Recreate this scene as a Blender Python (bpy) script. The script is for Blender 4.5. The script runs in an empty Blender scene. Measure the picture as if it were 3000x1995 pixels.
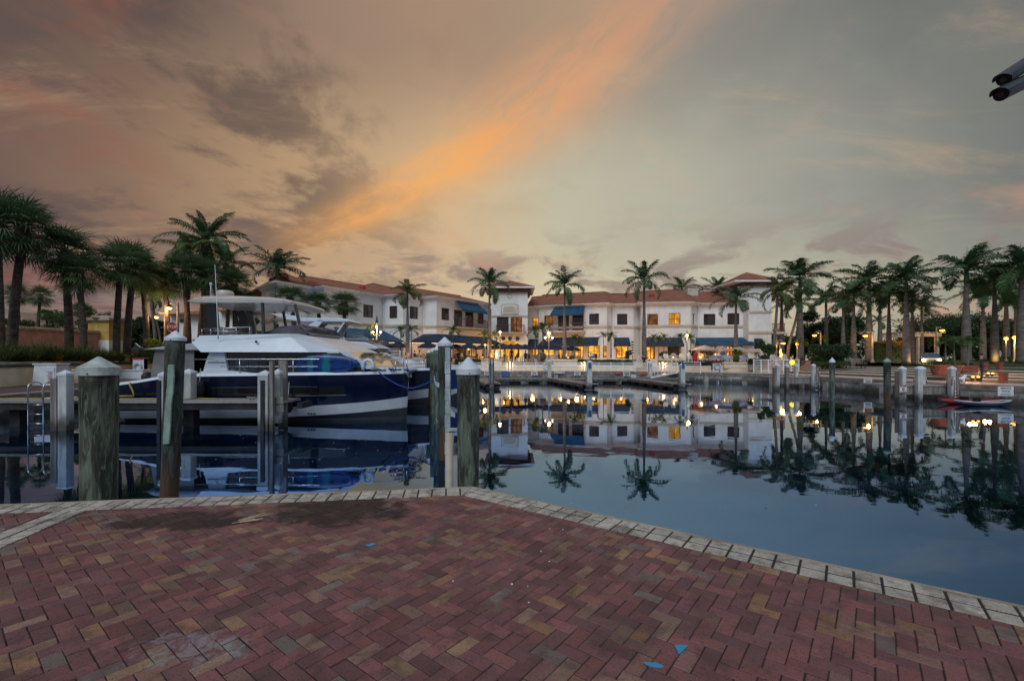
import bpy, bmesh, math, random
from mathutils import Vector, Matrix
R=math.radians; PI=math.pi
random.seed(7)
scene=bpy.context.scene
COL=scene.collection
# ---- survey of the site: eye height over the water, horizon and focal length of the photograph
EYE=2.55; QZ=0.98; FO=1350.0; HY=1047.0; CX=1500.0
def at(px,py,D): return Vector(((px-CX)*D/FO, D, EYE+(HY-py)*D/FO))
def gx(px,D): return (px-CX)*D/FO
def gz(py,D): return EYE+(HY-py)*D/FO
def crop(ox,oy,s): return lambda x,y=0:(ox+x/s, oy+y/s)
c2=crop(300,800,2.1436); c3=crop(760,720,2.9475); c4=crop(1340,720,3.5636); c5=crop(1800,720,3.5636); c6=crop(2340,660,2.8); c1=crop(0,500,2.613); c1b=crop(0,960,2.613); c7=crop(780,880,5.126); c3c=crop(900,900,2.8)
ORG={}
def tagp(o,label=None,cat=None,group=None,kind=None):
    if label: o['label']=label
    if cat: o['category']=cat
    if group: o['group']=group
    if kind: o['kind']=kind
    return o
def T(name,label,cat,loc,group=None,rz=0):
    o=bpy.data.objects.new(name,None); COL.objects.link(o); o.empty_display_size=.2
    o.location=loc; o.rotation_euler=(0,0,rz); ORG[o.name]=Vector(loc)
    return tagp(o,label,cat,group)
def kids(o): return [c for c in bpy.data.objects if c.parent==o]
def tree_of(o): return (o,[tree_of(c) for c in kids(o)])
def copy_tree(t,loc=None,rz=None,scale=None,label=None,parent=None):
    o,ch=t; c=o.copy(); COL.objects.link(c)
    if parent is not None: c.parent=parent
    if loc is not None: c.location=loc
    if rz is not None: c.rotation_euler=(0,0,rz)
    if scale is not None: c.scale=(scale,)*3 if not hasattr(scale,'__len__') else scale
    if label: c['label']=label
    for k in ch: copy_tree(k,parent=c)
    return c
class MB:
    def __init__(s): s.v=[]; s.f=[]; s.c=[]; s.cc=None
    def add(s,vs,fs):
        n=len(s.v); s.v.extend([tuple(v) for v in vs])
        for f in fs:
            s.f.append(tuple(i+n for i in f)); s.c.append(s.cc)
    def quad(s,a,b,c,d): s.add([a,b,c,d],[(0,1,2,3)])
    def box(s,x0,x1,y0,y1,z0,z1):
        s.add([(x0,y0,z0),(x1,y0,z0),(x1,y1,z0),(x0,y1,z0),(x0,y0,z1),(x1,y0,z1),(x1,y1,z1),(x0,y1,z1)],
              [(0,3,2,1),(4,5,6,7),(0,1,5,4),(1,2,6,5),(2,3,7,6),(3,0,4,7)])
    def bx(s,c,sx,sy,sz,rz=0,rx=0,ry=0):
        m=Matrix.Translation(c)@Matrix.Rotation(rz,4,'Z')@Matrix.Rotation(ry,4,'Y')@Matrix.Rotation(rx,4,'X')
        vs=[m@Vector((x*sx/2,y*sy/2,z*sz/2)) for z in(-1,1) for (x,y) in ((-1,-1),(1,-1),(1,1),(-1,1))]
        s.add(vs,[(0,3,2,1),(4,5,6,7),(0,1,5,4),(1,2,6,5),(2,3,7,6),(3,0,4,7)])
    def bar(s,a,b,w,h=None):
        a=Vector(a); b=Vector(b); d=b-a; L=d.length
        if L<1e-6: return
        h=h or w; d/=L; up=Vector((0,0,1)) if abs(d.z)<.95 else Vector((0,1,0))
        x=d.cross(up).normalized(); y=x.cross(d)
        vs=[p+x*(i*w/2)+y*(j*h/2) for p in (a,b) for (i,j) in ((-1,-1),(1,-1),(1,1),(-1,1))]
        s.add(vs,[(0,1,2,3),(7,6,5,4),(0,4,5,1),(1,5,6,2),(2,6,7,3),(3,7,4,0)])
    def tube(s,pts,r,n=8,cap=True):
        pts=[Vector(p) for p in pts]; rr=r if hasattr(r,'__len__') else [r]*len(pts)
        rings=[]; x=None
        for i,p in enumerate(pts):
            d=(pts[min(i+1,len(pts)-1)]-pts[max(i-1,0)])
            if d.length<1e-9: d=Vector((0,0,1))
            d.normalize()
            if x is None:
                x=d.cross(Vector((0,0,1)) if abs(d.z)<.9 else Vector((1,0,0))).normalized()
            else:
                x=(x-d*x.dot(d)).normalized()
            y=d.cross(x)
            rings.append([p+(x*math.cos(2*PI*k/n)+y*math.sin(2*PI*k/n))*rr[i] for k in range(n)])
        fs=[]
        for i in range(len(rings)-1):
            for k in range(n):
                fs.append((i*n+k,i*n+(k+1)%n,(i+1)*n+(k+1)%n,(i+1)*n+k))
        if cap: fs+= [tuple(range(n))[::-1],tuple((len(rings)-1)*n+k for k in range(n))]
        s.add([v for q in rings for v in q],fs)
    def lathe(s,c,prof,n=16,cap=True):
        c=Vector(c); vs=[]; fs=[]
        for (r,z) in prof:
            for k in range(n): vs.append(c+Vector((r*math.cos(2*PI*k/n),r*math.sin(2*PI*k/n),z)))
        for i in range(len(prof)-1):
            for k in range(n): fs.append((i*n+k,i*n+(k+1)%n,(i+1)*n+(k+1)%n,(i+1)*n+k))
        if cap: fs+=[tuple(range(n))[::-1],tuple((len(prof)-1)*n+k for k in range(n))]
        s.add(vs,fs)
    def prism(s,poly,z0,z1):
        n=len(poly); s.add([(p[0],p[1],z0) for p in poly]+[(p[0],p[1],z1) for p in poly],
          [tuple(range(n))[::-1],tuple(range(n,2*n))]+[(i,(i+1)%n,n+(i+1)%n,n+i) for i in range(n)])
    def prof(s,pts,y0,y1,shr=0):
        n=len(pts); cx=sum(p[0] for p in pts)/n; cz=sum(p[1] for p in pts)/n
        s.add([(p[0],y0,p[1]) for p in pts]+[(p[0],y1,p[1]) for p in pts],
          [tuple(range(n)),tuple(range(n,2*n))[::-1]]+[(i,n+i,n+(i+1)%n,(i+1)%n) for i in range(n)])
    def ball(s,c,rx,ry=None,rz=None,n=12,m=8,z0=-1.0):
        ry=ry or rx; rz=rz or rx; pr=[]
        vs=[];fs=[]
        for i in range(m+1):
            ph=-PI/2+PI*i/m
            zz=max(math.sin(ph),z0); rr=math.cos(ph)
            for k in range(n): vs.append((c[0]+rx*rr*math.cos(2*PI*k/n),c[1]+ry*rr*math.sin(2*PI*k/n),c[2]+rz*zz))
        for i in range(m):
            for k in range(n): fs.append((i*n+k,i*n+(k+1)%n,(i+1)*n+(k+1)%n,(i+1)*n+k))
        s.add(vs,fs)
    def sweep(s,poly,sec,zoff=None):
        # poly: xy points, sec: closed section of (outward offset, z); outward = right-hand side (dy,-dx)
        P=[Vector((p[0],p[1])) for p in poly]; n=len(P); m=len(sec); vs=[]
        for i in range(n):
            ns=[]
            if i>0: d=(P[i]-P[i-1]).normalized(); ns.append(Vector((d.y,-d.x)))
            if i<n-1: d=(P[i+1]-P[i]).normalized(); ns.append(Vector((d.y,-d.x)))
            if len(ns)==2:
                a=(ns[0]+ns[1]); a.normalize(); k=1/max(.35,a.dot(ns[0])); nn=a*k
            else: nn=ns[0]
            for (o,z) in sec: q=P[i]+nn*o; vs.append((q.x,q.y,z))
        fs=[]
        for i in range(n-1):
            for j in range(m): fs.append((i*m+j,(i+1)*m+j,(i+1)*m+(j+1)%m,i*m+(j+1)%m))
        fs+=[tuple(range(m)),tuple((n-1)*m+j for j in range(m))[::-1]]
        s.add(vs,fs)
    def build(s,name,mat,parent=None,smooth=False,label=None,cat=None,group=None,kind=None,bevel=0,local=False,loc=None):
        o0=Vector((0,0,0))
        if parent is not None:
            if not local: o0=ORG.get(parent.name,Vector((0,0,0)))
        elif loc is not None: o0=Vector(loc)
        elif s.v:
            xs=[v[0] for v in s.v]; ys=[v[1] for v in s.v]; zs=[v[2] for v in s.v]
            o0=Vector(((min(xs)+max(xs))/2,(min(ys)+max(ys))/2,min(zs)))
        if local: o0=Vector((0,0,0))
        me=bpy.data.meshes.new(name)
        me.from_pydata([(v[0]-o0.x,v[1]-o0.y,v[2]-o0.z) for v in s.v],[],s.f)
        me.update()
        if any(c is not None for c in s.c):
            at_=me.color_attributes.new('tint','FLOAT_COLOR','CORNER')
            buf=[]
            for f,c in zip(s.f,s.c):
                c=c or (.5,.5,.5)
                buf.extend((c[0],c[1],c[2],1.0)*len(f))
            if len(buf)==len(at_.data)*4: at_.data.foreach_set('color',buf)
        if smooth: me.polygons.foreach_set('use_smooth',[True]*len(me.polygons))
        if isinstance(mat,str): mat=MT[mat]
        me.materials.append(mat)
        o=bpy.data.objects.new(name,me); COL.objects.link(o)
        if parent is not None:
            o.parent=parent; ORG[o.name]=ORG.get(parent.name,Vector((0,0,0)))
        else:
            o.location=o0; ORG[o.name]=o0
        if bevel:
            b=o.modifiers.new('b','BEVEL'); b.width=bevel; b.segments=2; b.limit_method='ANGLE'
        return tagp(o,label,cat,group,kind)
def fixn(o):
    bm=bmesh.new(); bm.from_mesh(o.data); bmesh.ops.recalc_face_normals(bm,faces=bm.faces); bm.to_mesh(o.data); bm.free(); return o
# ---------------- materials
MT={}
class NT:
    def __init__(s,nt): s.nt=nt; s.n=nt.nodes; s.l=nt.links
    def new(s,t,**kw):
        n=s.n.new(t)
        for k,v in kw.items(): setattr(n,k,v)
        return n
    def put(s,sock,v):
        if v is None: return
        if hasattr(v,'is_linked') or hasattr(v,'links'): s.l.new(v,sock)
        else:
            if hasattr(sock.default_value,'__len__') and not hasattr(v,'__len__'): v=(v,)*len(sock.default_value)
            if hasattr(v,'__len__') and hasattr(sock.default_value,'__len__') and len(v)==3 and len(sock.default_value)==4: v=(*v,1)
            sock.default_value=v
    def m(s,op,a,b=None,c=None,clamp=False):
        n=s.new('ShaderNodeMath',operation=op); n.use_clamp=clamp
        s.put(n.inputs[0],a); s.put(n.inputs[1],b) if b is not None else None
        if c is not None: s.put(n.inputs[2],c)
        return n.outputs[0]
    def mix(s,f,a,b,mode='MIX'):
        n=s.new('ShaderNodeMix',data_type='RGBA',blend_type=mode); n.clamp_factor=True
        s.put(n.inputs[0],f); s.put(n.inputs[6],a); s.put(n.inputs[7],b); return n.outputs[2]
    def noise(s,vec,sc,det=3,rough=.55,dist=0,dim='3D'):
        n=s.new('ShaderNodeTexNoise',noise_dimensions=dim); n.inputs['Scale'].default_value=sc; n.inputs['Detail'].default_value=det
        n.inputs['Roughness'].default_value=rough; n.inputs['Distortion'].default_value=dist
        if vec is not None: s.l.new(vec,n.inputs['Vector'])
        return n.outputs['Fac']
    def mr(s,v,a,b,c=0,d=1,sm=True):
        n=s.new('ShaderNodeMapRange'); n.interpolation_type='SMOOTHSTEP' if sm else 'LINEAR'; n.clamp=True
        s.put(n.inputs[0],v); n.inputs[1].default_value=a; n.inputs[2].default_value=b; n.inputs[3].default_value=c; n.inputs[4].default_value=d
        return n.outputs[0]
    def map(s,vec,sc=(1,1,1),rot=(0,0,0),loc=(0,0,0)):
        n=s.new('ShaderNodeMapping'); s.l.new(vec,n.inputs[0]); n.inputs['Scale'].default_value=sc; n.inputs['Rotation'].default_value=rot; n.inputs['Location'].default_value=loc
        return n.outputs[0]
    def ramp(s,f,stops):
        n=s.new('ShaderNodeValToRGB'); cr=n.color_ramp
        cr.elements[0].position=stops[0][0]; cr.elements[0].color=(*stops[0][1],1); cr.elements[1].position=stops[-1][0]; cr.elements[1].color=(*stops[-1][1],1)
        for p,c in stops[1:-1]: e=cr.elements.new(p); e.color=(*c,1)
        s.put(n.inputs[0],f); return n.outputs[0]
def newmat(name):
    m=bpy.data.materials.new(name); m.use_nodes=True; nt=NT(m.node_tree)
    b=m.node_tree.nodes['Principled BSDF']; MT[name]=m
    return m,nt,b
def sr(r,g,b):
    f=lambda c:(c/255/12.92) if c/255<=.04045 else ((c/255+.055)/1.055)**2.4
    return (f(r),f(g),f(b))
def mat(name,col,rough=.6,var=.25,sc=2.0,bump=.1,bsc=25,metal=0,col2=None,stretch=(1,1,1),spec=.5,emit=None,es=0,coat=0,dist=.01,alpha=1):
    m,nt,b=newmat(name)
    tc=nt.new('ShaderNodeTexCoord').outputs['Object']
    v=nt.map(tc,stretch)
    if var:
        n=nt.noise(v,sc,4,.6)
        c2_=col2 or tuple(c*(1-var*1.3) for c in col)
        c=nt.mix(nt.mr(n,.3,.72),c2_,tuple(min(1,x*(1+var*.35)) for x in col))
        nt.put(b.inputs['Base Color'],c)
        nt.put(b.inputs['Roughness'],nt.mr(n,.2,.8,min(1,rough*1.1),rough*.85))
    else:
        nt.put(b.inputs['Base Color'],col); b.inputs['Roughness'].default_value=rough
    if bump:
        n2=nt.noise(v,bsc,5,.6); bp=nt.new('ShaderNodeBump'); bp.inputs['Strength'].default_value=bump; bp.inputs['Distance'].default_value=dist
        nt.l.new(n2,bp.inputs['Height']); nt.l.new(bp.outputs[0],b.inputs['Normal'])
    b.inputs['Metallic'].default_value=metal; b.inputs['Specular IOR Level'].default_value=spec
    if coat: b.inputs['Coat Weight'].default_value=coat; b.inputs['Coat Roughness'].default_value=.05
    if emit: nt.put(b.inputs['Emission Color'],emit); b.inputs['Emission Strength'].default_value=es
    if alpha<1: b.inputs['Alpha'].default_value=alpha
    return m
mat('stucco',(.72,.73,.71),.85,.10,.6,.5,14,dist=.02)
mat('stucco_trim',(.52,.47,.38),.8,.15,1.5,.2)
mat('step_face_shaded',(.24,.19,.10),.85,.2,1.2,.3,20)  # cream darkened: the shade on upright step faces is put into the colour
mat('cream',(.72,.61,.42),.85,.15,1.2,.3,20)
mat('pink_stucco',(.42,.22,.20),.9,.2,1.5,.5,18,dist=.02)
mat('yellow_stone',(.50,.33,.08),.85,.2,1.5,.3)
mat('stone_cap',(.36,.30,.23),.85,.35,2,.4)
mat('green_tile',(.02,.07,.05),.4,.5,14,.2)
mat('tile_red',(.25,.07,.05),.5,.3,5)
mat('window_wood',(.075,.018,.014),.5,.2)
mat('rail_wood',(.16,.035,.03),.5,.2)
mat('white_paint',(.78,.78,.76),.45,.12,2.5,.1)
mat('white_plastic',(.60,.65,.70),.35,.12,3,.05)
mat('concrete',(.30,.28,.25),.9,.45,1.2,.5,12,dist=.02)
mat('concrete_pale',(.34,.33,.29),.85,.6,.9,.5,14,col2=(.12,.10,.085))
mat('post_concrete',(.50,.50,.46),.85,.3,2.5,.4,20,stretch=(1,1,.4))
mat('quay_cap',(.23,.18,.15),.85,.35,2.5,.4,14)
mat('dock_board',(.27,.25,.22),.8,.3,1.5,.4,20,stretch=(.4,3,1))
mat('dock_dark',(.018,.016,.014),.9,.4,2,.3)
mat('weathered_wood',(.24,.21,.18),.85,.4,3,.5,18,stretch=(3,3,.35),dist=.02)
mat('steel',(.55,.55,.55),.25,.1,5,0,metal=1)
mat('dark_metal',(.03,.032,.034),.45,.2,5,.1)
mat('grey_metal',(.20,.21,.22),.4,.2,5,.1,metal=.5)
mat('gelcoat',(.54,.60,.66),.35,.06,1.5,0,coat=.12)
mat('cap_grey',(.42,.48,.45),.6,.3,6,.2)
mat('gelcoat_grey',(.36,.37,.38),.3,.1,1.5,0,coat=.3)
mat('gelcoat_warm',(.50,.46,.41),.3,.06,1.5,0,coat=.3)
mat('hull_navy',(.002,.0045,.016),.12,.25,1.0,0,coat=.25,col2=(.002,.006,.024))
mat('hull_blue',(.003,.018,.09),.12,.2,1.0,0,coat=.35)
mat('hull_stripe',(.36,.37,.38),.35,.12,1.5,0)
mat('antifoul',(.012,.012,.014),.6,.3,3,.1)
mat('black_gloss',(.006,.007,.009),.08,0,1,0,coat=1)
mat('glass_dark',(.012,.016,.02),.06,.3,.8,0,coat=1)
mat('glass_blue',(.014,.035,.06),.05,.3,.8,0,coat=1)
mat('canvas_grey',(.17,.165,.155),.9,.2,2,.4,10,dist=.02)
mat('canvas_purple',(.085,.075,.10),.85,.3,3,.6,6,dist=.05)
mat('rubber_black',(.008,.008,.009),.6,.2,4,.1)
mat('rope_blue',(.01,.04,.20),.8,.3,30,.4,60)
mat('rope_yellow',(.45,.36,.05),.8,.3,30,.4,60)
mat('rope_white',(.5,.5,.48),.8,.3,30,.4,60)
mat('awning_navy',(.012,.030,.065),.8,.25,1,.2)
mat('awning_blue',(.012,.065,.13),.8,.25,1,.2)
mat('umbrella_navy',(.008,.018,.05),.85,.25,1,.2)
mat('umbrella_beige',(.42,.33,.27),.85,.15,1,.2)
mat('terracotta',(.24,.07,.05),.8,.25,3,.3)
mat('red_paint',(.40,.012,.012),.5,.2,3,.1)
mat('red_fabric',(.45,.01,.012),.8,.2,3,.3)
mat('kayak_red',(.42,.03,.03),.35,.3,1.5,.05)
mat('kayak_navy',(.02,.03,.05),.35,.3,1.5,.05)
mat('pvc_beige',(.42,.38,.31),.6,.2,2,.1)
mat('strip_green',(.26,.36,.29),.7,.35,5,.5,14,stretch=(1,1,.5))
mat('strip_white',(.42,.46,.47),.65,.4,4,.5,10,stretch=(1,1,.4))
mat('joint_dirt',(.022,.017,.014),.95,.4,6,.5,60,dist=.003)
mat('soil',(.035,.025,.018),.95,.4,3,.5)
mat('grass_ground',(.035,.075,.018),.95,.4,1.5,.6,40,dist=.05)
mat('asphalt',(.06,.058,.056),.9,.3,3,.4,40)
mat('paver_pink',(.36,.25,.23),.85,.3,2,.3,14)
mat('paver_white',(.50,.46,.43),.85,.2,2,.3,14)
mat('paver_dark',(.085,.045,.04),.85,.35,2.5,.3,14)
mat('trunk_grey',(.15,.135,.12),.9,.35,2.0,.6,9,stretch=(1,1,2.5),dist=.03)
mat('trunk_brown',(.085,.062,.048),.95,.5,3,.9,12,stretch=(1,1,1.6),dist=.05)
mat('trunk_boot',(.10,.05,.028),.95,.5,6,.9,16,dist=.06)
mat('crownshaft',(.05,.11,.03),.5,.3,2,.1)
mat('bark',(.06,.05,.04),.95,.4,3,.6)
mat('car_silver',(.30,.30,.30),.25,.05,1,0,metal=.7)
mat('car_dark',(.02,.02,.022),.25,.05,1,0,coat=1)
mat('skin',(.38,.22,.16),.6,.1)
mat('hair',(.02,.014,.01),.7,.2)
mat('shirt_blue',(.06,.08,.20),.85,.2); mat('shirt_white',(.45,.5,.55),.85,.1); mat('shirt_purple',(.05,.01,.12),.85,.2); mat('shirt_pink',(.35,.05,.15),.85,.2); mat('shirt_dark',(.02,.02,.03),.85,.2); mat('trousers',(.03,.03,.045),.85,.2)
mat('kayak_blue_plain',(.005,.10,.5),.3,.2)
mat('tape_blue',(.03,.26,.46),.6,.15,20,.1)
mat('dry_leaf',(.45,.36,.22),.8,.3,20,.3)
mat('table_cloth',(.38,.42,.55),.85,.1,1,.1)
mat('sign_white',(.62,.62,.58),.5,.15,6,0); mat('sign_blue',(.03,.10,.24),.5,.2,3,0); mat('sign_red',(.38,.02,.03),.5,.1,6,0); mat('sign_orange',(.5,.13,.03),.5,.2,6,0); mat('ink',(.02,.02,.02),.6,0,1,0)
mat('stop_red',(.30,.008,.012),.45,.1,6,0)
mat('croton',(.45,.17,.01),.7,.5,6,0)
mat('barrel_wood',(.07,.04,.025),.8,.4,4,.3)
mat('brushed_steel',(.5,.5,.5),.35,.1,5,0,metal=.8)
mat('camera_grey',(.028,.036,.042),.42,.1,20,.02)
mat('cam_black',(.004,.004,.005),.3,0,1,0)
def emat(name,col,st):
    m,nt,b=newmat(name); nt.put(b.inputs['Base Color'],col); nt.put(b.inputs['Emission Color'],col); b.inputs['Emission Strength'].default_value=st
emat('lamp_warm',(1.0,.50,.14),5.5); emat('lamp_amber',(1.0,.36,.05),3.6); emat('lamp_white',(1.0,.62,.30),6); emat('head_light',(1.0,.72,.28),14)
emat('string_light',(1.0,.62,.32),1.6); emat('neon_blue',(.05,.08,1),3); emat('lamp_small',(1.0,.40,.06),4); emat('ball_yellow',(1,.7,.03),1.4)
def interior(name,base,hot,st,sc):
    m,nt,b=newmat(name); tc=nt.new('ShaderNodeTexCoord').outputs['Object']
    n=nt.noise(nt.map(tc,(1,1,.6)),sc,3,.6,.6); n2=nt.noise(tc,sc*3.1,2,.5)
    c=nt.mix(nt.mr(n,.35,.62),base,hot); f=nt.m('ADD',nt.mr(n,.3,.7,.25,1),nt.m('MULTIPLY',n2,.4))
    nt.put(b.inputs['Base Color'],(.02,.015,.01)); nt.put(b.inputs['Emission Color'],c); nt.put(b.inputs['Emission Strength'],nt.m('MULTIPLY',f,st))
    b.inputs['Roughness'].default_value=.1
interior('lit_gold',(.80,.26,.015),(1.0,.44,.04),1.25,1.0)
interior('lit_shop',(.40,.09,.010),(1.0,.42,.04),1.35,1.6)
interior('lit_dim',(.10,.03,.006),(.45,.16,.03),.6,1.2)
interior('lit_room',(.70,.26,.015),(1.0,.50,.06),1.35,.7)
interior('lit_dark',(.006,.005,.004),(.22,.10,.03),.18,1.3)
interior('lit_cream',(.40,.22,.10),(.85,.55,.28),.42,1.0)
def leafmat(name,c1,c2,rough=.5,tr=.25):
    m,nt,b=newmat(name)
    tc=nt.new('ShaderNodeTexCoord').outputs['Object']; oi=nt.new('ShaderNodeObjectInfo').outputs['Random']
    n=nt.noise(tc,1.3,3,.6); n2=nt.noise(tc,9,2,.6)
    f=nt.m('ADD',nt.m('MULTIPLY',nt.mr(n,.3,.7),.65),nt.m('MULTIPLY',n2,.45)); f=nt.m('ADD',f,nt.m('MULTIPLY',nt.m('SUBTRACT',oi,.5),.3),clamp=True)
    nt.put(b.inputs['Base Color'],nt.mix(f,c1,c2)); b.inputs['Roughness'].default_value=rough
    b.inputs['Specular IOR Level'].default_value=.3
    tl=nt.new('ShaderNodeBsdfTranslucent'); nt.put(tl.inputs[0],nt.mix(f,c1,c2)); ms=nt.new('ShaderNodeMixShader'); ms.inputs[0].default_value=tr
    out=m.node_tree.nodes['Material Output']; nt.l.new(b.outputs[0],ms.inputs[1]); nt.l.new(tl.outputs[0],ms.inputs[2]); nt.l.new(ms.outputs[0],out.inputs[0])
leafmat('leaf_royal',(.025,.06,.028),(.07,.14,.055))
leafmat('leaf_fan',(.03,.065,.032),(.13,.20,.08))
leafmat('leaf_coco',(.03,.055,.015),(.11,.15,.035))
leafmat('leaf_yellow',(.05,.09,.015),(.20,.22,.03))
leafmat('leaf_dark',(.012,.03,.012),(.045,.085,.028))
leafmat('leaf_mid',(.02,.05,.015),(.06,.11,.03))
leafmat('leaf_lime',(.09,.14,.01),(.26,.32,.03))
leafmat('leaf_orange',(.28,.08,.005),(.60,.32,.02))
leafmat('grass_clump',(.035,.06,.02),(.13,.15,.05))
leafmat('hedge',(.012,.035,.008),(.05,.09,.02))
# window glass at night reflecting sky
mat('pane_dark',(.018,.018,.022),.08,.6,.8,0,coat=1,col2=(.05,.045,.04))
mat('blind_pane',(.10,.09,.085),.25,.5,.8,0,coat=.6)
# roof tiles
def rooftile(name,c,cb):
    m,nt,b=newmat(name); tc=nt.new('ShaderNodeTexCoord').outputs['Object']
    n=nt.noise(tc,.7,4,.7); n2=nt.noise(tc,5,3,.7)
    c_=nt.mix(nt.mr(n,.3,.7),cb,c); c_=nt.mix(nt.m('MULTIPLY',n2,.55),c_,(.07,.035,.03))
    w=nt.new('ShaderNodeTexWave',wave_type='BANDS',bands_direction='Z'); w.inputs['Scale'].default_value=1.7; nt.l.new(tc,w.inputs[0])
    w2=nt.new('ShaderNodeTexWave',wave_type='BANDS',bands_direction='X'); w2.inputs['Scale'].default_value=1.1; nt.l.new(tc,w2.inputs[0])
    h=nt.m('ADD',nt.m('MULTIPLY',w.outputs['Fac'],.6),w2.outputs['Fac']); bp=nt.new('ShaderNodeBump'); bp.inputs['Strength'].default_value=.8; bp.inputs['Distance'].default_value=.10
    nt.l.new(h,bp.inputs['Height']); nt.l.new(bp.outputs[0],b.inputs['Normal']); 
    c_=nt.mix(nt.mr(w.outputs['Fac'],.0,.35,.45,0),c_,(.05,.022,.018))
    nt.put(b.inputs['Base Color'],c_); b.inputs['Roughness'].default_value=.85
rooftile('roof_tile',(.44,.165,.09),(.27,.085,.05))
# wooden pile : streaked green and brown
def pilemat(name,g,bk,rust):
    m,nt,b=newmat(name); tc=nt.new('ShaderNodeTexCoord').outputs['Object']
    v=nt.map(tc,(1,1,.16)); n=nt.noise(v,8,6,.65,1.2); n1=nt.noise(v,28,4,.7,.6); n2=nt.noise(nt.map(tc,(1,1,.35)),3.0,3,.6,.8)
    c=nt.mix(nt.mr(n,.40,.60),bk,g); c=nt.mix(nt.mr(n2,.45,.65),c,tuple(x*.5 for x in bk)); c=nt.mix(nt.mr(n1,.52,.72,0,.6),c,tuple(min(1,x*2.2) for x in g))
    if rust:
        z=nt.new('ShaderNodeSeparateXYZ'); g_=nt.new('ShaderNodeNewGeometry'); nt.l.new(g_.outputs['Position'],z.inputs[0])
        c=nt.mix(nt.m('MULTIPLY',nt.mr(nt.m('ADD',z.outputs[2],nt.m('MULTIPLY',n,.6)),.55,1.25,1,0),.85),c,(.075,.03,.010))
        c=nt.mix(nt.mr(nt.m('ADD',z.outputs[2],nt.m('MULTIPLY',n,.3)),-.1,.45,1,0),c,(.012,.014,.006))
    nt.put(b.inputs['Base Color'],c); b.inputs['Roughness'].default_value=.85
    h=nt.m('ADD',n,nt.m('MULTIPLY',n1,.5)); bp=nt.new('ShaderNodeBump'); bp.inputs['Strength'].default_value=.9; bp.inputs['Distance'].default_value=.03
    nt.l.new(h,bp.inputs['Height']); nt.l.new(bp.outputs[0],b.inputs['Normal'])
pilemat('pile_green',(.115,.145,.105),(.026,.026,.018),False)
pilemat('pile_dark',(.06,.078,.058),(.014,.012,.010),True)
for nm in ('post_concrete','weathered_wood','concrete_pale','dock_board'):
    m=MT[nm]; nt=NT(m.node_tree); b=m.node_tree.nodes['Principled BSDF']; src=b.inputs['Base Color'].links[0].from_socket
    g=nt.new('ShaderNodeNewGeometry').outputs['Position']; z=nt.new('ShaderNodeSeparateXYZ'); nt.l.new(g,z.inputs[0]); n=nt.noise(nt.map(g,(2,2,.5)),2.5,5,.7)
    f=nt.mr(nt.m('SUBTRACT',z.outputs[2],nt.m('MULTIPLY',nt.m('SUBTRACT',n,.5),.8)),.12,.62,.92,0); c=nt.mix(f,src,(.028,.024,.015))
    dr=nt.noise(nt.map(g,(5,5,.25)),1.6,4,.7); c=nt.mix(nt.mr(dr,.52,.68,0,.4),c,(.09,.075,.055)); nt.put(b.inputs['Base Color'],c)
m=MT['stucco']; nt=NT(m.node_tree); b=m.node_tree.nodes['Principled BSDF']; src=b.inputs['Base Color'].links[0].from_socket; g=nt.new('ShaderNodeNewGeometry').outputs['Position']
nt.put(b.inputs['Base Color'],nt.mix(nt.mr(nt.noise(nt.map(g,(1.2,1.2,.12)),1.0,5,.75),.5,.72,0,.34),src,(.36,.34,.30)))
# kayak: blue with two teal bands along its length (local x)
m,nt,b=newmat('kayak_blue'); tc=nt.new('ShaderNodeTexCoord').outputs['Object']; sx=nt.new('ShaderNodeSeparateXYZ'); nt.l.new(tc,sx.inputs[0])
x=nt.m('ADD',sx.outputs[0],nt.m('MULTIPLY',nt.m('SUBTRACT',nt.noise(tc,2.5,3),.5),.12))
def band(c,w): return nt.mr(nt.m('ABSOLUTE',nt.m('SUBTRACT',x,c)),w*.4,w,1,0)
f=nt.m('MAXIMUM',band(-.55,.16),band(.10,.22)); nn_=nt.noise(nt.map(tc,(9,1,1)),3,3,.6)
c=nt.mix(nt.m('MULTIPLY',f,nt.mr(nn_,.3,.6,.5,1)),(.002,.03,.14),(.010,.13,.19)); nt.put(b.inputs['Base Color'],c); b.inputs['Roughness'].default_value=.3
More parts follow.
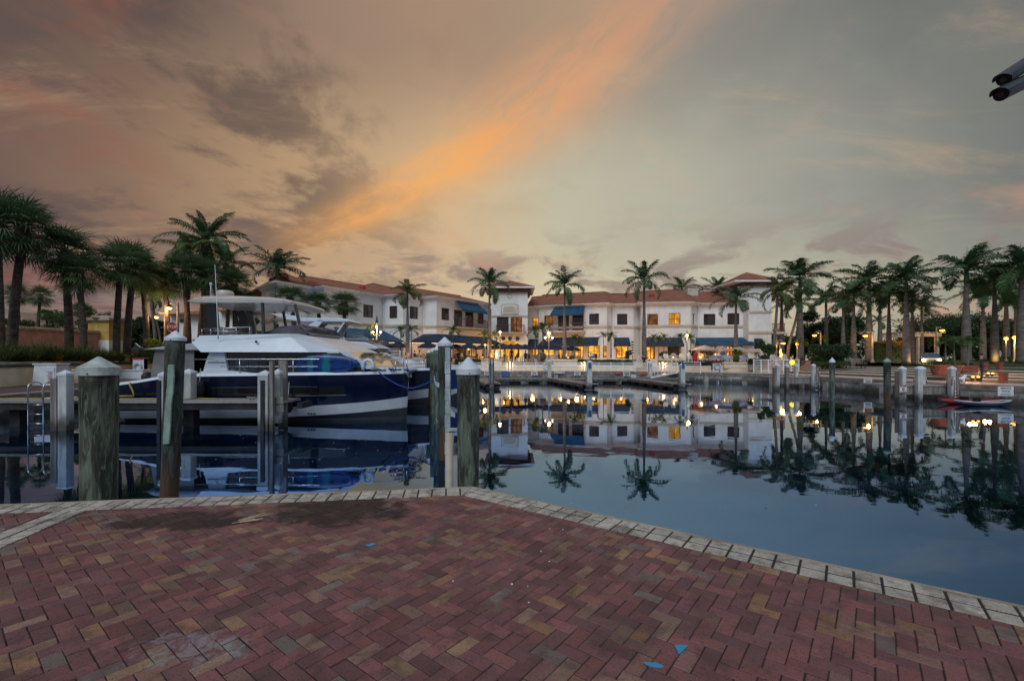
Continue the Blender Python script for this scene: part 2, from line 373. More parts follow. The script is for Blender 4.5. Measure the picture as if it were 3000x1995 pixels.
# bricks and pavers use each brick's own colour
def paverm(name,stains):
    m,nt,b=newmat(name); g=nt.new('ShaderNodeNewGeometry').outputs['Position']
    ca=nt.new('ShaderNodeVertexColor'); ca.layer_name='tint'; c=ca.outputs[0]
    n=nt.noise(g,2.2,4,.6); n1=nt.noise(g,38,4,.7); n2=nt.noise(nt.map(g,(1,1.6,1),rot=(0,0,.6)),85,3,.7); n4=nt.noise(g,13,4,.65)
    c=nt.mix(nt.mr(n4,.40,.66,0,.5),c,nt.mix(.5,c,(.17,.12,.10))); c=nt.mix(nt.mr(nt.noise(g,6.5,4,.6),.44,.68,0,.5),c,(.07,.035,.035))
    c=nt.mix(nt.mr(n2,.57,.66,0,.8),c,(.018,.012,.010))
    c=nt.mix(nt.mr(n1,.30,.42,.45,0),c,(.03,.018,.016))
    c=nt.mix(nt.mr(n,.3,.75,.25,0),c,(.03,.02,.02))
    if stains:
        s_=nt.new('ShaderNodeSeparateXYZ'); nt.l.new(g,s_.inputs[0]); X,Y=s_.outputs[0],s_.outputs[1]
        def blob(x0,y0,rx,ry):
            a=nt.m('DIVIDE',nt.m('SUBTRACT',X,x0),rx); b_=nt.m('DIVIDE',nt.m('SUBTRACT',Y,y0),ry)
            return nt.mr(nt.m('ADD',nt.m('MULTIPLY',a,a),nt.m('MULTIPLY',b_,b_)),.0,1.0,1,0)
        d=nt.m('MAXIMUM',blob(-1.75,4.75,1.1,.75),blob(-3.2,4.45,1.0,.42)); nd=nt.noise(g,3.2,5,.7,.5)
        c=nt.mix(nt.m('MULTIPLY',nt.mr(nt.m('ADD',nt.m('MULTIPLY',d,.62),nt.m('MULTIPLY',nd,1.25)),.92,1.16),.82),c,(.016,.013,.012))
        # salt bloom
        w=blob(-1.75,2.5,.62,.30); nw=nt.noise(g,9,5,.75,.8)
        c=nt.mix(nt.m('MULTIPLY',nt.mr(nt.m('ADD',nt.m('MULTIPLY',w,.42),nw),.82,1.02),.38),c,(.33,.36,.38))
        # droppings / paint flecks
        sp=nt.m('MAXIMUM',nt.m('MAXIMUM',blob(.0,3.15,.75,.7),blob(.28,2.95,.3,.3)),blob(.45,4.0,.45,.4)); v=nt.new('ShaderNodeTexVoronoi'); v.inputs['Scale'].default_value=17; nt.l.new(nt.map(g,(1,.6,1)),v.inputs[0])
        nz=nt.noise(g,60,2)
        vd=nt.m('ADD',v.outputs['Distance'],nt.m('MULTIPLY',nz,.12)); vc=nt.new('ShaderNodeSeparateXYZ'); nt.l.new(v.outputs['Color'],vc.inputs[0])
        mk=nt.m('MULTIPLY',nt.mr(vd,.17,.22,1,0),nt.m('GREATER_THAN',nt.m('ADD',vc.outputs[0],nt.m('MULTIPLY',sp,.32)),1.02))
        c=nt.mix(mk,c,(.55,.55,.60))
    nt.put(b.inputs['Base Color'],c); nt.put(b.inputs['Roughness'],nt.mr(n4,.3,.7,.62,.85)); b.inputs['Specular IOR Level'].default_value=.3
    h=nt.m('ADD',nt.m('MULTIPLY',n1,.9),nt.m('MULTIPLY',n2,.8)); bp=nt.new('ShaderNodeBump'); bp.inputs['Strength'].default_value=.75; bp.inputs['Distance'].default_value=.006
    nt.l.new(h,bp.inputs['Height']); nt.l.new(bp.outputs[0],b.inputs['Normal'])
paverm('brick',True); paverm('coping',False)
# water
m,nt,b=newmat('water'); g=nt.new('ShaderNodeNewGeometry').outputs['Position']; out=m.node_tree.nodes['Material Output']
s_=nt.new('ShaderNodeSeparateXYZ'); nt.l.new(g,s_.inputs[0])
far=nt.mr(s_.outputs[1],22,40); rip=nt.m('MULTIPLY',far,nt.mr(nt.noise(nt.map(g,(.08,.08,1)),1.0,2),.38,.62,.15,1))
n1=nt.noise(nt.map(g,(1.0,1.6,1)),.55,2,.5); n2=nt.noise(nt.map(g,(1.0,2.4,1)),3.0,2,.5)
h=nt.m('ADD',nt.m('MULTIPLY',n1,.006),nt.m('MULTIPLY',n2,nt.m('MULTIPLY_ADD',rip,.008,.0003)))
bp=nt.new('ShaderNodeBump'); bp.inputs['Strength'].default_value=.55; bp.inputs['Distance'].default_value=1.0; nt.l.new(h,bp.inputs['Height'])
fr=nt.new('ShaderNodeFresnel'); fr.inputs[0].default_value=1.33; nt.l.new(bp.outputs[0],fr.inputs['Normal'])
gl=nt.new('ShaderNodeBsdfGlossy'); gl.inputs['Roughness'].default_value=.015; nt.l.new(bp.outputs[0],gl.inputs['Normal'])
nt.put(gl.inputs[0],nt.mix(nt.mr(fr.outputs[0],.16,.62),(.30,.52,.92),(.84,.92,1.0)))
df=nt.new('ShaderNodeBsdfDiffuse'); nt.put(df.inputs[0],nt.mix(nt.mr(nt.noise(nt.map(g,(.35,.5,1)),1.0,5,.6,.6),.4,.68),(.001,.004,.008),(.009,.026,.052)))  # cloud-like mottling in the diffuse colour stands in for reflected clouds
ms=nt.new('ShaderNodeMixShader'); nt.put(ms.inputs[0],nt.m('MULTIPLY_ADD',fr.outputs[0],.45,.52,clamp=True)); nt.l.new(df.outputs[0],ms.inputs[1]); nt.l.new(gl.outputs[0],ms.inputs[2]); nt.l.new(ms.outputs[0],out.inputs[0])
# ---------------- sky
w=bpy.data.worlds.new('World'); scene.world=w; w.use_nodes=True; nt=NT(w.node_tree); bg=w.node_tree.nodes['Background']
g=nt.new('ShaderNodeTexCoord').outputs['Generated']
s_=nt.new('ShaderNodeSeparateXYZ'); nt.l.new(g,s_.inputs[0]); X,Y,Z=s_.outputs
D2=57.2958
az=nt.m('MULTIPLY',nt.m('ARCTAN2',X,Y),D2); el=nt.m('MULTIPLY',nt.m('ARCSINE',Z),D2)
# cloud layer coordinates: a flat layer overhead, so clouds shrink towards the horizon
iz=nt.m('DIVIDE',1.0,nt.m('ADD',nt.m('ABSOLUTE',Z),.13)); cv=nt.new('ShaderNodeCombineXYZ'); nt.put(cv.inputs[0],nt.m('MULTIPLY',X,iz)); nt.put(cv.inputs[1],nt.m('MULTIPLY',Y,iz)); cv=cv.outputs[0]
n1=nt.noise(nt.map(cv,(1,1.0,1),loc=(3.1,.7,0)),1.5,7,.60,.25); n2=nt.noise(nt.map(cv,(1.2,.7,1),rot=(0,0,.5),loc=(9,4,0)),2.3,7,.65,.5); n3=nt.noise(nt.map(g,(1,1,1),loc=(5,5,1)),2.2,5,.6,.3)
wn=nt.m('SUBTRACT',n3,.5); azw=nt.m('ADD',az,nt.m('MULTIPLY',wn,16)); elw=nt.m('ADD',el,nt.m('MULTIPLY',wn,9))
def stops(*a): return [((x+180)/360,sr(*c)) for x,c in a]
f=nt.m('DIVIDE',nt.m('ADD',azw,180),360)
back=(186,196,208)
low=nt.ramp(f,stops((-180,(72,80,90)),(-90,(128,128,138)),(-50,(74,64,72)),(-40,(104,80,78)),(-27,(186,152,118)),(-10,(205,180,146)),(3,(216,202,168)),(18,(204,194,166)),(35,(176,170,148)),(50,(134,136,124)),(90,(92,100,112)),(180,(72,80,90))))
mid=nt.ramp(f,stops((-180,back),(-90,(128,126,134)),(-50,(102,80,72)),(-38,(136,108,86)),(-25,(180,148,112)),(-8,(208,178,138)),(5,(190,184,158)),(20,(176,173,155)),(35,(149,149,138)),(50,(112,114,109)),(90,(130,142,156)),(180,back)))
hig=nt.ramp(f,stops((-180,back),(-90,(126,128,136)),(-55,(80,68,64)),(-38,(96,80,72)),(-22,(146,122,102)),(-6,(168,138,114)),(10,(168,148,124)),(22,(142,139,129)),(38,(117,118,113)),(50,(95,99,98)),(90,(130,142,156)),(180,back)))
c=nt.mix(nt.mr(elw,3,17),low,mid); c=nt.mix(nt.mr(elw,20,35),c,hig); c=nt.mix(nt.mr(el,44,75),c,sr(158,172,192))
# dark clouds
front=nt.mr(nt.m('ABSOLUTE',az),70,100,1,0); lw=nt.m('MULTIPLY',nt.mr(azw,-30,-6,1,0),front)
m1=nt.m('MULTIPLY',nt.mr(nt.m('ADD',nt.m('MULTIPLY',n1,.6),nt.m('MULTIPLY',n2,.4)),.46,.56),nt.m('MULTIPLY_ADD',lw,.80,.07)); 
c=nt.mix(nt.m('MULTIPLY',m1,.9),c,sr(92,77,70))
lowc=nt.m('MULTIPLY',nt.mr(nt.noise(nt.map(g,(1,1,2.6),loc=(7,2,3)),5.5,6,.6,.5),.48,.60),nt.mr(nt.m('ABSOLUTE',nt.m('SUBTRACT',elw,7)),2,9,1,0)); c=nt.mix(nt.m('MULTIPLY',lowc,nt.m('MULTIPLY',front,.8)),c,sr(138,119,112))
pk=nt.m('MULTIPLY',nt.mr(nt.noise(nt.map(g,(1,1,2.4),loc=(1,8,0)),6,5,.6,.4),.55,.68),nt.mr(elw,2,20,1,.12)); c=nt.mix(nt.m('MULTIPLY',pk,nt.m('MULTIPLY',front,.55)),c,sr(216,144,112))
rd=nt.m('MULTIPLY',nt.mr(nt.noise(nt.map(g,(1,1,3),loc=(4,1,0)),3.2,5,.6,.3),.50,.66),nt.mr(azw,-42,-28,1,0)); rd=nt.m('MULTIPLY',rd,front); c=nt.mix(nt.m('MULTIPLY',rd,.34),c,sr(152,78,60))
# lit streak of high cloud
dx=nt.m('ADD',azw,21.5); dy=nt.m('SUBTRACT',nt.m('ADD',el,nt.m('MULTIPLY',wn,3)),15.0)
s1=nt.m('ADD',nt.m('MULTIPLY',dx,.88),nt.m('MULTIPLY',dy,.475)); p1=nt.m('SUBTRACT',nt.m('MULTIPLY',dy,.88),nt.m('MULTIPLY',dx,.475))
wd=nt.m('MULTIPLY_ADD',nt.mr(s1,-5,40,0,1),3.0,1.7); q=nt.m('DIVIDE',nt.m('ADD',p1,nt.m('MULTIPLY',wn,3.0)),wd); gs=nt.m('EXPONENT',nt.m('MULTIPLY',nt.m('MULTIPLY',q,q),-1))
wisp=nt.noise(nt.map(g,(1,1,1),rot=(0,.5,0),loc=(2,2,2)),1.0,1); ws=nt.new('ShaderNodeCombineXYZ'); nt.put(ws.inputs[0],nt.m('MULTIPLY',s1,.05)); nt.put(ws.inputs[1],nt.m('MULTIPLY',p1,.22)); wisp=nt.noise(ws.outputs[0],1.6,6,.65,.4)
st=nt.m('MULTIPLY',nt.m('MULTIPLY',gs,nt.mr(wisp,.3,.62,.35,1)),nt.m('MULTIPLY',nt.mr(s1,-9,4),nt.mr(s1,22,60,1,.35)))
c=nt.mix(nt.m('MULTIPLY',st,.92),c,nt.mix(nt.mr(s1,12,38),sr(246,172,92),sr(222,156,112)))
wis=nt.m('MULTIPLY',nt.mr(nt.noise(nt.map(cv,(.6,1.6,1),rot=(0,0,-.7),loc=(2,5,0)),1.5,7,.7,.5),.5,.75),.28); c=nt.mix(nt.m('MULTIPLY',wis,front),c,sr(214,176,130))
sky=nt.new('ShaderNodeTexSky',sky_type='NISHITA'); sky.sun_disc=False; sky.sun_elevation=R(44); sky.sun_rotation=R(198)
nt.l.new(c,bg.inputs[0]); bg.inputs[1].default_value=1.0
bg2=nt.new('ShaderNodeBackground'); nt.l.new(sky.outputs[0],bg2.inputs[0]); bg2.inputs[1].default_value=.004
ad=nt.new('ShaderNodeAddShader'); nt.l.new(bg.outputs[0],ad.inputs[0]); nt.l.new(bg2.outputs[0],ad.inputs[1]); nt.l.new(ad.outputs[0],w.node_tree.nodes['World Output'].inputs[0])
su=bpy.data.lights.new('sky_fill','SUN'); su.energy=1.45; su.angle=R(35); su.color=(.88,.94,1); so=bpy.data.objects.new('sky_fill',su); COL.objects.link(so); so.rotation_euler=(R(46),0,R(-18)); so.location=(0,-5,30)  # added soft lamp behind the camera, filling in for bright sky at dusk
cam=bpy.data.cameras.new('camera'); cam.lens=16.2; cam.sensor_width=36; cam.shift_y=49.5/3000; cam.clip_end=3000; cam.clip_start=.05
co=bpy.data.objects.new('camera',cam); COL.objects.link(co); co.location=(0,0,EYE); co.rotation_euler=(R(90),0,0); scene.camera=co
scene.view_settings.view_transform='Standard'; scene.view_settings.look='None'; scene.view_settings.exposure=0; scene.view_settings.gamma=1
scene.cycles.max_bounces=6; scene.cycles.sample_clamp_indirect=4
def plight(name,loc,e,col=(1,.55,.22),r=.12):
    l=bpy.data.lights.new(name,'POINT'); l.energy=e; l.color=col; l.shadow_soft_size=r
    o=bpy.data.objects.new(name,l); COL.objects.link(o); o.location=loc; return o
def text(s,size,mt,parent,loc,rot,name='lettering',align='CENTER',ext=.004):
    cu=bpy.data.curves.new('t','FONT'); cu.body=s; cu.size=size; cu.align_x=align; cu.align_y='CENTER'; cu.extrude=ext; cu.resolution_u=2; cu.offset=size*.012
    o=bpy.data.objects.new('t',cu); COL.objects.link(o); dg=bpy.context.evaluated_depsgraph_get(); dg.update()
    me=bpy.data.meshes.new_from_object(o.evaluated_get(dg)); bpy.data.objects.remove(o)
    me.materials.clear(); me.materials.append(MT[mt]); q=bpy.data.objects.new(name,me); COL.objects.link(q); q.parent=parent
    q.location=Vector(loc)-ORG.get(parent.name,Vector((0,0,0))); q.rotation_euler=rot; ORG[q.name]=ORG.get(parent.name); return q
# ================= near quay: brick paving, coping
K=Vector((-.478,5.607)); LE=Vector((-5.477,4.929)); RE=Vector((3.239,2.915))
dl=(LE-K).normalized(); dr=(RE-K).normalized()
nl=Vector((dl.y,-dl.x)); nl=nl if nl.y<0 else -nl   # inward normals
nr=Vector((dr.y,-dr.x)); nr=nr if nr.y<0 else -nr
def clip(poly,p,n):
    out=[]
    for i in range(len(poly)):
        a=poly[i]; b=poly[(i+1)%len(poly)]; da=(a-p).dot(n); db=(b-p).dot(n)
        if da>=0: out.append(a)
        if (da>=0)!=(db>=0): t=da/(da-db); out.append(a+(b-a)*t)
    return out
def slab(mb,poly,zt,inset,col,rng,tilt=.004,th=.03):
    n=len(poly)
    if n<3: return
    c=sum(poly,Vector((0,0)))/n
    ar=abs(sum(poly[i].x*poly[(i+1)%n].y-poly[(i+1)%n].x*poly[i].y for i in range(n)))/2
    if ar<2e-4: return
    if sum(poly[i].x*poly[(i+1)%n].y-poly[(i+1)%n].x*poly[i].y for i in range(n))<0: poly=poly[::-1]
    tx,ty=rng.gauss(0,tilt),rng.gauss(0,tilt); dz=rng.gauss(0,.0012)
    def ring(k,z):
        out=[]
        for i,p in enumerate(poly):
            a=poly[i-1]; b=poly[(i+1)%n]; e1=(p-a).normalized(); e2=(b-p).normalized()
            m1=Vector((-e1.y,e1.x)); m2=Vector((-e2.y,e2.x)); mm=m1+m2
            if mm.length<.1: mm=m1
            mm.normalize(); q=p+mm*(k/max(.5,mm.dot(m1)))
            out.append((q.x,q.y,z+dz+(q.x-c.x)*tx+(q.y-c.y)*ty))
        return out
    j=lambda:rng.uniform(.6,1.5)
    r0=ring(inset*.6,zt-th); r1=ring(inset*.6,zt-.004); r2=ring(inset*.6+.0035,zt)
    mb.cc=col
    fs=[(i,(i+1)%n,n+(i+1)%n,n+i) for i in range(n)]+[(n+i,n+(i+1)%n,2*n+(i+1)%n,2*n+i) for i in range(n)]+[tuple(2*n+i for i in range(n))]
    mb.add(r0+r1+r2,fs)
rng=random.Random(3)
CW=.335
ea=Vector((-dr.x,-dr.y)); eb=Vector((-ea.y,ea.x)) # ea along right coping (to upper left); eb perpendicular
if eb.y<0: eb=-eb
pal=[sr(124,70,72),sr(132,74,74),sr(116,66,70),sr(136,80,76),sr(110,66,70),sr(128,68,66),sr(140,110,92),sr(148,114,84),sr(134,100,86),sr(128,86,80),sr(150,106,74),sr(120,104,100),sr(136,96,84)]
bw=.0905; ra=R(-2.3); ea=Vector((ea.x*math.cos(ra)-ea.y*math.sin(ra),ea.x*math.sin(ra)+ea.y*math.cos(ra))); eb=Vector((-ea.y,ea.x)); eb=eb if eb.y>0 else -eb
mb=MB(); band0=Vector((-4.36,4.77)); bdir=(Vector((-4.2,3.78))-band0).normalized()*-1
bn=Vector((bdir.y,-bdir.x)); bn=bn if bn.x>0 else -bn
for i in range(-78,82):
    for j in range(-78,82):
        k=(i+j)%4
        if k==0: w_,h_=2,1
        elif k==2: w_,h_=1,2
        else: continue
        p0=ea*(i*bw)+eb*(j*bw)
        cen=p0+ea*(w_*bw/2)+eb*(h_*bw/2)
        if cen.x<-7.5 or cen.x>6.5 or cen.y<-.6 or cen.y>5.8: continue
        ins=.0020
        q=[p0+ea*ins+eb*ins, p0+ea*(w_*bw-ins)+eb*ins, p0+ea*(w_*bw-ins)+eb*(h_*bw-ins), p0+ea*ins+eb*(h_*bw-ins)]
        q=[v+Vector((rng.gauss(0,.0012),rng.gauss(0,.0012))) for v in q]
        q=clip(q,K+nl*CW,nl)
        if len(q)>2: q=clip(q,K+nr*CW,nr)
        if len(q)<3: continue
        r=rng.random(); warm=.40 if cen.y>3.6 else .28
        ci=rng.choice(pal[6:]) if r<warm else rng.choice(pal[:6])
        v_=rng.uniform(.78,1.24); col=tuple((c*.72+.28*g_)*v_*1.06 for c,g_ in zip(ci,(.12,.10,.10)))
        for side in (1,-1):
            qq=clip(q,band0+bn*(0 if side>0 else -.34),bn*side)
            if len(qq)>2: slab(mb,qq,QZ+.0005,.001,col,rng,.006)
mb.build('brick_paving','brick',kind='structure',loc=(0,0,0))
mb=MB()
def coping(P,d,n,L0,L1,rows,off,step,mitre=None):
    s=L0
    k=0
    while s<L1:
        st=step*rng.uniform(.97,1.03)
        for r in range(rows):
            g_=.0035
            gr=.008; a=P+d*(s+g_)+n*(off+r*.152+(gr if r else 0)); b=P+d*(s+st-g_)+n*(off+r*.152+(gr if r else 0))
            c=P+d*(s+st-g_)+n*(off+(r+1)*.152-gr*(1-r)); e=P+d*(s+g_)+n*(off+(r+1)*.152-gr*(1-r))
            q=[a,b,c,e]
            if mitre:
                for (mp,mn) in mitre: q=clip(q,mp,mn) if len(q)>2 else q
            if len(q)>2:
                v_=rng.uniform(.8,1.12); base=sr(186,181,170); slab(mb,q,QZ+.0015,.008,tuple(x*v_ for x in base),rng,.012)
        s+=st; k+=1
mdir=(nl+nr).normalized(); ml=Vector((mdir.y,-mdir.x)); ml=ml if ml.dot(dl)>0 else -ml
coping(K,dl,nl,-.5,9.5,2,.028,.163,[(K,ml)])
coping(K,dr,nr,-.5,9.5,2,.028,.163,[(K,-ml)])
coping(band0,-bdir,-bn,-.6,6.0,2,.02,.165,[(K+nl*CW,nl)])
mb.build('coping_pavers','coping',kind='structure',loc=(0,0,0))
mb=MB()
mb.sweep([K+dr*9.6,K,K+dl*30][::-1],[(0,QZ-.02),(.03,QZ-.02),(.03,QZ+.002),(0,QZ+.002)])
mb.build('quay_lip','stone_cap',kind='structure')
lp=[K+dl*30,K,K+dr*9.6,Vector((9,-12)),Vector((-30,-12))]
mb=MB(); mb.prism([(p.x,p.y) for p in lp][::-1],-1.5,QZ-.0055); fixn(mb.build('quay','joint_dirt',kind='structure'))
# litter on the paving
def onq(px,py,z=QZ+.006):
    D=(EYE-z)*FO/(py-HY); return Vector((gx(px,D),D,z))
for (px,py,sx,sy,a,lab) in ((1086,1595,.085,.045,.3,'scrap of blue tape near the dark stain, farthest of the three scraps'),(1996,1900,.06,.06,.9,'torn triangular scrap of blue tape on a red brick at the right'),(1916,1947,.085,.035,-.25,'torn curved scrap of blue tape on a tan brick nearest the bottom edge')):
    p=onq(px,py); mb=MB(); n=9; pts=[]
    for k in range(n):
        t=2*PI*k/n; rr=random.uniform(.75,1.1)
        pts.append((p.x+(math.cos(t)*sx*rr*math.cos(a)-math.sin(t)*sy*rr*math.sin(a))*.6,p.y+(math.cos(t)*sx*rr*math.sin(a)+math.sin(t)*sy*rr*math.cos(a))*.6))
    if 'triangular' in lab: pts=[(p.x+.05,p.y+.03),(p.x-.025,p.y+.035),(p.x-.03,p.y-.045)][::1]
    mb.prism(pts,QZ+.0035,QZ+.0075); fixn(mb.build('tape_scrap','tape_blue',label=lab,cat='tape scrap',group='blue tape scraps on the bricks'))
p=onq(700,1530); mb=MB()
for k in range(9):
    a=.55+random.uniform(-.35,.35); l=random.uniform(.08,.28); q=p+Vector((random.uniform(-.05,.05),random.uniform(-.04,.04),.004+k*.001))
    mb.bar(q,q+Vector((math.cos(a)*l,math.sin(a)*l*1.0,.012)),.014,.003)
mb.build('dry_frond','dry_leaf',label='dry pale palm leaf scrap lying on the dark stained bricks',cat='dead leaf')
# ================= water
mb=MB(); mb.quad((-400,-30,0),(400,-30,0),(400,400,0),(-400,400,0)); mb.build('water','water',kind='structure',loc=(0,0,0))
mb=MB()
for k in range(150):
    if k<85: px=random.uniform(620,1230); py=random.uniform(1255,1420)
    else: px=random.uniform(1450,2950); py=random.uniform(1150,1600)
    D=EYE*FO/(py-HY)
    if px>1500 and D<7: continue
    x=gx(px,D); s_=random.uniform(.012,.032); a=random.uniform(0,3)
    mb.add([(x+s_*math.cos(a),D+s_*math.sin(a),.006),(x-s_*.3*math.sin(a),D+s_*.3*math.cos(a),.012),(x-s_*math.cos(a),D-s_*math.sin(a),.006),(x+s_*.3*math.sin(a),D-s_*.3*math.cos(a),.005)],[(0,1,2,3)])
mb.build('floating_leaves','dry_leaf',label='small fallen leaves floating on the water',cat='floating leaves',kind='stuff')
# ================= far banks
FQ=[(-21.2,18.9),(-21.6,26),(-22,36),(-22,46),(-19.5,52),(-7,53),(13,50.5),(19,48),(24,44),(25,38),(25.6,33),(26,28),(27.5,24.4),(34,21),(60,14)]
LQ=[(-14,3.77),(-18,8),(-21.2,18.9)]
land=[(-14,3.77),(-18,8)]+FQ+[(300,14),(300,300),(-300,300),(-300,-20),(-31,-20),(-31,1.5)]
def tri_prism(name,poly,z0,z1,mt,**kw):
    bm=bmesh.new(); vs=[bm.verts.new((p[0],p[1],z1)) for p in poly]; f=bm.faces.new(vs)
    r=bmesh.ops.extrude_face_region(bm,geom=[f]); 
    for v in [e for e in r['geom'] if isinstance(e,bmesh.types.BMVert)]: v.co.z=z0
    bmesh.ops.triangulate(bm,faces=bm.faces); bmesh.ops.recalc_face_normals(bm,faces=bm.faces)
    me=bpy.data.meshes.new(name); bm.to_mesh(me); bm.free(); me.materials.append(MT[mt]); o=bpy.data.objects.new(name,me); COL.objects.link(o); return tagp(o,**kw)
tri_prism('promenade',land,-1.5,QZ-.10,'paver_pink',kind='structure')
# seawall: one wall with concrete face and cap beam
sw=T('seawall','long stained concrete seawall with brown cap beam around the basin','seawall',(0,50,0))
AQ=LQ[:-1]+FQ
mb=MB(); mb.sweep(AQ,[(-.4,-1.4),(.06,-1.4),(.06,.68),(-.4,.68)]); fixn(mb.build('wall_face','concrete_pale',sw))
mb=MB(); mb.sweep(AQ,[(-.75,.682),(.12,.682),(.12,QZ),(-.75,QZ)]); fixn(mb.build('cap_beam','quay_cap',sw))
tot=0
for i in range(len(AQ)-1):
    a=Vector(AQ[i]); b=Vector(AQ[i+1]); L=(b-a).length; d=(b-a)/L; n=Vector((d.y,-d.x))
    k=1.2
    while k<L-.5:
        p=a+d*k+n*.10; mb=MB(); mb.bx((p.x,p.y,-.1),.45,.14,1.5,math.atan2(d.y,d.x)); mb.build('pilaster','concrete',sw); k+=3.6
# sheet of pale paving on the promenade and red border line
def inner(off): 
    P=[Vector(p) for p in FQ]; out=[]
    for i in range(len(P)):
        ns=[]
        if i>0: d=(P[i]-P[i-1]).normalized(); ns.append(Vector((d.y,-d.x)))
        if i<len(P)-1: d=(P[i+1]-P[i]).normalized(); ns.append(Vector((d.y,-d.x)))
        a=sum(ns,Vector((0,0))).normalized(); out.append(P[i]-a*off/max(.5,a.dot(ns[0])))
    return out
mb=MB(); mb.sweep(FQ,[(-.76,QZ-.05),(-.76,QZ+.004),(-3.4,QZ+.004),(-3.4,QZ-.05)]); fixn(mb.build('promenade_paving','paver_white',kind='structure'))
mb=MB(); mb.sweep(FQ,[(-.95,QZ),(-.95,QZ+.008),(-1.25,QZ+.008),(-1.25,QZ)]); fixn(mb.build('paving_border','tile_red',kind='structure'))
# left: darker brick promenade
mb=MB(); mb.sweep([(-18,8),(-21.2,18.9),(-21.6,26),(-22,36),(-22,46)],[(-.8,QZ),(-.8,QZ+.012),(-6.6,QZ+.012),(-6.6,QZ)]); fixn(mb.build('brick_promenade','paver_dark',kind='structure'))
# raised terrace in front of the buildings (mid), and steps at the right
ter=[(-20,60.5),(-7,57.2),(14,55),(21,53),(27.5,49.5),(31,50),(60,80),(60,140),(-60,140),(-40,60.5)]
tri_prism('terrace',ter,.5,1.98,'paver_pink',kind='structure')
st=[(27.6,46.5),(28.6,38.5),(29.2,33.4),(29.5,29.4),(30.8,27.2),(36,24.2),(62,17)]
for k in range(4):
    off=k*1.75; z=QZ+.02+.14*(k+1)
    mb=MB(); mb.sweep(st,[(-off,.5),(-off,z),(-off-40 if k==3 else -off-1.9,z),(-off-40 if k==3 else -off-1.9,.5)])
    fixn(mb.build('terrace_step','step_face_shaded' ,kind='structure'))
    mb=MB(); mb.sweep(st,[(-off+.03,z+.003),(-off+.03,z+.04),(-off-1.72,z+.04),(-off-1.72,z+.003)]); fixn(mb.build('step_tread','paver_white',kind='structure'))
# grass and road behind the steps
mb=MB(); mb.sweep(st,[(-7.2,1.5),(-7.2,1.64),(-17,1.66),(-17,1.5)]); fixn(mb.build('lawn','grass_ground',kind='structure'))
mb=MB(); mb.sweep(st,[(-17.3,1.3),(-17.3,1.565),(-31,1.565),(-31,1.3)]); fixn(mb.build('road','asphalt',kind='structure'))
mb=MB(); mb.sweep(st,[(-17.05,1.4),(-17.05,1.70),(-17.3,1.70),(-17.3,1.4)]); fixn(mb.build('kerb','concrete_pale',kind='structure'))
mb=MB(); mb.sweep(st,[(-31.05,1.4),(-31.05,1.7),(-90,2.1),(-90,1.4)]); fixn(mb.build('verge','grass_ground',kind='structure'))
# left planted bank
wl=[(-26,15),(-27.1,24.4),(-30.4,37),(-33,47),(-36,60)]
mb=MB(); mb.sweep(wl,[(-.02,.4),(-.02,2.2),(-8,3.0),(-30,3.3),(-30,.4)]); fixn(mb.build('planted_bank','grass_ground',kind='structure'))
pw=T('planter_wall','low cream planter wall with green tile stripe behind the left promenade','wall',(-28,26,QZ))
mb=MB(); mb.sweep(wl,[(.28,.6),(.28,2.0),(0,2.0),(0,.6)]); fixn(mb.build('wall_face','cream',pw))
mb=MB(); mb.sweep(wl,[(.33,2.0),(.33,2.17),(0,2.17),(0,2.0)]); fixn(mb.build('tile_band','green_tile',pw))
mb=MB(); mb.sweep(wl,[(.40,2.172),(.40,2.30),(-.05,2.30),(-.05,2.172)]); fixn(mb.build('coping','stone_cap',pw))
# pink garden wall and yellow pillar
a=at(-160,955,33); b=at(306,1000,45)
k_=T('garden_wall','long pink stucco garden wall with stone cap behind the left palms','wall',(-40,40,3.0))
wp=[(-46,30),(a.x,a.y),(b.x,b.y)]
mb=MB(); mb.sweep(wp,[(.15,2.3),(.15,4.78),(-.15,4.78),(-.15,2.3)]); fixn(mb.build('wall_face','pink_stucco',k_))
mb=MB(); mb.sweep(wp,[(.25,4.782),(.32,4.95),(.25,5.12),(-.25,5.12),(-.25,4.782)]); fixn(mb.build('coping','stone_cap',k_))
p=at(307,1030,45); yp=T('gate_pillar','square yellow stone gate pillar with carved cap at the end of the pink wall','pillar',(p.x,p.y+.3,3.0))
x0,y0=p.x,p.y+.3
mb=MB(); mb.box(x0-1,x0+1,y0-1,y0+1,4.2,5.95)
ob=mb.build('shaft','yellow_stone',yp)
mb=MB(); mb.box(x0-1.02,x0+1.02,y0-1.02,y0+1.02,4.95,5.0); mb.box(x0-.02,x0+.02,y0-1.02,y0-.98,5.0,5.95); mb.build('joint','stone_cap',yp)
mb=MB(); mb.box(x0-1.06,x0+1.06,y0-1.06,y0+1.06,2.4,4.2); mb.build('base','stucco',yp)
mb=MB(); mb.box(x0-1.15,x0+1.15,y0-1.15,y0+1.15,5.952,6.1); mb.box(x0-1.3,x0+1.3,y0-1.3,y0+1.3,6.1,6.35); mb.lathe((x0,y0,6.35),[(1.7,0),(.9,.22),(.3,.3)],4); mb.lathe((x0,y0,6.6),[(.22,0),(.12,.1),(.28,.25),(.3,.4),(.16,.55),(.04,.65)],12); mb.build('cap','stone_cap',yp)
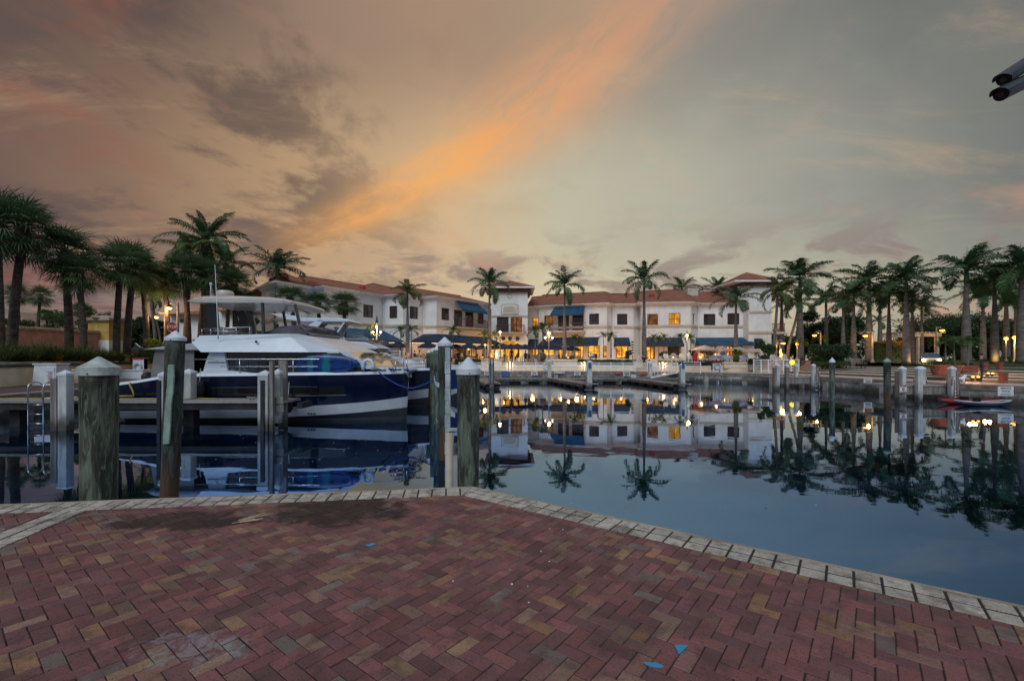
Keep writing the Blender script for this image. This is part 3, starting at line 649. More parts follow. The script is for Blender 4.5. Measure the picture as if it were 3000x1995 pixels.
# ================= round timber piles
def pile(x,y,r,ztop,label,mt='pile_green',caph=None,lean=(0,0),capc='white_plastic',group='round timber mooring piles',zb=-1.2,flare=.88,n=28,ch=None):
    t=T('timber_pile',label,'mooring pile',(x,y,0),group)
    caph=caph or r*1.15; zc=ztop-caph; ch=ch or r*.5
    mb=MB(); rings=18; vs=[]; fs=[]; ph=random.uniform(0,6)
    for i in range(rings+1):
        z=zb+(zc+.01-zb)*i/rings; f=i/rings
        for k in range(n):
            a=2*PI*k/n; rr=r*(flare+(1-flare)*f)*(1+.015*math.sin(3*a+ph+z*1.5)+.008*math.sin(9*a+z*3+ph))
            vs.append((x+lean[0]*(z-zc)+rr*math.cos(a),y+lean[1]*(z-zc)+rr*math.sin(a),z))
    for i in range(rings):
        for k in range(n): fs.append((i*n+k,i*n+(k+1)%n,(i+1)*n+(k+1)%n,(i+1)*n+k))
    fs.append(tuple(rings*n+k for k in range(n))); mb.add(vs,fs); mb.build('trunk',mt,t,smooth=True)
    mb=MB(); mb.lathe((x,y,zc-ch),[(r*1.06,0),(r*1.09,.0),(r*1.10,ch),(r*.62,ch+caph*.42),(.015,ch+caph),(.0,ch+caph)],n,cap=False); mb.lathe((x,y,zc-ch),[(r*1.06,0),(r*1.02,ch*.3)],n,cap=False)
    c=mb.build('cap',capc,t,smooth=False,bevel=.006)
    for px_ in (.2,):
        mb=MB(); mb.ball((x+r*1.09*math.sin(px_),y-r*1.09*math.cos(px_),zc-ch*.75),.009*max(1,r/.17),n=8,m=6); mb.build('nail','rubber_black',c)
    return t
def P0(px,D): return gx(px,D)
pile(gx(290,5.55),5.55,.186,gz(1045,5.55),'thickest green timber pile, with a low domed cap, at the left of the brick quay',capc='cap_grey',caph=.125,ch=.10)
D=7.8; t=pile(gx(514,D),D,.144,gz(969.5,D),'tall dark leaning timber pile with a torn green rub strip',mt='pile_dark',lean=(.038,0),ch=.055,caph=.115)
mb=MB(); 
xs=[(502,1068),(500,1120),(494,1190),(490,1250),(487,1300)]
for i in range(len(xs)-1):
    (xa,ya),(xb,yb)=xs[i],xs[i+1]; w_=.048
    for q in range(4):
        f0=q/4; f1=(q+1)/4; a=at(xa+(xb-xa)*f0,ya+(yb-ya)*f0,D-.17); b=at(xa+(xb-xa)*f1,ya+(yb-ya)*f1,D-.17); j0=random.uniform(-.008,.008)
        mb.add([(a.x-w_,D-.165,a.z),(a.x+w_,D-.15,a.z),(b.x+w_+j0,D-.15,b.z),(b.x-w_+j0,D-.165,b.z),(a.x-w_,D-.185-j0,a.z),(a.x+w_,D-.18,a.z),(b.x+w_+j0,D-.18,b.z),(b.x-w_+j0,D-.185-j0,b.z)],[(4,5,6,7),(0,4,7,3),(1,2,6,5),(0,1,5,4),(3,7,6,2)])
fixn(mb.build('rub_strip','strip_green',t))
D=6.7; pile(gx(1372,D),D,.165,gz(1046,D),'stout timber pile with a white pointed cap at the brick quay corner',caph=.17,ch=.085)
D=11.5; t=pile(gx(1303,D),D,.165,gz(987.5,D),'tallest timber pile in the row by the yachts, with a white rub strip',mt='pile_dark',caph=.15,ch=.08)
mb=MB(); a=at(1312,1018,D-.17); 
for i in range(9):
    z1=a.z-i*.33; mb.box(a.x-.065-.01*(i%2),a.x+.065,D-.205,D-.14,z1-.33,z1)
mb.build('rub_strip','strip_white',t,bevel=.02)
for (px,D,zt,lab) in ((1280,17.8,1012.5,'second timber pile from the front in the row beside the yachts'),(1269,20.8,1019,'third timber pile from the front in the row beside the yachts'),(1256,24.5,1024,'farthest timber pile in the row beside the yachts')):
    pile(gx(px,D),D,.135,gz(zt,D),lab,mt='pile_green' if D<22 else 'pile_dark',caph=.13,ch=.06)
D=6.9; tt=T('plastic_pipe','upright beige plastic pipe standing in the water beside the corner pile','pipe',(gx(1316,D),D,-.8))
mb=MB(); x=gx(1316,D); mb.lathe((x,D,-.8),[(.06,0),(.06,gz(1266,D)+.8),(.048,gz(1266,D)+.8),(.048,.5)],20,cap=False); mb.build('tube','pvc_beige',tt,smooth=True)
mb=MB(); mb.box(x-.02,x+.13,D-.03,D+.06,gz(1262,D),gz(1255,D)); mb.build('bracket','strip_white',tt)
# torn fender boards hanging between the piles
for (pts,D,lab) in ((((1311,1150),(1315,1180),(1322,1200),(1333,1212),(1333,1224),(1321,1220),(1314,1200)),7.6,'curved grey plastic fender strip hanging beside the corner pile'),(((1272,1098),(1276,1118),(1287,1122),(1287,1136),(1277,1132),(1270,1112)),11.0,'curved pale fender strip hanging on the row of piles')):
    mb=MB(); q=[at(px,py,D) for px,py in pts]; mb.prof([(v.x,v.z) for v in q],D,D+.05); fixn(mb.build('fender_strip','strip_white',bevel=.012,label=lab,cat='fender strip'))
D=24; pile(gx(2599,D),D,.16,gz(1049,D),'dark round pile with a grey green cap in the water left of the right dock',mt='pile_dark',capc='strip_green',caph=.14,ch=.07)
D=28; pile(gx(2438,D),D,.15,gz(1047.5,D),'green round pile with a pale cap standing between the two right docks',mt='pile_green',capc='white_plastic',caph=.2,ch=.1)
# ================= square dock posts
def sqpost(x,y,w,z0,z1,label,group,ft=None,rz=0,cw=1.08,timber=None,name='dock_post',mt='post_concrete'):
    t=T(name,label,'dock post',(x,y,z0),group,rz)
    mb=MB(); mb.bx((0,0,(z1-z0-.16)/2),w,w,z1-z0-.16); mb.build('shaft',mt,t,bevel=w*.09,local=True)
    mb=MB(); h=z1-z0; c=w*cw/2; mb.add([(-c,-c,h-.2),(c,-c,h-.2),(c,c,h-.2),(-c,c,h-.2),(-c,-c,h-.12),(c,-c,h-.12),(c,c,h-.12),(-c,c,h-.12),(0,0,h)],[(0,3,2,1),(0,1,5,4),(1,2,6,5),(2,3,7,6),(3,0,4,7),(4,5,8),(5,6,8),(6,7,8),(7,4,8)]); mb.build('cap','white_plastic',t,local=True)
    if ft:
        mb=MB(); mb.bx((ft,-w/2-.03,(z1-z0-.3)/2),w*.35,.06,z1-z0-.4); mb.build('rub_strip','rubber_black',t,local=True)
    if timber:
        mb=MB(); mb.bx((timber,-.02,(z1-z0-.35)/2),.22,.3,z1-z0-.25); mb.build('fender_timber','weathered_wood',t,local=True,bevel=.01)
    return t
# ---- left dock beside the catamaran
D=16.4; dk=T('finger_dock','long grey boarded dock running left along the near side of the catamaran','dock',(gx(450,17),17,0.5))
xl=-24; xr=gx(834,16.5)
mb=MB()
xx=xl
mb.box(xl,xr,16.55,17.75,.90,.985); mb.build('deck','dock_board',dk,bevel=.01)
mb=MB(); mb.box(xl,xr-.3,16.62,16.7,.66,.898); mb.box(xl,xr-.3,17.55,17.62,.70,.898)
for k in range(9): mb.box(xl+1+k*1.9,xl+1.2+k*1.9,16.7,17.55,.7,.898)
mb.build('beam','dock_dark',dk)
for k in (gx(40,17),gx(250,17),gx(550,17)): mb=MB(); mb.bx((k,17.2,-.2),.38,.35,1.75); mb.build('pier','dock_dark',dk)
g='white square dock posts by the catamaran'
sqpost(gx(193,16.2),16.2,.31,-1,gz(1083,16.2),'white capped square post with a dark rubbing timber beside the dock ladder',g,timber=-.28)
sqpost(gx(488,16.3),16.3,.34,-1,gz(1085,16.3),'white capped square post half hidden behind the tall leaning pile',g,ft=-.12)
sqpost(gx(554,17.4),17.4,.36,.985,gz(1080,17.4),'white capped square post standing on the dock behind the leaning pile',g)
sqpost(gx(777,16.1),16.1,.36,-1,gz(1084,16.1),'white capped square post with a black rub strip at the dock end',g,ft=.02)
sqpost(gx(815,16.45),16.45,.24,.2,gz(1080,16.45),'slim white capped square post between the weathered planks at the dock end',g)
tp=T('mooring_timbers','two tall weathered grey timbers bolted with crosspieces to the dock end','timbers',(gx(820,16.2),16.2,-1))
mb=MB(); x=gx(799,16.0); mb.bx((x,15.95,.75),.13,.14,gz(1058,16)*2-1.5+0); mb.build('timber','weathered_wood',tp,bevel=.015)
mb=MB(); x2=gx(828,16.8); z=gz(1056,16.8); mb.prof([(x2-.15,-.2),(x2+.15,-.2),(x2+.15,z-.06),(x2+.09,z),(x2-.15,z)],16.78,16.9); fixn(mb.build('timber','weathered_wood',tp,bevel=.01))
mb=MB(); 
for py in (1166,1190,1262):
    mb.bx(((x+x2)/2+.03,16.15,gz(py+8,16.1)),.62,.08,.24,ry=-.05)
mb.build('crosspiece','weathered_wood',tp,bevel=.01)
def cleat(loc,s,label,rz=0):
    mb=MB(); m=lambda v:(loc[0]+v[0]*math.cos(rz),loc[1]+v[0]*math.sin(rz)+v[1],loc[2]+v[2])
    mb.tube([m((-s,0,.12)),m((-s*.55,0,.10)),m((0,0,.09)),(m((s*.55,0,.10))),m((s,0,.12))],[.012,.02,.022,.02,.012],8); mb.bx(m((-s*.3,0,.045)),.04,.05,.09); mb.bx(m((s*.3,0,.045)),.04,.05,.09)
    mb.build('dock_cleat','grey_metal',label=label,cat='cleat',smooth=False)
cleat((gx(738,16.9),16.9,.985),.19,'grey metal cleat on the left dock near its end')
# ladder
def ladder(px0,px1,D,ztop,zbot,nr,label,group,hoop=.28,r=.022,zr0=None,rd=.45):
    x0,x1=gx(px0,D),gx(px1,D); t=T('dock_ladder',label,'ladder',((x0+x1)/2,D,zbot),group)
    for x in (x0,x1):
        pts=[(x,D,zbot),(x,D,ztop-hoop*.6)]+[(x,D+rd*(1-math.cos(a))/2,ztop-hoop*.6+hoop*.6*math.sin(a)) for a in [PI*k/8 for k in range(1,9)]]+[(x,D+rd,QZ-.0)]
        mb=MB(); mb.tube(pts,r,8); mb.build('rail','steel',t,smooth=True)
    for k in range(nr):
        z=zbot+.12+(zr0 or (ztop-hoop-zbot-.7))*k/max(1,nr-1); mb=MB(); mb.tube([(x0,D,z),(x1,D,z)],r*.8,8); mb.build('rung','steel',t,smooth=True)
    return t
ladder(82,127,16.35,gz(1120,16.35),-.25,4,'steel hooped ladder on the left dock beside the white capped post','steel dock ladders',hoop=.3,rd=.5,zr0=1.0)
# hose and ropes on the dock
mb=MB(); pts=[]
for k in range(50):
    t_=k/49; pts.append((gx(0,17.3)+t_*8.2,17.3+.2*math.sin(t_*9)+.12*math.sin(t_*31),.985+.02))
mb.tube(pts,.018,6); mb.build('mooring_rope','rope_yellow',smooth=True,label='yellow rope lying along the left dock',cat='rope')
mb=MB(); pts=[(gx(130,17)+.35*math.cos(a*1.0)*(1+.02*a)+.02*a,17.35+.18*math.sin(a),.985+.02+.002*a) for a in [k*.35 for k in range(60)]]
mb.tube(pts,.02,6); mb.build('mooring_rope','rope_white',smooth=True,label='coiled white rope on the left dock by the ladder',cat='rope')
# dock boxes on the left promenade
def dbox(px0,px1,py0,py1,D,dep,label,mt='white_plastic',lid=.08):
    x0,x1=gx(px0,D),gx(px1,D); z1=gz(py0,D); z0=QZ+.012; t=T('dock_box',label,'dock box',((x0+x1)/2,D+dep/2,z0),'white boxes on the left promenade')
    mb=MB(); mb.add([(x0-.05,D,z0),(x1,D,z0),(x1,D+dep,z0),(x0-.05,D+dep,z0),(x0+.04,D+.05,z1-lid),(x1,D+.05,z1-lid),(x1,D+dep,z1-lid),(x0+.04,D+dep,z1-lid)],[(0,3,2,1),(4,5,6,7),(0,1,5,4),(1,2,6,5),(2,3,7,6),(3,0,4,7)]); mb.build('body',mt,t,bevel=.02)
    mb=MB(); mb.box(x0-.02,x1+.04,D+.0,D+dep+.04,z1-lid+.002,z1); mb.build('lid',mt,t,bevel=.015)
    return t,x0,x1,z0,z1
t,x0,x1,z0,z1=dbox(95,162,1065,1128,25.4,.8,'tall white electrical cabinet with a small red notice on the left promenade')
mb=MB(); mb.box(x0+(x1-x0)*.58,x1-.06,25.40,25.43,z0+.15,z1-.2); mb.build('door','white_plastic',t)
mb=MB()
for k in range(10): mb.box(x0+(x1-x0)*.66+.03*(k%3),x1-.14-.04*(k%2),25.385,25.398,z1-.45-k*.07,z1-.43-k*.07)
mb.build('notice_lines','stop_red',t)
dbox(210,236,1082,1117,27,.7,'small cream dock box partly hidden behind the thick left pile',mt='cream')
dbox(350,417,1083,1109,33,.8,'low white dock box behind the catamaran stern')
def ringcab(px0,px1,py0,py1,D,label,zb=QZ):
    x0,x1=gx(px0,D),gx(px1,D); z1=gz(py0,D); t=T('lifebuoy_cabinet',label,'lifebuoy cabinet',((x0+x1)/2,D,zb),'white cabinets holding lifebuoys'); xm=(x0+x1)/2; w=x1-x0
    mb=MB(); mb.box(x0,x1,D+.02,D+.35,zb+.25,z1-.1); mb.box(x0,x0+.08,D,D+.35,zb,z1-.1); mb.box(x1-.08,x1,D,D+.35,zb,z1-.1); mb.build('body','white_plastic',t)
    mb=MB(); mb.box(x0-.04,x1+.04,D-.04,D+.4,z1-.098,z1); mb.build('lid','red_paint',t)
    mb=MB(); r=w*.33; zc=(zb+z1)/2+.08; mb.tube([(xm+r*math.cos(a),D-.05,zc+r*math.sin(a)) for a in [2*PI*k/20 for k in range(21)]],r*.26,8,cap=False); mb.build('lifebuoy','gelcoat_grey',t,smooth=True)
ringcab(389,421,1048,1090,33.5,'lifebuoy cabinet with red lid beside the catamaran stern canopy')
# ================= CATAMARAN
D=18.2
def C(cx,cy,d=D): p=c2(cx,cy); return (gx(p[0],d),gz(p[1],d))
cat=T('catamaran','large power catamaran with navy hulls and white superstructure moored at the left dock','catamaran',(gx(780,18.2),21.3,0))
Y0,Y1=18.2,24.9; HB=.95
def hull(yc,side):
    # stations: x, halfbeam, z sheer, z navy bottom, z chine(white bottom), z low
    def X(cx,d): return C(cx,0,d)[0]
    st=[]
    prof=[(105,.86,705,868,915),(230,.9,688,866,914),(372,.93,664,865,914),(600,.95,650,862,912),(900,.95,646,855,910),(1150,.94,643,842,905),(1350,.90,641,832,895),(1500,.80,640,824,887),(1620,.66,639,816,880),(1720,.50,638,808,873),(1810,.33,637,799,866),(1880,.17,636,791,860),(1925,.04,636,786,857)]
    for (cx,hb,s,nv,ch) in prof:
        st.append((C(cx,0,D+ (HB-hb)*1.0)[0],hb,C(0,s)[1],C(0,nv)[1],C(0,ch)[1]))
    def loft(levels,name,mt):
        # levels: list of functions station->(hb factor, z)
        mb=MB(); m=len(levels); vs=[]; 
        for sd in (-1,1):
            for s_ in st:
                for L in levels: 
                    h,z=L(s_); vs.append((s_[0]-(s_[2]-z)*.06*(1 if s_ is st[-1] else 0),yc+sd*h,z))
        n=len(st); fs=[]
        for sd in (0,1):
            o=sd*n*m
            for i in range(n-1):
                for j in range(m-1): fs.append((o+i*m+j,o+(i+1)*m+j,o+(i+1)*m+j+1,o+i*m+j+1))
        for j in range(m-1): fs.append((j,j+1,n*m+j+1,n*m+j)); fs.append(((n-1)*m+j,n*m+(n-1)*m+j,n*m+(n-1)*m+j+1,(n-1)*m+j+1))
        mb.add(vs,fs); return fixn(mb.build(name,mt,cat))
    loft([lambda s:(s[1],s[2]-.001),lambda s:(s[1]*1.0,(s[2]*.6+s[3]*.4)),lambda s:(s[1]*.97,s[3])],'hull','hull_navy')
    loft([lambda s:(s[1]*.972,s[3]-.001),lambda s:(s[1]*.93,s[4])],'hull_stripe','hull_stripe')
    loft([lambda s:(s[1]*.90,s[4]-.001),lambda s:(s[1]*.70,.12),lambda s:(s[1]*.60,-.5)],'underwater_hull','antifoul')
    # gunwale + deck
    mb=MB(); vs=[]; n=len(st)
    up=lambda s:s[2]+.11
    for s_ in st: vs+= [(s_[0],yc-s_[1]-.02,s_[2]),(s_[0],yc-s_[1]+.05,up(s_)),(s_[0],yc+s_[1]-.05,up(s_)),(s_[0],yc+s_[1]+.02,s_[2])]
    fs=[]
    for i in range(n-1):
        for j in range(3): fs.append((i*4+j,(i+1)*4+j,(i+1)*4+j+1,i*4+j+1))
        fs.append((i*4+3,(i+1)*4+3,(i+1)*4,i*4))
    fs+=[(0,1,2,3),((n-1)*4+3,(n-1)*4+2,(n-1)*4+1,(n-1)*4)]
    mb.add(vs,fs); fixn(mb.build('gunwale','gelcoat',cat,bevel=.015))
    return st
S=hull(Y0+HB,-1); hull(Y1-HB,1)
zd=C(0,634)[1]
# bridge deck and wings
mb=MB(); xA=C(380,0)[0]; xB=C(1720,0,20)[0]; mb.prism([(xA,Y0+.3),(C(1300,0)[0],Y0+.35),(C(1600,0)[0],Y0+.95),(C(1750,0,20)[0],Y0+1.0),(C(1750,0,20)[0],Y1-1.0),(C(1600,0)[0],Y1-.95),(C(1300,0)[0],Y1-.35),(xA,Y1-.3)],C(0,760)[1],zd+.02); fixn(mb.build('bridge_deck','gelcoat',cat))
def side_prof(pts,d=D): return [C(p[0],p[1],d) for p in pts]
# cabin glass body
mb=MB(); mb.prof(side_prof([(640,500),(1480,497),(1560,545),(1640,622),(640,622)]),Y0+.42,Y1-.42); fixn(mb.build('saloon_glass','glass_dark',cat,bevel=.03))
mb=MB(); 
for q in (Y0+.40,Y1-.48): mb.prof(side_prof([(985,500),(1000,500),(1000,620),(985,620)]),q,q+.06)
for q in (Y0+.40,): mb.prof(side_prof([(1215,500),(1240,500),(1262,545),(1248,545)]),q,q+.06)
mb.build('mullion','black_gloss',cat)
mb=MB(); q=Y0+.395; mb.prof(side_prof([(1245,505),(1420,505),(1500,525),(1262,545)]),q,q+.05); fixn(mb.build('side_window','glass_blue',cat))
mb=MB(); q=Y0+.395; mb.prof(side_prof([(800,540),(935,540),(945,560),(940,610),(800,612),(785,600)]),q,q+.04); fixn(mb.build('side_window','glass_blue',cat,bevel=.02))
# white raked pillars aft & lower sill
for q in (Y0+.3,Y1-.48):
    mb=MB(); mb.prof(side_prof([(640,498),(735,498),(757,612),(600,618),(622,540)]),q,q+.16); pl_=fixn(mb.build('cabin_pillar','gelcoat',cat,bevel=.015))
    if q<20:
        xm,zm=C(690,562); text('FOUNTAINE PAJOT',.085,'ink',cat,(xm,q-.006,zm),(R(90),0,0))
        mb=MB(); xq,zq=C(690,549); mb.tube([(xq-.05,q-.004,zq-.03),(xq-.02,q-.004,zq+.04),(xq+.05,q-.004,zq+.03),(xq+.01,q-.004,zq-.03)],.006,6); mb.build('emblem','ink',cat)
for q in (Y0+.12,Y1-.6):
    mb=MB(); mb.prof(side_prof([(585,640),(600,618),(757,612),(900,626),(960,640)]),q,q+.5); fixn(mb.build('side_deck','gelcoat',cat,bevel=.01))
# forward raked white windscreen frame
for q in (Y0+.36,Y1-.5):
    mb=MB(); mb.prof(side_prof([(1455,490),(1510,490),(1700,604),(1640,604)]),q,q+.14); fixn(mb.build('windscreen_frame','gelcoat',cat,bevel=.01))
mb=MB(); a=C(1505,495); b=C(1690,602); mb.add([(a[0],Y0+.5,a[1]),(b[0],Y0+.6,b[1]),(b[0],Y1-.6,b[1]),(a[0],Y1-.5,a[1])],[(0,1,2,3)]); mb.build('windscreen','glass_blue',cat)
# coachroof: lofted with inset upper edge and faceted corner
lo=[(618,496),(1300,497),(1510,497),(1560,520)]
outer=side_prof([(618,496),(560,432),(620,392),(1090,380),(1220,381),(1320,398),(1420,440),(1512,497)])
mb=MB()
def roofring(y,pts): return [(p[0],y,p[1]) for p in pts]
o1=side_prof([(620,496),(570,447),(600,440),(1100,420),(1180,418),(1290,492),(1300,496)])
top=side_prof([(600,400),(615,392),(1090,380),(1220,381)])
# side panel lower facet (leaning in), upper facet, forward facet
def P3(c,y):
    d=y if y<(Y0+Y1)/2 else Y0+Y1-y
    p=C(c[0],c[1],d); return (p[0],y,p[1])
for sg in (0,1):
    ya=(lambda o:Y0+o) if sg==0 else (lambda o:Y1-o)
    A=P3((618,496),ya(.05)); A2=P3((562,438),ya(.28)); B=P3((1180,402),ya(.32)); Cc=P3((1300,497),ya(.05)); Dd=P3((1512,497),ya(.75)); E=P3((1180,381),ya(.9)); Fp=P3((612,392),ya(.7)); G=P3((1430,440),ya(1.4)); H=P3((1310,396),ya(1.4)); E2=P3((1230,382),ya(1.3))
    fs=[[A,Cc,B,A2],[A2,B,E,Fp],[Cc,Dd,G,H,B],[B,H,E2,E]]
    for f in fs: mb.add(f,[tuple(range(len(f)))])
A2=lambda y,c:P3(c,y)
mb.add([P3((612,392),Y0+.7),P3((1180,381),Y0+.9),P3((1230,382),Y0+1.3),P3((1310,396),Y0+1.4),P3((1310,396),Y1-1.4),P3((1230,382),Y1-1.3),P3((1180,381),Y1-.9),P3((612,392),Y1-.7)],[tuple(range(8))])
mb.add([P3((1310,396),Y0+1.4),P3((1430,440),Y0+1.4),P3((1430,440),Y1-1.4),P3((1310,396),Y1-1.4)],[(0,1,2,3)])
mb.add([P3((1430,440),Y0+1.4),P3((1512,497),Y0+.75),P3((1512,497),Y1-.75),P3((1430,440),Y1-1.4)],[(0,1,2,3)])
mb.add([P3((618,496),Y0+.05),P3((562,438),Y0+.28),P3((612,392),Y0+.7),P3((612,392),Y1-.7),P3((562,438),Y1-.28),P3((618,496),Y1-.05)],[tuple(range(6))])
mb.add([P3((618,496.5),Y0+.05),P3((1300,497.5),Y0+.05),P3((1512,497.5),Y0+.75),P3((1512,497.5),Y1-.75),P3((1300,497.5),Y1-.05),P3((618,496.5),Y1-.05)],[tuple(range(6))[::-1]])
o=mb.build('coachroof','gelcoat',cat); bm=bmesh.new(); bm.from_mesh(o.data); bmesh.ops.remove_doubles(bm,verts=bm.verts,dist=.002); bmesh.ops.recalc_face_normals(bm,faces=bm.faces); bm.to_mesh(o.data); bm.free()
mb=MB(); q=C(955,431); mb.ball((q[0],Y0+.12,q[1]),.05,.06,.05); mb.build('deck_light','rubber_black',cat,smooth=True)
# hardtop
def rail(name,pts,r,mt='steel',par=None,n=8): mb=MB(); mb.tube(pts,r,n); return mb.build(name,mt,par or cat,smooth=True)
mb=MB(); out=[(530,172),(1160,168),(1309,226)]
secs=[(528,176,178,1.9),(560,148,181,1.55),(620,139,184,1.3),(800,137,186,1.25),(1040,145,186,1.25),(1130,156,189,1.3),(1180,170,198,1.5),(1215,192,212,1.9),(1240,220,230,2.5)]
vs=[];m=8
for (cx,t_,b_,ins) in secs:
    x,zt=C(cx,t_,Y0+ins); _,zb=C(cx,b_,Y0+ins); yi=ins
    vs+= [(x,Y0+yi+.0,zb),(x,Y0+yi-.02,(zt+zb)/2),(x,Y0+yi+.18,zt-.02),(x,(Y0+Y1)/2,zt+.03),(x,Y1-yi-.18,zt-.02),(x,Y1-yi,(zt+zb)/2),(x,Y1-yi,zb),(x,(Y0+Y1)/2,zb-.12 if 560<cx<1250 else zb)]
fs=[]; n=len(secs)
for i in range(n-1):
    for j in range(m): fs.append((i*m+j,(i+1)*m+j,(i+1)*m+(j+1)%m,i*m+(j+1)%m))
fs+=[tuple(range(m)),tuple((n-1)*m+j for j in range(m))]
mb.add(vs,fs); fixn(mb.build('hardtop','gelcoat_warm',cat,bevel=.02))
zt=C(0,185)[1]; zf=C(0,388)[1]
for q in (Y0+1.6,Y1-2.2):
    mb=MB(); mb.prof(side_prof([(660,188),(708,188),(745,392),(668,392)],19.9),q,q+.14); fixn(mb.build('hardtop_arch','black_gloss',cat,bevel=.01))
for q in (Y0+2.6,):
    for a,b in (((822,196),(862,392)),((862,196),(915,330))):
        xa,za=C(*a,21.8); xb,zb=C(*b,21.8); mb=MB(); mb.bar((xa,q+1,za),(xb,q+1,zb),.10); mb.build('hardtop_strut','dark_metal',cat)
    mb=MB(); mb.prof(side_prof([(843,238),(885,238),(912,332),(866,335)],21.8),q+1.0,q+1.1); fixn(mb.build('arch_panel','dark_metal',cat))
for (a,b,q) in (((1005,186),(1013,384),Y0+1.35),((1132,214),(1152,334),Y1-1.5),((1210,196),(1238,320),Y0+1.55)):
    xa,za=C(*a,q); xb,zb=C(*b,q); mb=MB(); mb.bar((xa,q,za),(xb,q,zb),.09,.12); mb.build('hardtop_strut','dark_metal',cat)
# flybridge cowling, covered seats, helm
mb=MB()
q=side_prof([(1000,382),(1040,372),(1120,340),(1200,322),(1270,330),(1320,345),(1322,396)],20.2)
for k in range(1):
    y0,y1=Y0+1.5,Y1-1.5; n=len(q); vs=[]
    for j in range(9):
        y=y0+(y1-y0)*j/8
        for i,p in enumerate(q): vs.append((p[0]+random.uniform(-.03,.03),y,p[1]+(random.uniform(-.08,.05) if 0<i<n-1 else 0)-(.15 if j in(0,8) and 0<i<n-1 else 0)))
    mb.add(vs,[(j*n+i,j*n+i+1,(j+1)*n+i+1,(j+1)*n+i) for j in range(8) for i in range(n-1)]+[tuple(range(n)),tuple(8*n+i for i in range(n))])
fixn(mb.build('seat_cover','canvas_purple',cat,smooth=False))
mb=MB(); a=C(1260,326,20.2); b=C(1345,394,20.2); mb.add([(a[0],Y0+1.5,a[1]),(b[0],Y0+1.35,b[1]),(b[0],Y1-1.35,b[1]),(a[0],Y1-1.5,a[1])],[(0,1,2,3)]); mb.build('fly_windscreen','canvas_grey',cat)
mb=MB(); mb.prof(side_prof([(930,335),(948,335),(950,384),(925,384)],20.3),Y0+2,Y0+2.25); mb.prof(side_prof([(1085,320),(1095,318),(1090,380),(1075,384)],20.5),Y0+2.3,Y0+2.5); fixn(mb.build('fly_seat','canvas_purple',cat))
mb=MB(); mb.prof(side_prof([(760,350),(920,345),(920,384),(770,384)],23),Y1-2.2,Y1-1.6); fixn(mb.build('fly_bench','weathered_wood',cat))
for q in (Y0+.85,Y1-.85):
    CC=C; C=(lambda cx,cy,d=19.05:CC(cx,cy,d)) if q<20 else (lambda cx,cy,d=19.05:CC(cx,cy,d))
    a=C(622,352); b=C(930,338); rail('fly_rail',[(a[0],q,a[1]),(b[0],q,b[1])],.022)
    a=C(640,365); b=C(860,365); rail('fly_rail',[(a[0],q,a[1]),(b[0],q,b[1])],.014)
    for cx in (625,680,760,840,925):
        a=C(cx,351-(cx-622)*.045); b=C(cx,386); rail('fly_stanchion',[(a[0],q,a[1]),(b[0],q,b[1])],.014)
    C=CC
a=C(622,352); b=C(622,386); rail('fly_rail',[(a[0],Y0+.85,a[1]),(a[0],Y1-.85,a[1])],.022)
# radar and antennas
x,z=C(771,140,21.3); mb=MB(); mb.lathe((x,21.3,z-.06),[(.34,0),(.36,.10),(.36,.16),(.33,.2),(.30,.26),(.15,.29),(0,.29)],20); mb.build('radar_dome','gelcoat_warm',cat,smooth=False,bevel=.01)
a=C(707,412); b=C(686,-60); mb=MB(); mb.tube([(a[0],Y0+.2,a[1]),(a[0],Y0+.2,a[1]+.2),(b[0],Y0+.2,b[1])],[.035,.02,.008],8); mb.build('whip_antenna','gelcoat',cat,smooth=True)
a=C(681,145,19.9); b=C(681,70,19.9); mb=MB(); mb.tube([(a[0],Y0+1.7,a[1]),(b[0],Y0+1.7,b[1])],.02,8); mb.ball((b[0],Y0+1.7,b[1]),.05,.05,.08); mb.build('light_mast','gelcoat',cat,smooth=True)
# deck rails
yr=Y0+.1
def ycurve(cx):
    for i in range(len(S)-1):
        x=C(cx,0)[0]
        if S[i][0]<=x<=S[i+1][0]:
            t_=(x-S[i][0])/(S[i+1][0]-S[i][0]); return Y0+HB-(S[i][1]*(1-t_)+S[i+1][1]*t_)+.08
    return Y0+HB if C(cx,0)[0]>S[-1][0] else Y0+.1
def yscr(cx,cy):
    y=ycurve(cx); return (C(cx,cy,y)[0],y,C(cx,cy,y)[1])
rail('hand_rail',[yscr(c_,541) for c_ in (570,700,862,1030,1198,1350,1520,1640,1760,1880,1893)]+[yscr(1893,625)],.024)
rail('hand_rail',[yscr(c_,587) for c_ in (740,862,1030,1198,1350,1520,1640,1760,1888)],.013)
for cx in (862,1198,1520,1640,1840): rail('stanchion',[yscr(cx,541),yscr(cx,632)],.02)
a=yscr(1893,530); mb=MB(); mb.tube([a,(a[0],Y1-1,a[2])],.022,8); mb.tube([(a[0],Y1-1,a[2]),(a[0],Y1-1,zd)],.022,8); mb.tube([(a[0],19.6,a[2]),(a[0]+.05,19.6,zd)],.03,8); mb.build('bow_rail','steel',cat,smooth=True)
rail('far_hand_rail',[(C(600,541,24)[0],Y1-.15,zd+.72),(C(1500,541,24)[0],Y1-.15,zd+.72),(C(1880,541,24)[0],Y1-.95,zd+.72)],.022)
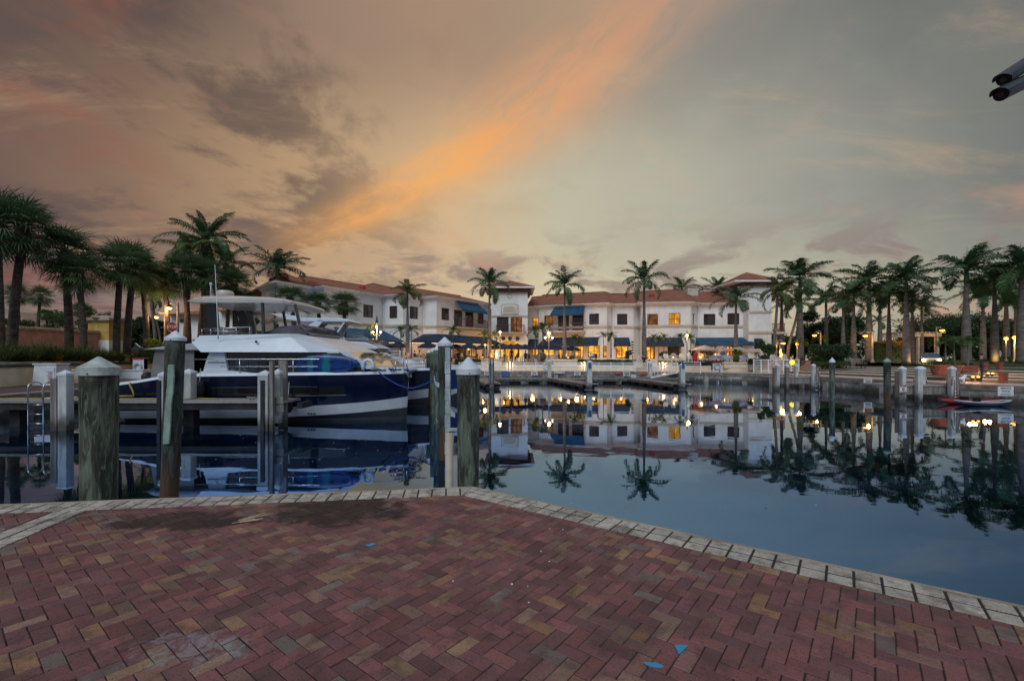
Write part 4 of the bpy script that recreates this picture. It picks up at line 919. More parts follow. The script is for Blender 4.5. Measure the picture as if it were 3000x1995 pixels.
# foredeck gear
mb=MB(); a=C(1600,600); b=C(1800,622); mb.prof(side_prof([(1560,628),(1590,612),(1660,600),(1700,598),(1790,606),(1810,628)]),19.3,23.6); fixn(mb.build('foredeck_locker','gelcoat',cat,bevel=.03))
mb=MB(); 
for (cx,cy,r_) in ((1735,612,.09),(1800,612,.07),(1835,610,.08),(1790,604,.06),(1915,618,.1),(1890,612,.06)):
    x,z=C(cx,cy); mb.tube([(x+r_*1.5*math.cos(a),18.75+r_*math.sin(a*1.0),z+.03*math.sin(a*2)) for a in [k*.6 for k in range(26)]],.02,6)
mb.build('deck_rope','rope_blue',cat,smooth=True)
mb=MB(); x,z=C(1925,622,19); mb.prof([(x-.25,z+.02),(x+.12,z-.02),(x+.15,z+.08),(x+.05,z+.0),(x+.10,z-.22),(x-.02,z-.2),(x-.12,z-.05)],18.95,19.15); fixn(mb.build('anchor','grey_metal',cat,bevel=.01))
# horseshoe buoy
x,z=C(1668,606,18.5); mb=MB(); mb.tube([(x+.20,18.5,z-.0)]+[(x+.20*math.cos(a),18.5,z+.17+.22*math.sin(a)) for a in [PI*k/10 for k in range(11)]]+[(x-.20,18.5,z)],.07,8); mb.build('horseshoe_buoy','gelcoat',cat,smooth=True)
# hull windows and silver line
def strip(pts,mt,name,off=.012,th=.02,d=D):
    mb=MB(); mb.prof([C(*p,d) for p in pts],Y0-off,Y0-off+th); return fixn(mb.build(name,mt,cat))
strip([(640,722),(985,719),(1355,716),(1355,768),(985,770),(640,772)],'black_gloss','hull_window',.008,.02)
strip([(1152,712),(1350,712),(1350,715),(1152,715)],'steel','chrome_line',.02,.02); strip([(640,718),(990,715),(990,718),(640,721)],'steel','chrome_line',.02,.02)
strip([(1180,770),(1531,763),(1531,768),(1180,776)],'steel','chrome_line',.0,.03)
mb=MB(); q=[C(1364,708,18.32),(C(1532,708,18.5)),C(1531,764,18.5),C(1364,766,18.32)]
mb.add([(q[0][0],Y0+.03,q[0][1]),(q[1][0],Y0+.16,q[1][1]),(q[2][0],Y0+.16,q[2][1]),(q[3][0],Y0+.03,q[3][1])],[(0,3,2,1)]); mb.build('hull_window','glass_dark',cat)
for cx in (1290,1310,1328):
    x,z=C(cx,884); mb=MB(); mb.tube([(x,Y0+.02,z),(x,Y0+.08,z)],.03,8); mb.build('through_hull','antifoul',cat)
# stern platform, canopy
mb=MB(); mb.prof(side_prof([(110,706),(240,680),(375,664),(375,760),(110,760)]),Y0+1.8,Y1-1.8); fixn(mb.build('stern_platform','gelcoat',cat))
mb=MB(); mb.prof(side_prof([(268,482),(400,478),(520,478),(520,655),(372,662),(236,678)]),Y0+.5,Y0+.54); mb.prof(side_prof([(268,482),(520,478),(520,655),(236,678)]),Y1-.6,Y1-.56)
a=C(268,482); b=C(236,678); mb.add([(a[0],Y0+.52,a[1]),(b[0],Y0+.52,b[1]),(b[0],Y1-.58,b[1]),(a[0],Y1-.58,a[1])],[(0,1,2,3)]); fixn(mb.build('cockpit_enclosure','canvas_grey',cat))
mb=MB(); mb.prof(side_prof([(205,478),(400,452),(560,436),(618,482),(500,483)]),Y0+.3,Y1-.3); fixn(mb.build('cockpit_canopy','gelcoat_grey',cat,bevel=.03))
mb=MB(); mb.tube([C(340,490)[:1]+(Y0+.48,)+C(340,490)[1:],C(372,660)[:1]+(Y0+.48,)+C(372,660)[1:]],.02,6); mb.build('enclosure_seam','dark_metal',cat)
x,z=C(213,655); mb=MB(); mb.ball((x,Y0+.6,z),.2,.3,.2); mb.bx((x+.2,Y0+.6,z-.1),.3,.2,.12); mb.build('outboard_cover','rubber_black',cat,smooth=True)
# yellow rope at the stern, blue bow line, black fenders, kayak
mb=MB(); q=[(182,685),(178,700),(188,720),(200,745),(203,772),(160,768),(110,772)]
mb.tube([(C(a,b,18.05)[0],18.0-.3*(i>4),C(a,b,18.05)[1]) for i,(a,b) in enumerate(q)],.03,8); mb.build('stern_line','rope_yellow',smooth=True,label='yellow mooring line from the catamaran stern down to the dock',cat='rope')
mb=MB(); pts=[]
for k in range(25):
    t_=k/24; cx=1735+(2085-1735)*t_; cy=622+ (700-622)*t_ + 62*math.sin(PI*t_)**1.0*(1-.15*t_)-40*max(0,t_-.62)*2
    d=18.3-.5*t_; pts.append((C(cx,0,d)[0],d,C(0,cy,d)[1]))
mb.tube(pts,.028,8); mb.build('bow_line','rope_blue',smooth=True,label='blue mooring line sagging from the catamaran bow to the piles',cat='rope')
def fender(cx,cy0,cy1,d,r,label):
    x,zt=C(cx,cy0,d); _,zb=C(cx,cy1,d); t=T('boat_fender',label,'fender',(x,d,zb),'black boat fenders on the catamaran')
    mb=MB(); h=zt-zb; mb.lathe((0,0,0),[(0,0),(r*.6,.05),(r,.16),(r,h-.16),(r*.6,h-.05),(r*.2,h)],14); mb.build('body','rubber_black',t,smooth=True,local=True); mb=MB(); mb.tube([(0,0,h-.02),(0,.06,h+.5)],.012,6); mb.build('lanyard','rope_white',t,local=True)
fender(1168,765,880,17.98,.16,'black fender hanging against the navy hull right of the weathered timbers')
fender(610,678,800,18.0,.18,'black fender hanging on the navy hull left of the hull window')
kx,kz=C(1392,573,18.35)
ky=T('kayak','bright blue kayak with two teal bands lashed on its side to the catamaran rail','kayak',(kx,18.42,kz))
mb=MB(); vs=[]; n=26; m=16; L=1.43; 
for i in range(n+1):
    u=-1+2*i/n; w_=(1-abs(u)**2.3)**.75*.40+.004; dp=(1-abs(u)**3)*.15+.004
    for k in range(m):
        a=2*PI*k/m; ca,sa=math.cos(a),math.sin(a); yy=-dp*ca*(1-.35*(abs(sa)<.6)*(ca>0)*(abs(u)<.7)); vs.append((u*L*1.0,yy,w_*sa+.03*(u*u)))
mb.add(vs,[(i*m+k,i*m+(k+1)%m,(i+1)*m+(k+1)%m,(i+1)*m+k) for i in range(n) for k in range(m)]); fixn(mb.build('hull','kayak_blue',ky,smooth=True,local=True))
mb=MB()
for (x,z) in ((-.75,.13),(-.35,.13),(.3,.14),(.85,.13),(-.75,-.16),(-.35,-.15),(.3,-.13),(.7,-.12)): mb.bx((x,-.15,z),.17,.03,.018)
mb.build('carry_toggle','rubber_black',ky,local=True)
for q_ in ([(-1.2,-.1,-.05),(-1.0,-.12,.25)],[(1.1,-.1,-.3),(1.12,-.12,.2)]): mb=MB(); mb.tube(q_,.012,6); mb.build('strap','rubber_black',ky,local=True)
# ================= BLUE HULLED YACHT and flybridge yacht
def K7(cx,cy,d): p=c7(cx,cy); return (gx(p[0],d),gz(p[1],d))
def yacht_hull(root,xs,d,hb,mtH,mtS,zwl=0,parts=True):
    # xs rows: px x, py sheer, py stripe top, py stripe bottom, halfbeam
    st=[]
    yc=d+hb
    for (px,s,a,b,w_) in xs:
        dd=yc-w_; st.append((gx(px,dd),w_,gz(s,dd),gz(a,dd),gz(b,dd)))
    def loft(levels,name,mt):
        mb=MB(); m=len(levels); vs=[]; n=len(st)
        for sd in (-1,1):
            for s_ in st:
                for L in levels: h,z=L(s_); vs.append((s_[0],yc+sd*h,z))
        fs=[]
        for sd in (0,1):
            o=sd*n*m
            for i in range(n-1):
                for j in range(m-1): fs.append((o+i*m+j,o+(i+1)*m+j,o+(i+1)*m+j+1,o+i*m+j+1))
        for j in range(m-1): fs.append((j,j+1,n*m+j+1,n*m+j)); fs.append(((n-1)*m+j,n*m+(n-1)*m+j,n*m+(n-1)*m+j+1,(n-1)*m+j+1))
        mb.add(vs,fs); return fixn(mb.build(name,mt,root))
    loft([lambda s:(s[1]*1.0,s[2]),lambda s:(s[1]*.96,(s[2]+s[3])/2),lambda s:(s[1]*.86,s[3])],'hull',mtH)
    loft([lambda s:(s[1]*.862,s[3]-.001),lambda s:(s[1]*.78,s[4])],'hull_stripe',mtS)
    loft([lambda s:(s[1]*.76,s[4]),lambda s:(s[1]*.4,-.4)],'underwater_hull','antifoul')
    mb=MB(); vs=[]
    for s_ in st: vs+=[(s_[0],yc-s_[1]-.03,s_[2]),(s_[0],yc-s_[1]+.04,s_[2]+.2),(s_[0],yc,s_[2]+.3),(s_[0],yc+s_[1]-.04,s_[2]+.2),(s_[0],yc+s_[1]+.03,s_[2])]
    n=len(st); fs=[(i*5+j,(i+1)*5+j,(i+1)*5+(j+1)%5,i*5+(j+1)%5) for i in range(n-1) for j in range(5)]+[tuple(range(5)),tuple((n-1)*5+j for j in range(5))]
    mb.add(vs,fs); fixn(mb.build('deck','gelcoat',root,bevel=.02)); return st,yc
by=T('blue_yacht','glossy blue hulled motor yacht moored just behind the catamaran bow','yacht',(gx(1100,27),27,0))
stY,ycY=yacht_hull(by,[(700,1083,1160,1176,1.7),(900,1083,1160,1177,1.7),(1060,1083,1160,1178,1.65),(1180,1084,1158,1176,1.35),(1270,1084,1150,1168,.8),(1320,1083,1142,1158,.3),(1340,1083,1138,1150,.03)],25.6,1.7,'hull_blue','hull_stripe')
mb=MB(); q=[(1208,1110),(1240,1107),(1255,1105),(1240,1118),(1228,1125),(1208,1125)]; mb.prof([(gx(a,25.75),gz(b,25.75)) for a,b in q],25.72,26.2); fixn(mb.build('hull_window','black_gloss',by))
mb=MB(); q=[(1208,1122),(1230,1122),(1252,1106),(1262,1106),(1240,1125),(1208,1126)]; mb.prof([(gx(a,25.72),gz(b,25.72)) for a,b in q],25.69,25.75); fixn(mb.build('hull_accent','kayak_blue_plain',by))
D2_=26.6
def prof7(mb,pts,d0,d1): mb.prof([K7(a,b,d0) for a,b in pts],d0,d1)
mb=MB(); prof7(mb,[(900,770),(1350,762),(1560,860),(1750,900),(1900,960),(1900,1050),(900,1050)],26.4,28.2); fixn(mb.build('cabin','gelcoat',by,bevel=.05))
mb=MB(); prof7(mb,[(900,640),(1040,672),(1350,740),(1345,768),(1150,765),(900,745)],26.3,28.3); fixn(mb.build('cabin_roof','gelcoat',by,bevel=.04))
mb=MB(); prof7(mb,[(1210,790),(1345,782),(1480,850),(1350,858)],26.37,26.5); fixn(mb.build('side_window','glass_blue',by))
mb=MB(); a=K7(1360,775,27); b=K7(1550,855,27); mb.add([(a[0],26.5,a[1]),(b[0],26.5,b[1]+.02),(b[0],28.1,b[1]+.02),(a[0],28.1,a[1])],[(0,1,2,3)]); mb.build('windscreen','glass_blue',by)
mb=MB(); x,z=K7(1240,700,26.7); mb.lathe((x,26.9,z-.02),[(.12,0),(.14,.05),(.10,.12),(.13,.16),(0,.2)],12); mb.build('deck_vent','steel',by)
for (pa,pb) in (((1000,1068),(1333,1068)),((1000,1075),(1330,1075))):
    rail('bow_rail',[(gx(pa[0],26),26.0,gz(pa[1],26)),(gx(1250,26),26.2,gz(pa[1]-1,26.2)),(gx(pb[0],27.2),27.2,gz(pb[1],27.2))],.018,par=by)
for px in (1030,1100,1170,1240,1300): rail('stanchion',[(gx(px,26.1),26.1,gz(1068,26.1)),(gx(px,26.1),26.1,gz(1084,26.1))],.015,par=by)
# flybridge yacht
fy=T('flybridge_yacht','white flybridge motor yacht with a dark hull moored behind the blue yacht','yacht',(gx(1050,32),32,0))
xs=[(640,1068,1090,1125,2.1),(900,1068,1090,1125,2.1),(1060,1070,1092,1125,2.1),(1160,1073,1094,1124,1.8),(1230,1077,1098,1122,1.2),(1290,1082,1102,1120,.5),(1315,1084,1104,1118,.04)]
yacht_hull(fy,xs,30.4,2.1,'hull_navy','hull_stripe')
def p7(name,pts,d0,d1,mt,bv=.04): mb=MB(); prof7(mb,pts,d0,d1); return fixn(mb.build(name,mt,fy,bevel=bv))
p7('cabin',[(860,650),(1180,700),(1880,850),(2100,905),(2358,935),(2500,1000),(860,1000)],31.2,33.8,'gelcoat',.06)
p7('cabin_roof',[(910,618),(1200,614),(1480,625),(1690,715),(1640,735),(1450,722),(1250,700),(1000,655)],30.9,34.1,'gelcoat',.05)
p7('side_window',[(1260,708),(1450,728),(1640,740),(1800,830),(1880,850),(1500,850),(1340,770)],31.1,31.3,'glass_dark',.01)
mb=MB(); a=K7(1690,725,32); b=K7(1890,848,32); mb.add([(a[0],31.1,a[1]),(b[0],31.2,b[1]),(b[0],33.8,b[1]),(a[0],33.9,a[1])],[(0,1,2,3)]); mb.build('windscreen','glass_blue',fy)
p7('flybridge_side',[(670,520),(1140,555),(1180,570),(1460,580),(1560,585),(1520,612),(900,612)],31.2,33.8,'grey_metal',.05)
p7('fly_windscreen',[(1480,570),(1540,580),(1520,625),(1450,622)],31.3,33.7,'glass_dark',.01)
p7('hardtop',[(230,255),(560,262),(1120,268),(1210,280),(1265,318),(1190,322),(700,318),(480,315),(300,290)],31.2,33.8,'gelcoat',.04)
p7('radar_arch',[(620,372),(780,290),(860,300),(820,350),(760,420),(690,515),(670,515),(700,400)],31.2,31.5,'gelcoat',.03)
p7('radar_arch',[(620,372),(780,290),(860,300),(820,350),(760,420),(690,515),(670,515),(700,400)],33.5,33.8,'gelcoat',.03)
p7('arch_window',[(840,350),(925,350),(770,515),(690,515)],31.35,31.4,'glass_dark',0)
for (a,b,q) in (((1180,318),(1015,555),31.3),((1248,325),(1130,560),33.6)):
    pa=K7(*a,q); pb=K7(*b,q); mb=MB(); mb.bar((pa[0],q,pa[1]),(pb[0],q,pb[1]),.07,.1); mb.build('hardtop_strut','gelcoat',fy)
mb=MB(); prof7(mb,[(60,198),(230,205),(360,222),(545,252),(450,262),(200,250)],31.4,33.4); fixn(mb.build('roof_wing','gelcoat',fy,bevel=.03))
mb=MB()
for (a,b) in (((290,212),(360,160)),((345,218),(388,160)),((360,160),(388,160)),((300,190),(380,190))):
    pa=K7(*a,32); pb=K7(*b,32); mb.bar((pa[0],32,pa[1]),(pb[0],32,pb[1]),.04)
mb.build('aerial_frame','gelcoat',fy)
x,z=K7(880,495,32); mb=MB(); mb.ball((x,32,z),.16,.2,.16); mb.bx((x-.2,32.2,z-.1),.3,.3,.25); mb.build('helm_seat','rubber_black',fy,smooth=True)
for cx in (855,1168): x,z=K7(cx,590,31.2); mb=MB(); mb.box(x-.05,x+.05,31.1,31.2,z-.15,z+.16); mb.build('rail_post','gelcoat',fy)
rail('fly_rail',[(K7(600,572,31.15)[0],31.15,K7(0,572,31.15)[1]),(K7(1500,578,31.15)[0],31.15,K7(0,578,31.15)[1])],.02,par=fy)
mb=MB(); 
for zz in (0,.16,.32):
    mb.tube([(gx(1150,30.6),30.8,gz(1074,30.8)+zz+.1),(gx(1240,31),31.2,gz(1076,31)+zz+.12),(gx(1313,32.4),32.4,gz(1080,32)+zz+.2)],.016,6)
for px in (1150,1195,1240,1280): mb.tube([(gx(px,31)-.2,31,gz(1080,31)-.1),(gx(px,31),31,gz(1076,31)+.45)],.016,6)
mb.build('bow_rail','steel',fy,smooth=True)
mb=MB(); prof7(mb,[(2200,860),(2350,860),(2358,905),(2190,900)],31.6,33.2); fixn(mb.build('sun_pad','gelcoat_grey',fy,bevel=.03))
# ================= centre floating docks
fd=T('floating_dock','low grey floating dock with three fingers in the middle of the basin','floating dock',(5,46,0))
def float_run(a,b,w,par=fd):
    a=Vector(a); b=Vector(b); d=(b-a).normalized(); n=Vector((d.y,-d.x))
    L=(b-a).length; ang=math.atan2(d.y,d.x); c=(a+b)/2
    mb=MB(); mb.bx((c.x,c.y,.40),L,w,.08,ang); mb.build('deck','dock_board',par)
    mb=MB()
    for s in (-1,1): q=c+n*s*(w/2+.03); mb.bx((q.x,q.y,.43),L,.06,.05,ang)
    mb.build('edge_strip','concrete_pale',par)
    mb=MB()
    for s in (-1,1): q=c+n*s*(w/2-.0); mb.bx((q.x,q.y,.27),L,.05,.17,ang)
    mb.build('fascia','weathered_wood',par)
    mb=MB(); k=.6
    while k<L: q=a+d*k; mb.bx((q.x,q.y,.0),1.1,w*.8,.5,ang); k+=1.9
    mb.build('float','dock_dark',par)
float_run((-6,46.6),(17.5,46.2),1.6)
float_run((-3.2,46),(-1.55,37.6),1.3); float_run((4.4,46),(6.3,37.0),1.3); float_run((12.2,45.6),(13.5,37.0),1.3)
g='white guide posts of the floating docks'
for (px,py,D,lab,w_) in ((1727,1055,36.6,'white guide post with a blue sign at the middle finger tip of the floating dock',.38),(1999,1063,36.6,'white guide post with a blue sign at the right finger tip of the floating dock',.36),(1610,1053,46.8,'white guide post rising from the floating dock in front of the railing lifebuoy',.36),(1905,1059.5,46.8,'white square guide post rising from the floating dock beside the gangway',.36)):
    t=sqpost(gx(px,D),D,w_,-1,gz(py,D),lab,g,name='guide_post')
    if D<40:
        mb=MB(); mb.box(-w_*.3,w_*.3,-w_/2-.03,-w_/2-.005,gz(1067,D)+1-.35,gz(1062,D)+1-.0); mb.build('notice','sign_blue',t,local=True)
        mb=MB(); mb.bx((-w_*.6,0,1.0),.12,w_*.8,2.0); mb.build('fender_timber','weathered_wood',t,local=True)
        mb=MB(); 
        for (x,y) in ((-.5,-.5),(.5,-.5)): mb.bar((x,y,1.0),(x,y,.2),.05)
        mb.bar((-.5,-.5,1.45),(.5,-.5,1.45),.08); mb.bar((-.5,.5,1.45),(.5,.5,1.45),.08); mb.bar((-.5,-.5,1.45),(-.5,.5,1.45),.08); mb.bar((.5,-.5,1.45),(.5,.5,1.45),.08); mb.bar((-.5,-.5,1.0),(.5,-.5,1.0),.05); mb.build('guide_frame','steel',t,local=True)
D=37.4; t=sqpost(gx(1441,D),D,.36,-1,gz(1059,D),'white guide post with dark rubbing boards at the left finger tip of the floating dock',g,name='guide_post')
mb=MB(); mb.bx((-.09,-.22,2.4),.10,.06,2.1); mb.bx((.12,-.22,2.4),.10,.06,2.1); mb.bx((-.22,0,2.4),.06,.3,2.1); mb.build('rub_board','dark_metal',t,local=True)
# ================= railing with lamp bollards along the seawall
def railing(p0,p1,label,n,z0=QZ,h=1.0,nb=7,group='white bar railings'):
    a=Vector(p0); b=Vector(p1); d=(b-a); L=d.length; t=T('railing',label,'railing',(a.x,a.y,z0),group)
    mb=MB()
    for k in range(nb): z=z0+.14+(h-.16)*k/(nb-1); mb.bar((a.x,a.y,z),(b.x,b.y,z),.045 if k<nb-1 else .06)
    mb.build('bars','white_paint',t)
    for k in range(n+1): q=a+d*k/n; mb=MB(); mb.bx((q.x,q.y,z0+h/2),.08,.08,h+.06); mb.build('post','white_paint',t)
    return t
def rp(px,D): return (gx(px,D),D)
railing(rp(1345,52.4),rp(1486,52.1),'white bar railing on the seawall left of the first bollard lamp',2)
railing(rp(1502,52.0),rp(1705,51.6),'white bar railing on the seawall between the first and second bollard lamps',6)
railing(rp(1720,51.5),rp(1933,50.2),'white bar railing on the seawall between the second and third bollard lamps',6)
railing(rp(1948,50.1),rp(1985,49.6),'short white bar railing right of the third bollard lamp',1)
railing(rp(2003,47.6),rp(2052,46.2),'white railing with a blue notice at the top of the gangway',1,h=1.1,nb=5)
D=26; railing((gx(1060,36),36),(gx(1172,38),38),'white railing glimpsed behind the flybridge yacht bow',2,z0=2.2,h=.9,nb=4)
def bollard_lamp(px,D,z0,label,h=.95):
    x=gx(px,D); t=T('bollard_lamp',label,'bollard lamp',(x,D,z0),'glowing bollard lamps in the seawall railing')
    mb=MB(); mb.bx((0,0,h/2),.16,.16,h); mb.build('post','white_paint',t,local=True,bevel=.01)
    mb=MB(); mb.bx((0,-.02,h+.06),.15,.15,.10); mb.build('lamp_head','lamp_small',t,local=True)
    mb=MB(); mb.lathe((0,0,h+.11),[(.13,0),(0,.1)],4); mb.build('cap','white_paint',t,local=True)
    plight('bollard_light',(x,D-.35,z0+h*.75),26,(1,.62,.25),.08)
bollard_lamp(1494,52.1,QZ,'glowing bollard lamp at the left gap of the seawall railing'); bollard_lamp(1712,51.6,QZ,'glowing bollard lamp at the middle gap of the seawall railing'); bollard_lamp(1941,50.2,QZ,'glowing bollard lamp by the gangway at the right gap of the railing')
# lifebuoy on railing
x=gx(1602,51.6); mb=MB(); mb.tube([(x+.38*math.cos(a),51.5,gz(1073,51.6)+.38*math.sin(a)) for a in [2*PI*k/18 for k in range(19)]],.09,8,cap=False); mb.build('lifebuoy','white_plastic',smooth=True,label='white lifebuoy hung on the seawall railing',cat='lifebuoy')
# gangway
gw=T('gangway','white truss gangway sloping from the seawall down to the floating dock','gangway',(gx(1950,47),47,.45))
a=Vector((gx(1905,46.3),46.6,.5)); b=Vector((gx(1985,48),48.4,1.0))
for s in (-.5,.5):
    o=Vector((.0,s,0)); mb=MB(); mb.bar(a+o,b+o,.1,.14); mb.bar(a+o+Vector((0,0,.95)),b+o+Vector((0,0,.95)),.05); mb.bar(a+o+Vector((0,0,.5)),b+o+Vector((0,0,.5)),.04)
    for k in range(5): p=a+(b-a)*k/4+o; mb.bar(p,p+Vector((0,0,.95)),.04)
    mb.build('side_rail','white_paint',gw)
mb=MB(); mb.bar((a+b)/2-(b-a)/2,(a+b)/2+(b-a)/2,.9,.05); mb.build('walkway','grey_metal',gw)
# signs on the seawall
def wallsign(px0,px1,py0,py1,D,mt,label,lines=0,name='wall_sign',ink='ink',words=None,wc='ink'):
    if name=='wall_sign': D=min(D,wy(px0),wy(px1))-.03
    x0,x1=gx(px0,D),gx(px1,D); z1,z0=gz(py0,D),gz(py1,D); t=T(name,label,'sign',((x0+x1)/2,D,z0),'signs on the seawall')
    mb=MB(); mb.box(x0,x1,D-.03,D,z0,z1); mb.build('board',mt,t)
    if lines:
        mb=MB()
        for k in range(lines):
            zz=z1-(z1-z0)*(k+1)/(lines+1); w_=(x1-x0)*random.uniform(.28,.4); mb.box((x0+x1)/2-w_,(x0+x1)/2+w_,D-.034,D-.031,zz-(z1-z0)*.06,zz+(z1-z0)*.04)
        mb.build('faded_lines',ink,t)
    if words:
        for (s,sz,fz) in words: text(s,sz*(z1-z0),wc,t,((x0+x1)/2,D-.034,z0+(z1-z0)*fz),(R(90),0,0))
    return t,x0,x1,z0,z1
def wy(px): # seawall face depth at a column of the picture
    for i in range(4,len(FQ)-1):
        a=Vector(FQ[i]); b=Vector(FQ[i+1]); u=(px-CX)/FO
        den=(b.x-a.x)-u*(b.y-a.y)
        if abs(den)<1e-9: continue
        t_=(u*a.y-a.x)/den
        if 0<=t_<=1: return a.y+(b.y-a.y)*t_-.16
    return 50
wallsign(1419,1433,1087,1099,wy(1425),'sign_white','small white notice on the seawall left of the blue picture board',4)
wallsign(1469,1492,1088,1103,wy(1480),'sign_blue','blue picture board on the seawall below the first bollard lamp')
wallsign(1556,1575,1088,1099.5,wy(1565),'sign_white','white notice on the seawall between the picture board and the arrow sign',4)
t,x0,x1,z0,z1=wallsign(1624,1654,1089,1094,wy(1640),'sign_white','long narrow white and blue arrow sign on the seawall',1,ink='sign_blue')
mb=MB(); d_=min(wy(1624),wy(1654))-.064
for s in (0,1):
    xe=x0+.05 if s==0 else x1-.05; xi=x0+.2 if s==0 else x1-.2; mb.add([(xe,d_,(z0+z1)/2),(xi,d_,z0+.02),(xi,d_,z1-.02)],[(0,1,2)])
mb.build('arrow','sign_blue',t)
wallsign(1682,1701,1089,1100,wy(1690),'sign_white','white notice on the seawall below the second bollard lamp',4)
wallsign(1800,1823,1090,1096,wy(1810),'sign_red','small red sign on the seawall',1,ink='sign_white')
wallsign(1826,1846,1089,1102,wy(1835),'sign_white','white notice on the seawall between the red and the blue signs',5)
t,x0,x1,z0,z1=wallsign(1849,1863,1092,1106,wy(1855),'sign_white','white sign with a blue heading on the seawall')
mb=MB(); mb.box(x0,x1,wy(1863)-.066,wy(1863)-.059,z1-.17,z1); mb.build('heading','sign_blue',t)
mb=MB(); mb.bar((x0+.08,wy(1863)-.064,z0+.1),(x1-.08,wy(1863)-.064,z0+.26),.05,.006); mb.build('graphic','ink',t)
wallsign(1870,1896,1091,1096,wy(1880),'sign_orange','narrow orange sign on the seawall by the gangway foot',1,ink='stop_red')
wallsign(2530,2554,1110,1126,wy(2540)-.05,'sign_white','white notice on the right seawall beside the dark pile',4)
t=wallsign(2922,2968,1132,1159.5,wy(2945)-.05,'sign_white','large white private dock sign on the right seawall',words=(('PRIVATE',.30,.80),('DOCK',.30,.48),('NO DOCKING',.17,.16)))
# ================= right docks
def rdock(D,pxs,px0,px1,pyd,w,cap,label,plabels,group,dep=2.4):
    x0,x1=gx(px0,D),gx(px1,D); zt=gz(pyd,D); t=T('timber_dock',label,'dock',((x0+x1)/2,D+1,.3),'timber docks at the right')
    mb=MB(); mb.box(x0,x1,D,D+dep,zt-.09,zt); mb.build('deck','dock_board',t)
    mb=MB(); mb.box(x0,x1-.2,D+.05,D+.14,zt-.55,zt-.092); mb.build('beam','weathered_wood',t)
    for (px,deck,lab,fl) in pxs:
        x=gx(px,D); w_=w
        if deck: sqpost(x,D+.6,w_,zt,gz(cap,D+.6),lab,group)
        else: sqpost(x,D-.12-w_/2,w_,-1,gz(cap,D),lab,group,timber=fl)
    return t
g='square posts of the right docks'
rdock(26.5,[(2632,0,'leftmost square post of the right dock carrying the slow wake sign',-.22),(2680,0,'square post with a pale edge strip right of the slow wake sign',.0),(2727,1,'short square post standing on the right dock boards',0),(2776,0,'rightmost square post of the right dock beside the ladder',.22)],2610,2790,1128,.27,1072,'timber dock with four square posts near the red kayak',0,g)
rdock(36.5,[(2273,0,'leftmost square post of the middle dock right of the terrace',-.24),(2300,0,'second square post from the left of the middle dock',-.02),(2346,1,'third square post of the middle dock standing on the boards',0),(2377,0,'rightmost square post of the middle dock beside a ladder',.24)],2264,2392,1104,.24,1065,'timber dock with four square posts below the terrace railing',0,g)
D=26.0; t,x0,x1,z0,z1=wallsign(2635,2655,1128,1152,D,'sign_white','white slow no wake sign with red edges hanging on the right dock',words=(('SLOW',.26,.80),('WAKE',.26,.18)),name='dock_sign')
mb=MB(); mb.box(x0,x1,D-.036,D-.031,z1-.04,z1); mb.box(x0,x1,D-.036,D-.031,z0,z0+.04); mb.build('border','stop_red',t)
mb=MB(); xm=(x0+x1)/2; zm=(z0+z1)/2; mb.tube([(xm+.065*math.cos(a),D-.038,zm+.065*math.sin(a)) for a in [2*PI*k/14 for k in range(15)]],.012,5,cap=False); mb.build('ring','stop_red',t); text('NO',.07,'ink',t,(xm,D-.04,zm),(R(90),0,0))
ladder(2796,2812,25.6,gz(1103,25.6),-.1,5,'steel ladder at the right end of the right dock','steel dock ladders',hoop=.25)
ladder(2696,2714,28.6,gz(1103,28.6),.7,1,'steel ladder rails behind the right dock posts','steel dock ladders',hoop=.25,zr0=.1)
ladder(2388,2401,36,gz(1088,36),-.1,3,'steel ladder at the right end of the middle dock','steel dock ladders',hoop=.25)
ladder(2327,2339,39.5,gz(1088,39.5),.5,2,'steel ladder behind the middle dock posts','steel dock ladders',hoop=.25,zr0=.3)
ladder(2100,2114,wy(2107)-.15,gz(1096,45),-.2,4,'steel ladder on the seawall below the lifebuoy cabinet','steel dock ladders',hoop=.2)
ringcab(2088,2113,1061,1091,47.5,'lifebuoy cabinet with red lid on the promenade below the beige umbrellas')
# kayaks at the right
def sitkayak(px0,px1,D,mt,label,w=.38,h=.3,mt2=None,rz=0):
    x0,x1=gx(px0,D),gx(px1,D); L=(x1-x0)/2; t=T('kayak',label,'kayak',((x0+x1)/2,D,0),'kayaks floating by the private dock sign',rz)
    mb=MB(); n=24; m=14; vs=[]
    for i in range(n+1):
        u=-1+2*i/n; wy_=(1-abs(u)**2.4)**.8*w+.004; 
        for k in range(m):
            a=2*PI*k/m; vs.append((u*L,wy_*math.cos(a),.10+h*.5*(math.sin(a) if math.sin(a)<0 else math.sin(a)*.55)*(1-abs(u)**4)+.14*u*u+(-.06 if math.sin(a)>.5 and abs(u)<.6 else 0)))
    mb.add(vs,[(i*m+k,i*m+(k+1)%m,(i+1)*m+(k+1)%m,(i+1)*m+k) for i in range(n) for k in range(m)]); fixn(mb.build('hull',mt,t,smooth=True,local=True))
    mb=MB(); mb.tube([(x,(-1)*w*math.sqrt(max(0,1-abs(x/L)**2.4))*.97,.2+.1*(x/L)**2) for x in [L*(-1+2*i/20) for i in range(21)]],.022,6); mb.tube([(x,w*math.sqrt(max(0,1-abs(x/L)**2.4))*.97,.2+.1*(x/L)**2) for x in [L*(-1+2*i/20) for i in range(21)]],.022,6); mb.build('gunwale_strip',mt2,t,smooth=True,local=True)
    mb=MB(); mb.bx((-.3,0,.3),.08,w*1.1,.22,ry=.2); mb.bx((0,0,.18),.5,w,.05); mb.build('seat','rubber_black',t,local=True)
sitkayak(2748,2935,25.3,'kayak_red','red kayak floating in front of the right seawall',w=.42,mt2='kayak_red')
